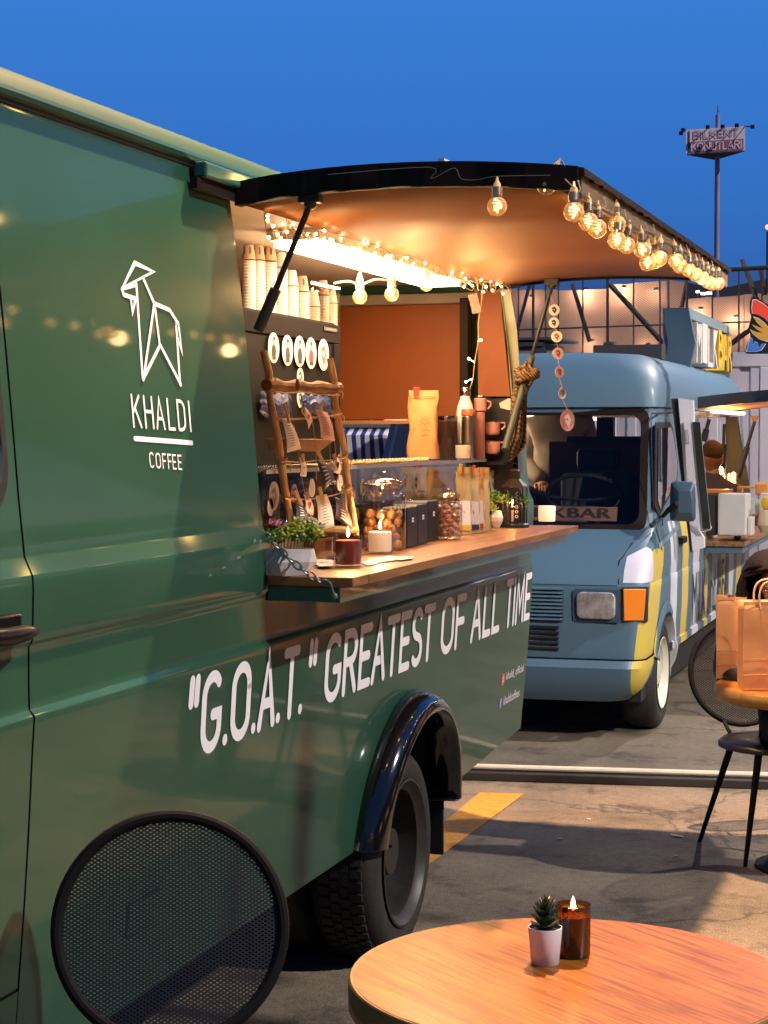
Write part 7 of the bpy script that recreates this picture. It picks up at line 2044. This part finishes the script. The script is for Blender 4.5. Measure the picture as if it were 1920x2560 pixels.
# ---------------- people
def figure(par, name, m, verts, edges, radii, root=0, sub=2):
    o0 = wl(par); me = bpy.data.meshes.new(name); me.from_pydata([tuple(Vector(v) - o0) for v in verts], edges, []); me.update()
    o = bpy.data.objects.new(name, me); COL.objects.link(o); o.parent = par
    md = o.modifiers.new('skin', 'SKIN'); md.use_smooth_shade = True
    for i, r_ in enumerate(radii):
        sv = me.skin_vertices[0].data[i]; sv.radius = r_ if isinstance(r_, tuple) else (r_, r_); sv.use_root = (i == root)
    q = o.modifiers.new('sub', 'SUBSURF'); q.levels = sub; q.render_levels = sub
    me.materials.append(m); return o
skin = mat('skin', (.42, .20, .125), .5, sss=.15)
def head(par, c, f, r=.098, name='head', m=None, brow=True):
    """head facing direction f with nose, brow, chin, ears"""
    f = f.normalized(); s2 = Vector((-f.y, f.x, 0)).normalized(); up_ = s2.cross(f) * -1
    if up_.z < 0: up_ = -up_
    rows = []
    NR, NS = 18, 24
    for i in range(NR + 1):
        th_ = pi * i / NR; row = []
        for k in range(NS):
            a = 2 * pi * k / NS; x = sin(th_) * cos(a); y = sin(th_) * sin(a); z = cos(th_)
            fx_, sy, uz = x * 1.02, y * .80, z * 1.22
            if z < 0: sy *= 1 - .32 * (-z) ** 1.5; fx_ *= 1 - .10 * (-z)
            if x > .3 and z < 0: fx_ += .05 * (x)          # chin / jaw forward
            ay = abs(y)
            if x > 0 and ay < .16 and -.35 < z < .12: fx_ += .20 * (1 - ay / .16) * (1 - abs(z + .16) / .28 if abs(z + .16) < .28 else 0)
            if x > 0 and .15 < ay < .5 and -.02 < z < .2: fx_ -= .06
            if x > 0 and z > .15 and z < .35: fx_ += .03
            row.append(c + f * fx_ * r + s2 * sy * r + up_ * uz * r)
        rows.append(row + [row[0]])
    o = MB().grid(rows).build(name, m or skin, par, smooth=True, angle=80)
    for sg in (1, -1):
        MB().ball(c + s2 * sg * r * .80 - up_ * r * .05 - f * r * .02, r * .24, 10, 8, (.5, .35, 1)).build('ear', m or skin, o, smooth=True)
        MB().ball(c + s2 * sg * r * .30 + f * r * .86 + up_ * r * .06, r * .115, 8, 6).build('eye', mat('eye_dark', (.02, .012, .01), .2), o, smooth=True)
    MB().tube([c + s2 * r * .26 + f * r * .86 - up_ * r * .58, c + f * r * .94 - up_ * r * .60, c - s2 * r * .26 + f * r * .86 - up_ * r * .58], r * .05, 6).build('mouth', mat('lips', (.35, .10, .08), .5), o, smooth=True)
    return o
# seated woman behind the bags
hc = at((1950, 1462), D=7.62)
pw_ = thing('person', 'seated person with long dark hair and glasses in black clothes behind the paper bags', 'person', (sc_2.x, sc_2.y, 0))
fc_ = (cam_pt(-.3, 0) - hc); fc_.z = -.12 * fc_.length; fc_.normalize()
head(pw_, hc, fc_)
blackc = mat('black_cloth', (.010, .009, .012), .85, bump=.3, bscale=60)
tb = Vector((hc.x, hc.y, 0)) + FWD * .05
pel = Vector((sc_2.x + .10, sc_2.y + .02, .56))
V_ = [pel, pel.lerp(tb + UP * .80, .5), tb + UP * .92, tb + UP * 1.03, tb + UP * 1.10,
      tb + UP * .98 - RT * .17, tb + UP * .74 - RT * .235 - FWD * .04, tb + UP * .76 - RT * .10 - FWD * .26,
      tb + UP * .98 + RT * .17, tb + UP * .74 + RT * .23 - FWD * .04, tb + UP * .76 + RT * .08 - FWD * .26,
      pel - RT * .10 - FWD * .02, pel - RT * .12 - FWD * .42 - UP * .02, pel - RT * .10 - FWD * .44 - UP * .46,
      pel + RT * .12, pel + RT * .12 - FWD * .42 - UP * .02, pel + RT * .10 - FWD * .44 - UP * .46]
E_ = [(0, 1), (1, 2), (2, 3), (3, 4), (2, 5), (5, 6), (6, 7), (2, 8), (8, 9), (9, 10), (0, 11), (11, 12), (12, 13), (0, 14), (14, 15), (15, 16)]
RR = [(.17, .13), (.15, .11), (.15, .10), .07, .055, .075, .055, .04, .075, .055, .04, .10, .075, .05, .10, .075, .05]
figure(pw_, 'body', blackc, V_, E_, RR)
hairm = mat('hair_dark', (.007, .004, .003), .7, spec=.2, var=.4, vscale=40, bump=.9, bscale=160, stretch=(1, 1, .25))
s2h = Vector((-fc_.y, fc_.x, 0)).normalized()
hm = MB(); rows = []
prof_h = [(1.36, .0), (1.32, .35), (1.15, .80), (.85, 1.08), (.4, 1.25), (-.1, 1.34), (-.6, 1.40), (-1.1, 1.42), (-1.6, 1.35), (-2.0, 1.15), (-2.15, .8)]
for zr, rr in prof_h:
    row = []
    for k in range(29):
        a = (rad(62) + rad(236) * k / 28) if zr < .62 else 2 * pi * k / 28
        wv_ = 1 + .05 * sin(k * 2.3 + zr * 4) + .04 * sin(k * 5.1 - zr * 9)
        row.append(hc - Vector((0, 0, 0)) + UP * (zr * .098) + (fc_ * cos(a) * 1.0 + s2h * sin(a) * 1.05) * rr * .108 * wv_ - fc_ * .012)
    rows.append(row)
hm.grid(rows).build('hair', hairm, pw_, smooth=True, angle=80, solid=.02, off=1)
stb = MB(); R_ = random.Random(5)
for k in range(60):
    a = R_.uniform(rad(75), rad(285)); zr = R_.uniform(.6, -1.2); p = hc + UP * zr * .098 + (fc_ * cos(a) + s2h * sin(a)) * .135
    pts = [p]
    for j in range(6): pts.append(pts[-1] + Vector((R_.uniform(-.012, .012), R_.uniform(-.012, .012), -.022)) + (fc_ * cos(a) + s2h * sin(a)) * .004)
    stb.tube(pts, [.006, .007, .007, .006, .005, .004, .002], 5)
stb.build('hair_strands', hairm, pw_, smooth=True)['kind'] = 'stuff'
for sg in (1, -1):
    cg = hc + s2h * sg * .034 + fc_ * .098 + UP * .008
    MB().tube([cg + s2h * .026 * cos(a) + UP * .020 * sin(a) for a in [2 * pi * k / 16 for k in range(16)]], .0025, 6, closed=True).tube([cg + s2h * sg * .026, cg + s2h * sg * .045 - fc_ * .09], .002, 5).build('glasses', mat('glasses_black', (.01, .01, .01), .3), pw_, smooth=True)
# person with cropped hair inside the serving hatch of the blue van
hb_ = at(zc(612, 925), D=13.9)
pb_ = thing('person', 'person with cropped hair seen from behind inside the blue van serving window', 'person', (hb_.x, hb_.y, .6))
fb_ = Vector((.25, 1, -.12)).normalized()
warm_skin = mat('skin_tan', (.30, .13, .065), .55)
head(pb_, hb_, fb_, r=.098, m=warm_skin)
MB().ball(hb_ + UP * .040 - fb_ * .010, .096, 20, 14, (.88, 1.02, .98)).build('hair', mat('cropped_hair', (.07, .032, .018), .9, var=.5, vscale=90, bump=.8, bscale=300), pb_, smooth=True)
n0 = hb_ - UP * .10
V_ = [n0 - UP * .75, n0 - UP * .45, n0 - UP * .14, n0 - UP * .05, n0 + UP * .03 - fb_ * .01, n0 - UP * .16 - RT * .17, n0 - UP * .42 - RT * .22, n0 - UP * .48 - RT * .16 + FWD * .2, n0 - UP * .16 + RT * .17, n0 - UP * .42 + RT * .22, n0 - UP * .48 + RT * .16 + FWD * .2]
figure(pb_, 'body', mat('shirt_dark', (.03, .02, .025), .8), V_, [(0, 1), (1, 2), (2, 3), (3, 4), (2, 5), (5, 6), (6, 7), (2, 8), (8, 9), (9, 10)], [(.16, .12), (.15, .11), (.14, .09), .06, .05, .07, .05, .035, .07, .05, .035])
MB().tube([n0 - UP * .06, n0 + UP * .03], [.058, .052], 14).build('neck', warm_skin, pb_, smooth=True)
# person in a beige sweater standing behind the windscreen
tp_ = at(z4(345, 1150), D=12.9)
pc_ = thing('person', 'standing person in a beige sweater seen through the blue van windscreen', 'person', (tp_.x, tp_.y, .55))
swm = mat('sweater_beige', (.30, .27, .22), .9, bump=.5, bscale=80, var=.1, vscale=8)
bx0 = Vector((tp_.x - .03, tp_.y, 0))
V_ = [bx0 + UP * 1.36, bx0 + UP * 1.55 + RT * .02, bx0 + UP * 1.76 + RT * .06, bx0 + UP * 1.90 + RT * .09, bx0 + UP * 1.97 + RT * .10, bx0 + UP * 1.80 - RT * .13, bx0 + UP * 1.56 - RT * .17, bx0 + UP * 1.42 - RT * .06 - FWD * .2,
      bx0 + UP * 1.83 + RT * .26, bx0 + UP * 1.60 + RT * .30, bx0 + UP * 1.42 + RT * .22 - FWD * .16]
figure(pc_, 'sweater', swm, V_, [(0, 1), (1, 2), (2, 3), (3, 4), (2, 5), (5, 6), (6, 7), (2, 8), (8, 9), (9, 10)], [(.20, .15), (.20, .15), (.18, .13), .09, .06, .09, .075, .05, .09, .075, .05])
V_ = [bx0 + UP * 1.34, bx0 + UP * 1.30 - RT * .09, bx0 + UP * .95 - RT * .10, bx0 + UP * .60 - RT * .10, bx0 + UP * 1.30 + RT * .09, bx0 + UP * .95 + RT * .10, bx0 + UP * .60 + RT * .10]
figure(pc_, 'trousers', blackc, V_, [(0, 1), (1, 2), (2, 3), (0, 4), (4, 5), (5, 6)], [(.19, .14), .11, .08, .05, .11, .08, .05])
head(pc_, bx0 + UP * 2.07 + RT * .12, Vector((.6, -.8, -.25)), r=.09)
MB().ball(bx0 + UP * 2.10 + RT * .12 + Vector((-.02, .03, 0)), .094, 16, 12, (.95, 1.0, 1.1)).build('hair', hairm, pc_, smooth=True)
# hands
def hand(par, w_, d, m):
    d = d.normalized(); s2 = d.cross(UP).normalized(); mb = MB().ball(w_ + d * .045, .04, 10, 8, (1, 1, .45)); mb.build('hand', m, par, smooth=True)
    for k in range(4):
        b_ = w_ + d * .075 + s2 * (k - 1.5) * .018; L_ = (.060, .07, .066, .05)[k]
        MB().tube([b_, b_ + d * L_ * .5 - UP * .004, b_ + d * L_ * .9 - UP * .02], [.009, .0085, .006], 8).build('finger', m, par, smooth=True)
    MB().tube([w_ + d * .03 + s2 * .035, w_ + d * .06 + s2 * .055 - UP * .01, w_ + d * .085 + s2 * .05 - UP * .02], [.011, .010, .007], 8).build('thumb', m, par, smooth=True)
hand(pw_, tb + UP * .76 - RT * .10 - FWD * .27, -FWD, skin); hand(pw_, tb + UP * .76 + RT * .08 - FWD * .27, -FWD, skin)
hand(pc_, bx0 + UP * 1.42 - RT * .06 - FWD * .2, -FWD - UP * .3, skin); hand(pc_, bx0 + UP * 1.42 + RT * .22 - FWD * .17, -FWD - UP * .3, skin)
hand(pb_, n0 - UP * .48 - RT * .16 + FWD * .2, FWD, warm_skin); hand(pb_, n0 - UP * .48 + RT * .16 + FWD * .2, FWD, warm_skin)
# ---------------- things on the blue van counter
c = at(zc(675, 1910), Z=CZ2); s_ = m_per_px(c)
mc = thing('coffee_machine', 'boxy white coffee machine with a dark side on the blue van counter', 'machine', c)
def cbox(par, name, m, p0, p1, pd0, d_, bev=.01):
    """box from photo corners p0 (bottom left) to p1 (top right), plane Y=pd0, thickness d_"""
    a_, c_ = at(p0, Y=pd0), at(p1, Y=pd0); return MB().box((a_.x, pd0, a_.z), (c_.x, pd0 + d_, c_.z)).build(name, m, par, bevel=bev)
cbox(mc, 'front_panel', mat('machine_white', (.60, .57, .53), .5, var=.05), zc(672, 1905), zc(1040, 1375), 12.60, .06, .012)
cbox(mc, 'side_panel', mat('machine_dark', (.02, .017, .016), .5), zc(520, 1900), zc(668, 1385), 12.66, .05, .004)
cbox(mc, 'back_body', mat('machine_white', (.60, .57, .53), .5), zc(680, 1895), zc(1030, 1385), 12.67, .30, .01)
cbox(mc, 'drip_block', mat('machine_white', (.60, .57, .53), .5), zc(1045, 1905), zc(1100, 1680), 12.62, .2, .006)
c = at(zc(925, 1945), Z=CZ2); s_ = m_per_px(c)
bc = thing('blue_cup', 'small light blue paper cup in front of the white machine', 'cup', c)
MB().lathe([(9 * s_, c.z + .001), (11.3 * s_, c.z + 30 * s_), (11.8 * s_, c.z + 30.5 * s_), (11.5 * s_, c.z + 32 * s_), (10.5 * s_, c.z + 31 * s_), (8.5 * s_, c.z + 3 * s_)], (c.x, c.y, 0), 24).build('cup_body', mat('cup_blue', (.22, .36, .56), .5), bc, smooth=True)
def item(name, label, cat, p0, p1, y, d_, m, bev=.003, group=None):
    a_, c_ = at(p0, Y=y), at(p1, Y=y); o = MB().box((a_.x, y, a_.z), (c_.x, y + d_, c_.z)).build(name, m, None, bevel=bev); return tag(o, label, cat, group)
cb_ = item('card_box', 'open brown cardboard box holding tea packets on the blue van counter', 'box', zc(1105, 1780), zc(1230, 1630), 12.95, .15, mat('cardboard', (.42, .22, .11), .7))
for k, (x0, x1, col_, lb) in enumerate(((1045, 1078, (.42, .46, .25), 'green tea packet at the left of the three in the box'), (1080, 1143, (.35, .50, .70), 'light blue packet in the middle of the three in the box'), (1148, 1205, (.50, .52, .30), 'green yellow packet at the right of the three in the box'))):
    o = item('tea_packet', lb, 'packet', zc(x0, 1640), zc(x1, 1440 + 6 * k), 12.98 + .01 * k, .03, mat('packet_%s' % ('green', 'blue', 'olive')[k], col_, .5), group='packets in the card box')
    a_, c_ = at(zc(x0 + 8, 1570), Y=12.977 + .01 * k), at(zc(x1 - 8, 1500), Y=12.977 + .01 * k)
    MB().box((a_.x, 12.974 + .01 * k, a_.z), (c_.x, 12.977 + .01 * k, c_.z)).build('printed_patch', mat('patch_cream', (.6, .5, .4), .6), o)
c = at(zc(1310, 1500), Y=12.9); o = MB().ball(c, .05, 16, 10).build('lemon', mat('lemon', (.70, .45, .02), .45, bump=.3), None, smooth=True); tag(o, 'yellow lemon on a pale bag at the frame edge', 'fruit')
o = MB().lathe([(.05, c.z - .20), (.075, c.z - .15), (.06, c.z - .06), (.05, c.z - .045)], (c.x, c.y, 0), 16).build('pale_sack', mat('sack', (.55, .45, .32), .8, bump=.5, bscale=30), None, smooth=True); tag(o, 'pale cloth sack under the yellow lemon', 'sack')
item('counter_tray', 'orange wooden tray at the rear of the blue van counter', 'tray', zc(440, 1370), zc(820, 1330), 13.6, .25, mat('tray_orange', (.55, .22, .06), .5))
item('card_carton', 'tan carton right of the orange wooden tray inside the van', 'carton', zc(915, 1365), zc(975, 1290), 13.5, .12, mat('tray_orange', (.55, .22, .06), .5))
item('wood_shelf', 'brown inner shelf board holding bottles inside the blue van', 'shelf', zc(500, 1300), zc(915, 1270), 14.2, .25, mat('shelf_wood', (.30, .12, .05), .5))
item('wood_crate', 'small brown crate on the inner shelf below the cropped haired person', 'crate', zc(530, 1268), zc(640, 1200), 14.25, .12, mat('crate_wood', (.42, .18, .07), .6))
item('wood_beam', 'orange wooden arm reaching to the frame edge above the tea packets', 'bar', zc(950, 1312), zc(1180, 1285), 13.4, .03, mat('beam_orange', (.62, .30, .08), .5))
item('wood_block', 'carved orange wooden block at the frame edge above the counter', 'block', zc(1145, 1400), zc(1320, 1240), 13.38, .06, mat('beam_orange', (.62, .30, .08), .5), bev=.015)
item('pale_carton', 'pale carton behind the tea packets at the frame edge', 'carton', zc(1210, 1460), zc(1330, 1375), 13.3, .1, mat('panel_white', (.66, .64, .70), .4))
for k, (x, y0, y1, rp_, m_, lb, nm_, ct_) in enumerate(((765, 1265, 1065, 7.5, mat('dark_glass_bottle', (.05, .02, .02), .2, coat=.6), 'dark ribbed bottle on the inner shelf below the hanging strut', 'dark_bottle', 'bottle'),
        (818, 1270, 1110, 4, mat('cream_plastic', (.6, .5, .38), .5), 'slim cream bottle right of the dark ribbed one', 'cream_bottle', 'bottle'),
        (880, 1250, 1090, 8, mat('cream_plastic', (.6, .5, .38), .5), 'cream jug with a dark lid on the inner shelf', 'cream_jug', 'jug'))):
    a_ = at(zc(x, y0), Y=14.3); z1_ = at(zc(x, y1), Y=14.3).z; r_ = rp_ * m_per_px(a_)
    t_ = thing(nm_, lb, ct_, a_); h_ = z1_ - a_.z
    MB().lathe([(r_, a_.z), (r_, a_.z + h_ * .75), (r_ * .5, a_.z + h_ * .9)], (a_.x, a_.y, 0), 14).build('body', m_, t_, smooth=True)
    MB().lathe([(r_ * .55, a_.z + h_ * .9), (r_ * .6, a_.z + h_)], (a_.x, a_.y, 0), 12).build('cap', st_dark, t_, smooth=True)
a_ = at(zc(690, 1270), Y=14.2)
tl_ = thing('table_lamp', 'small brass lamp with a bare glowing bulb inside the blue van', 'lamp', a_); zt_ = at(zc(690, 1090), Y=14.2)
MB().lathe([(.05, a_.z), (.015, a_.z + .02), (.012, zt_.z - .10), (.03, zt_.z - .06), (.01, zt_.z - .03)], (a_.x, a_.y, 0), 14).build('stand', mat('brass', (.6, .35, .12), .3, metal=.9), tl_, smooth=True)
MB().ball(zt_, .035, 14, 10).build('bulb', mat('warm_bulb_glow', (1, .8, .5), .5, emis=(1, .7, .35), estr=30), tl_, smooth=True)
d = bpy.data.lights.new('table_lamp_light', 'POINT'); d.energy = 14; d.color = (1, .55, .22); d.shadow_soft_size = .04
o = bpy.data.objects.new('table_lamp_light', d); COL.objects.link(o); o.parent = tl_; o.location = zt_ - Vector(tl_.location) - FWD * .06
# ceiling lamp glow under the blue van awning
lp = MB().box((-1.75, 13.0, AZ - .03), (-1.70, 14.6, AZ - .01)).build('awning_lamp', mat('awning_lamp_glow', (1, .7, .3), .5, emis=(1, .58, .22), estr=14), V)
# ================================================================== LAMPS OF THE LOT (above and beside the frame; the flood lamp is added fill)
def pendant(loc, label, power, colr, cat='lamp', r=.05, name='pendant_lamp', group=None, cone=150, aim=None):
    t_ = thing(name, label, cat, loc, group)
    L = Vector(loc)
    MB().lathe([(.012, .36), (.03, .30), (.05, .22), (.17, .06), (.17, .05), (.155, .055), (.04, .2)], L, 20).build('lamp_shade', dark, t_, smooth=True)
    MB().ball(L + Vector((0, 0, .03)), .06, 12, 8).build('lamp_bulb', mat('pendant_glow', (1, .9, .7), .4, emis=(1, .7, .4), estr=30), t_)
    d = bpy.data.lights.new(name + '_light', 'SPOT'); d.energy = power; d.color = colr; d.shadow_soft_size = r
    d.spot_size = rad(cone); d.spot_blend = .55
    o = bpy.data.objects.new('lamp_light', d); COL.objects.link(o); o.parent = t_; o.location = (0, 0, -.06)
    if aim: o.rotation_euler = (Vector(loc) - Vector(aim)).to_track_quat('Z', 'Y').to_euler()
    return t_
pendant((-1.0, 6.86, 6.4), 'black cone pendant lamp hanging high above the green truck hatch', 5200, (1.0, .60, .34), cone=84, aim=(-.8, 5.0, 0))
pendant((-.2, 14.2, 5.2), 'black cone pendant lamp hanging over the lane by the white container', 900, (1.0, .86, .74))
fl0 = thing('added_flood_lamp', 'added white fill lamp on an unseen pole to the right of the lane', 'lamp', (2.6, 4.6, 0))  # fill lamp added out of view to brighten the blue van front
MB().tube([(2.6, 4.6, 0), (2.6, 4.6, 4.7)], .045, 10).build('pole', stl, fl0, smooth=True)
MB().box((2.45, 4.5, 4.55), (2.75, 4.62, 4.75)).build('lamp_housing', stl, fl0, bevel=.01)
d = bpy.data.lights.new('added_flood_light', 'SPOT'); d.energy = 2100; d.color = (1.0, .90, .80); d.shadow_soft_size = .06; d.spot_size = rad(40); d.spot_blend = .7
o = bpy.data.objects.new('added_flood_light', d); COL.objects.link(o); o.parent = fl0; o.location = (-.05, .08, 4.65)
o.rotation_euler = (Vector((2.55, 4.68, 4.65)) - Vector((-2.0, 10.6, 1.1))).to_track_quat('Z', 'Y').to_euler()
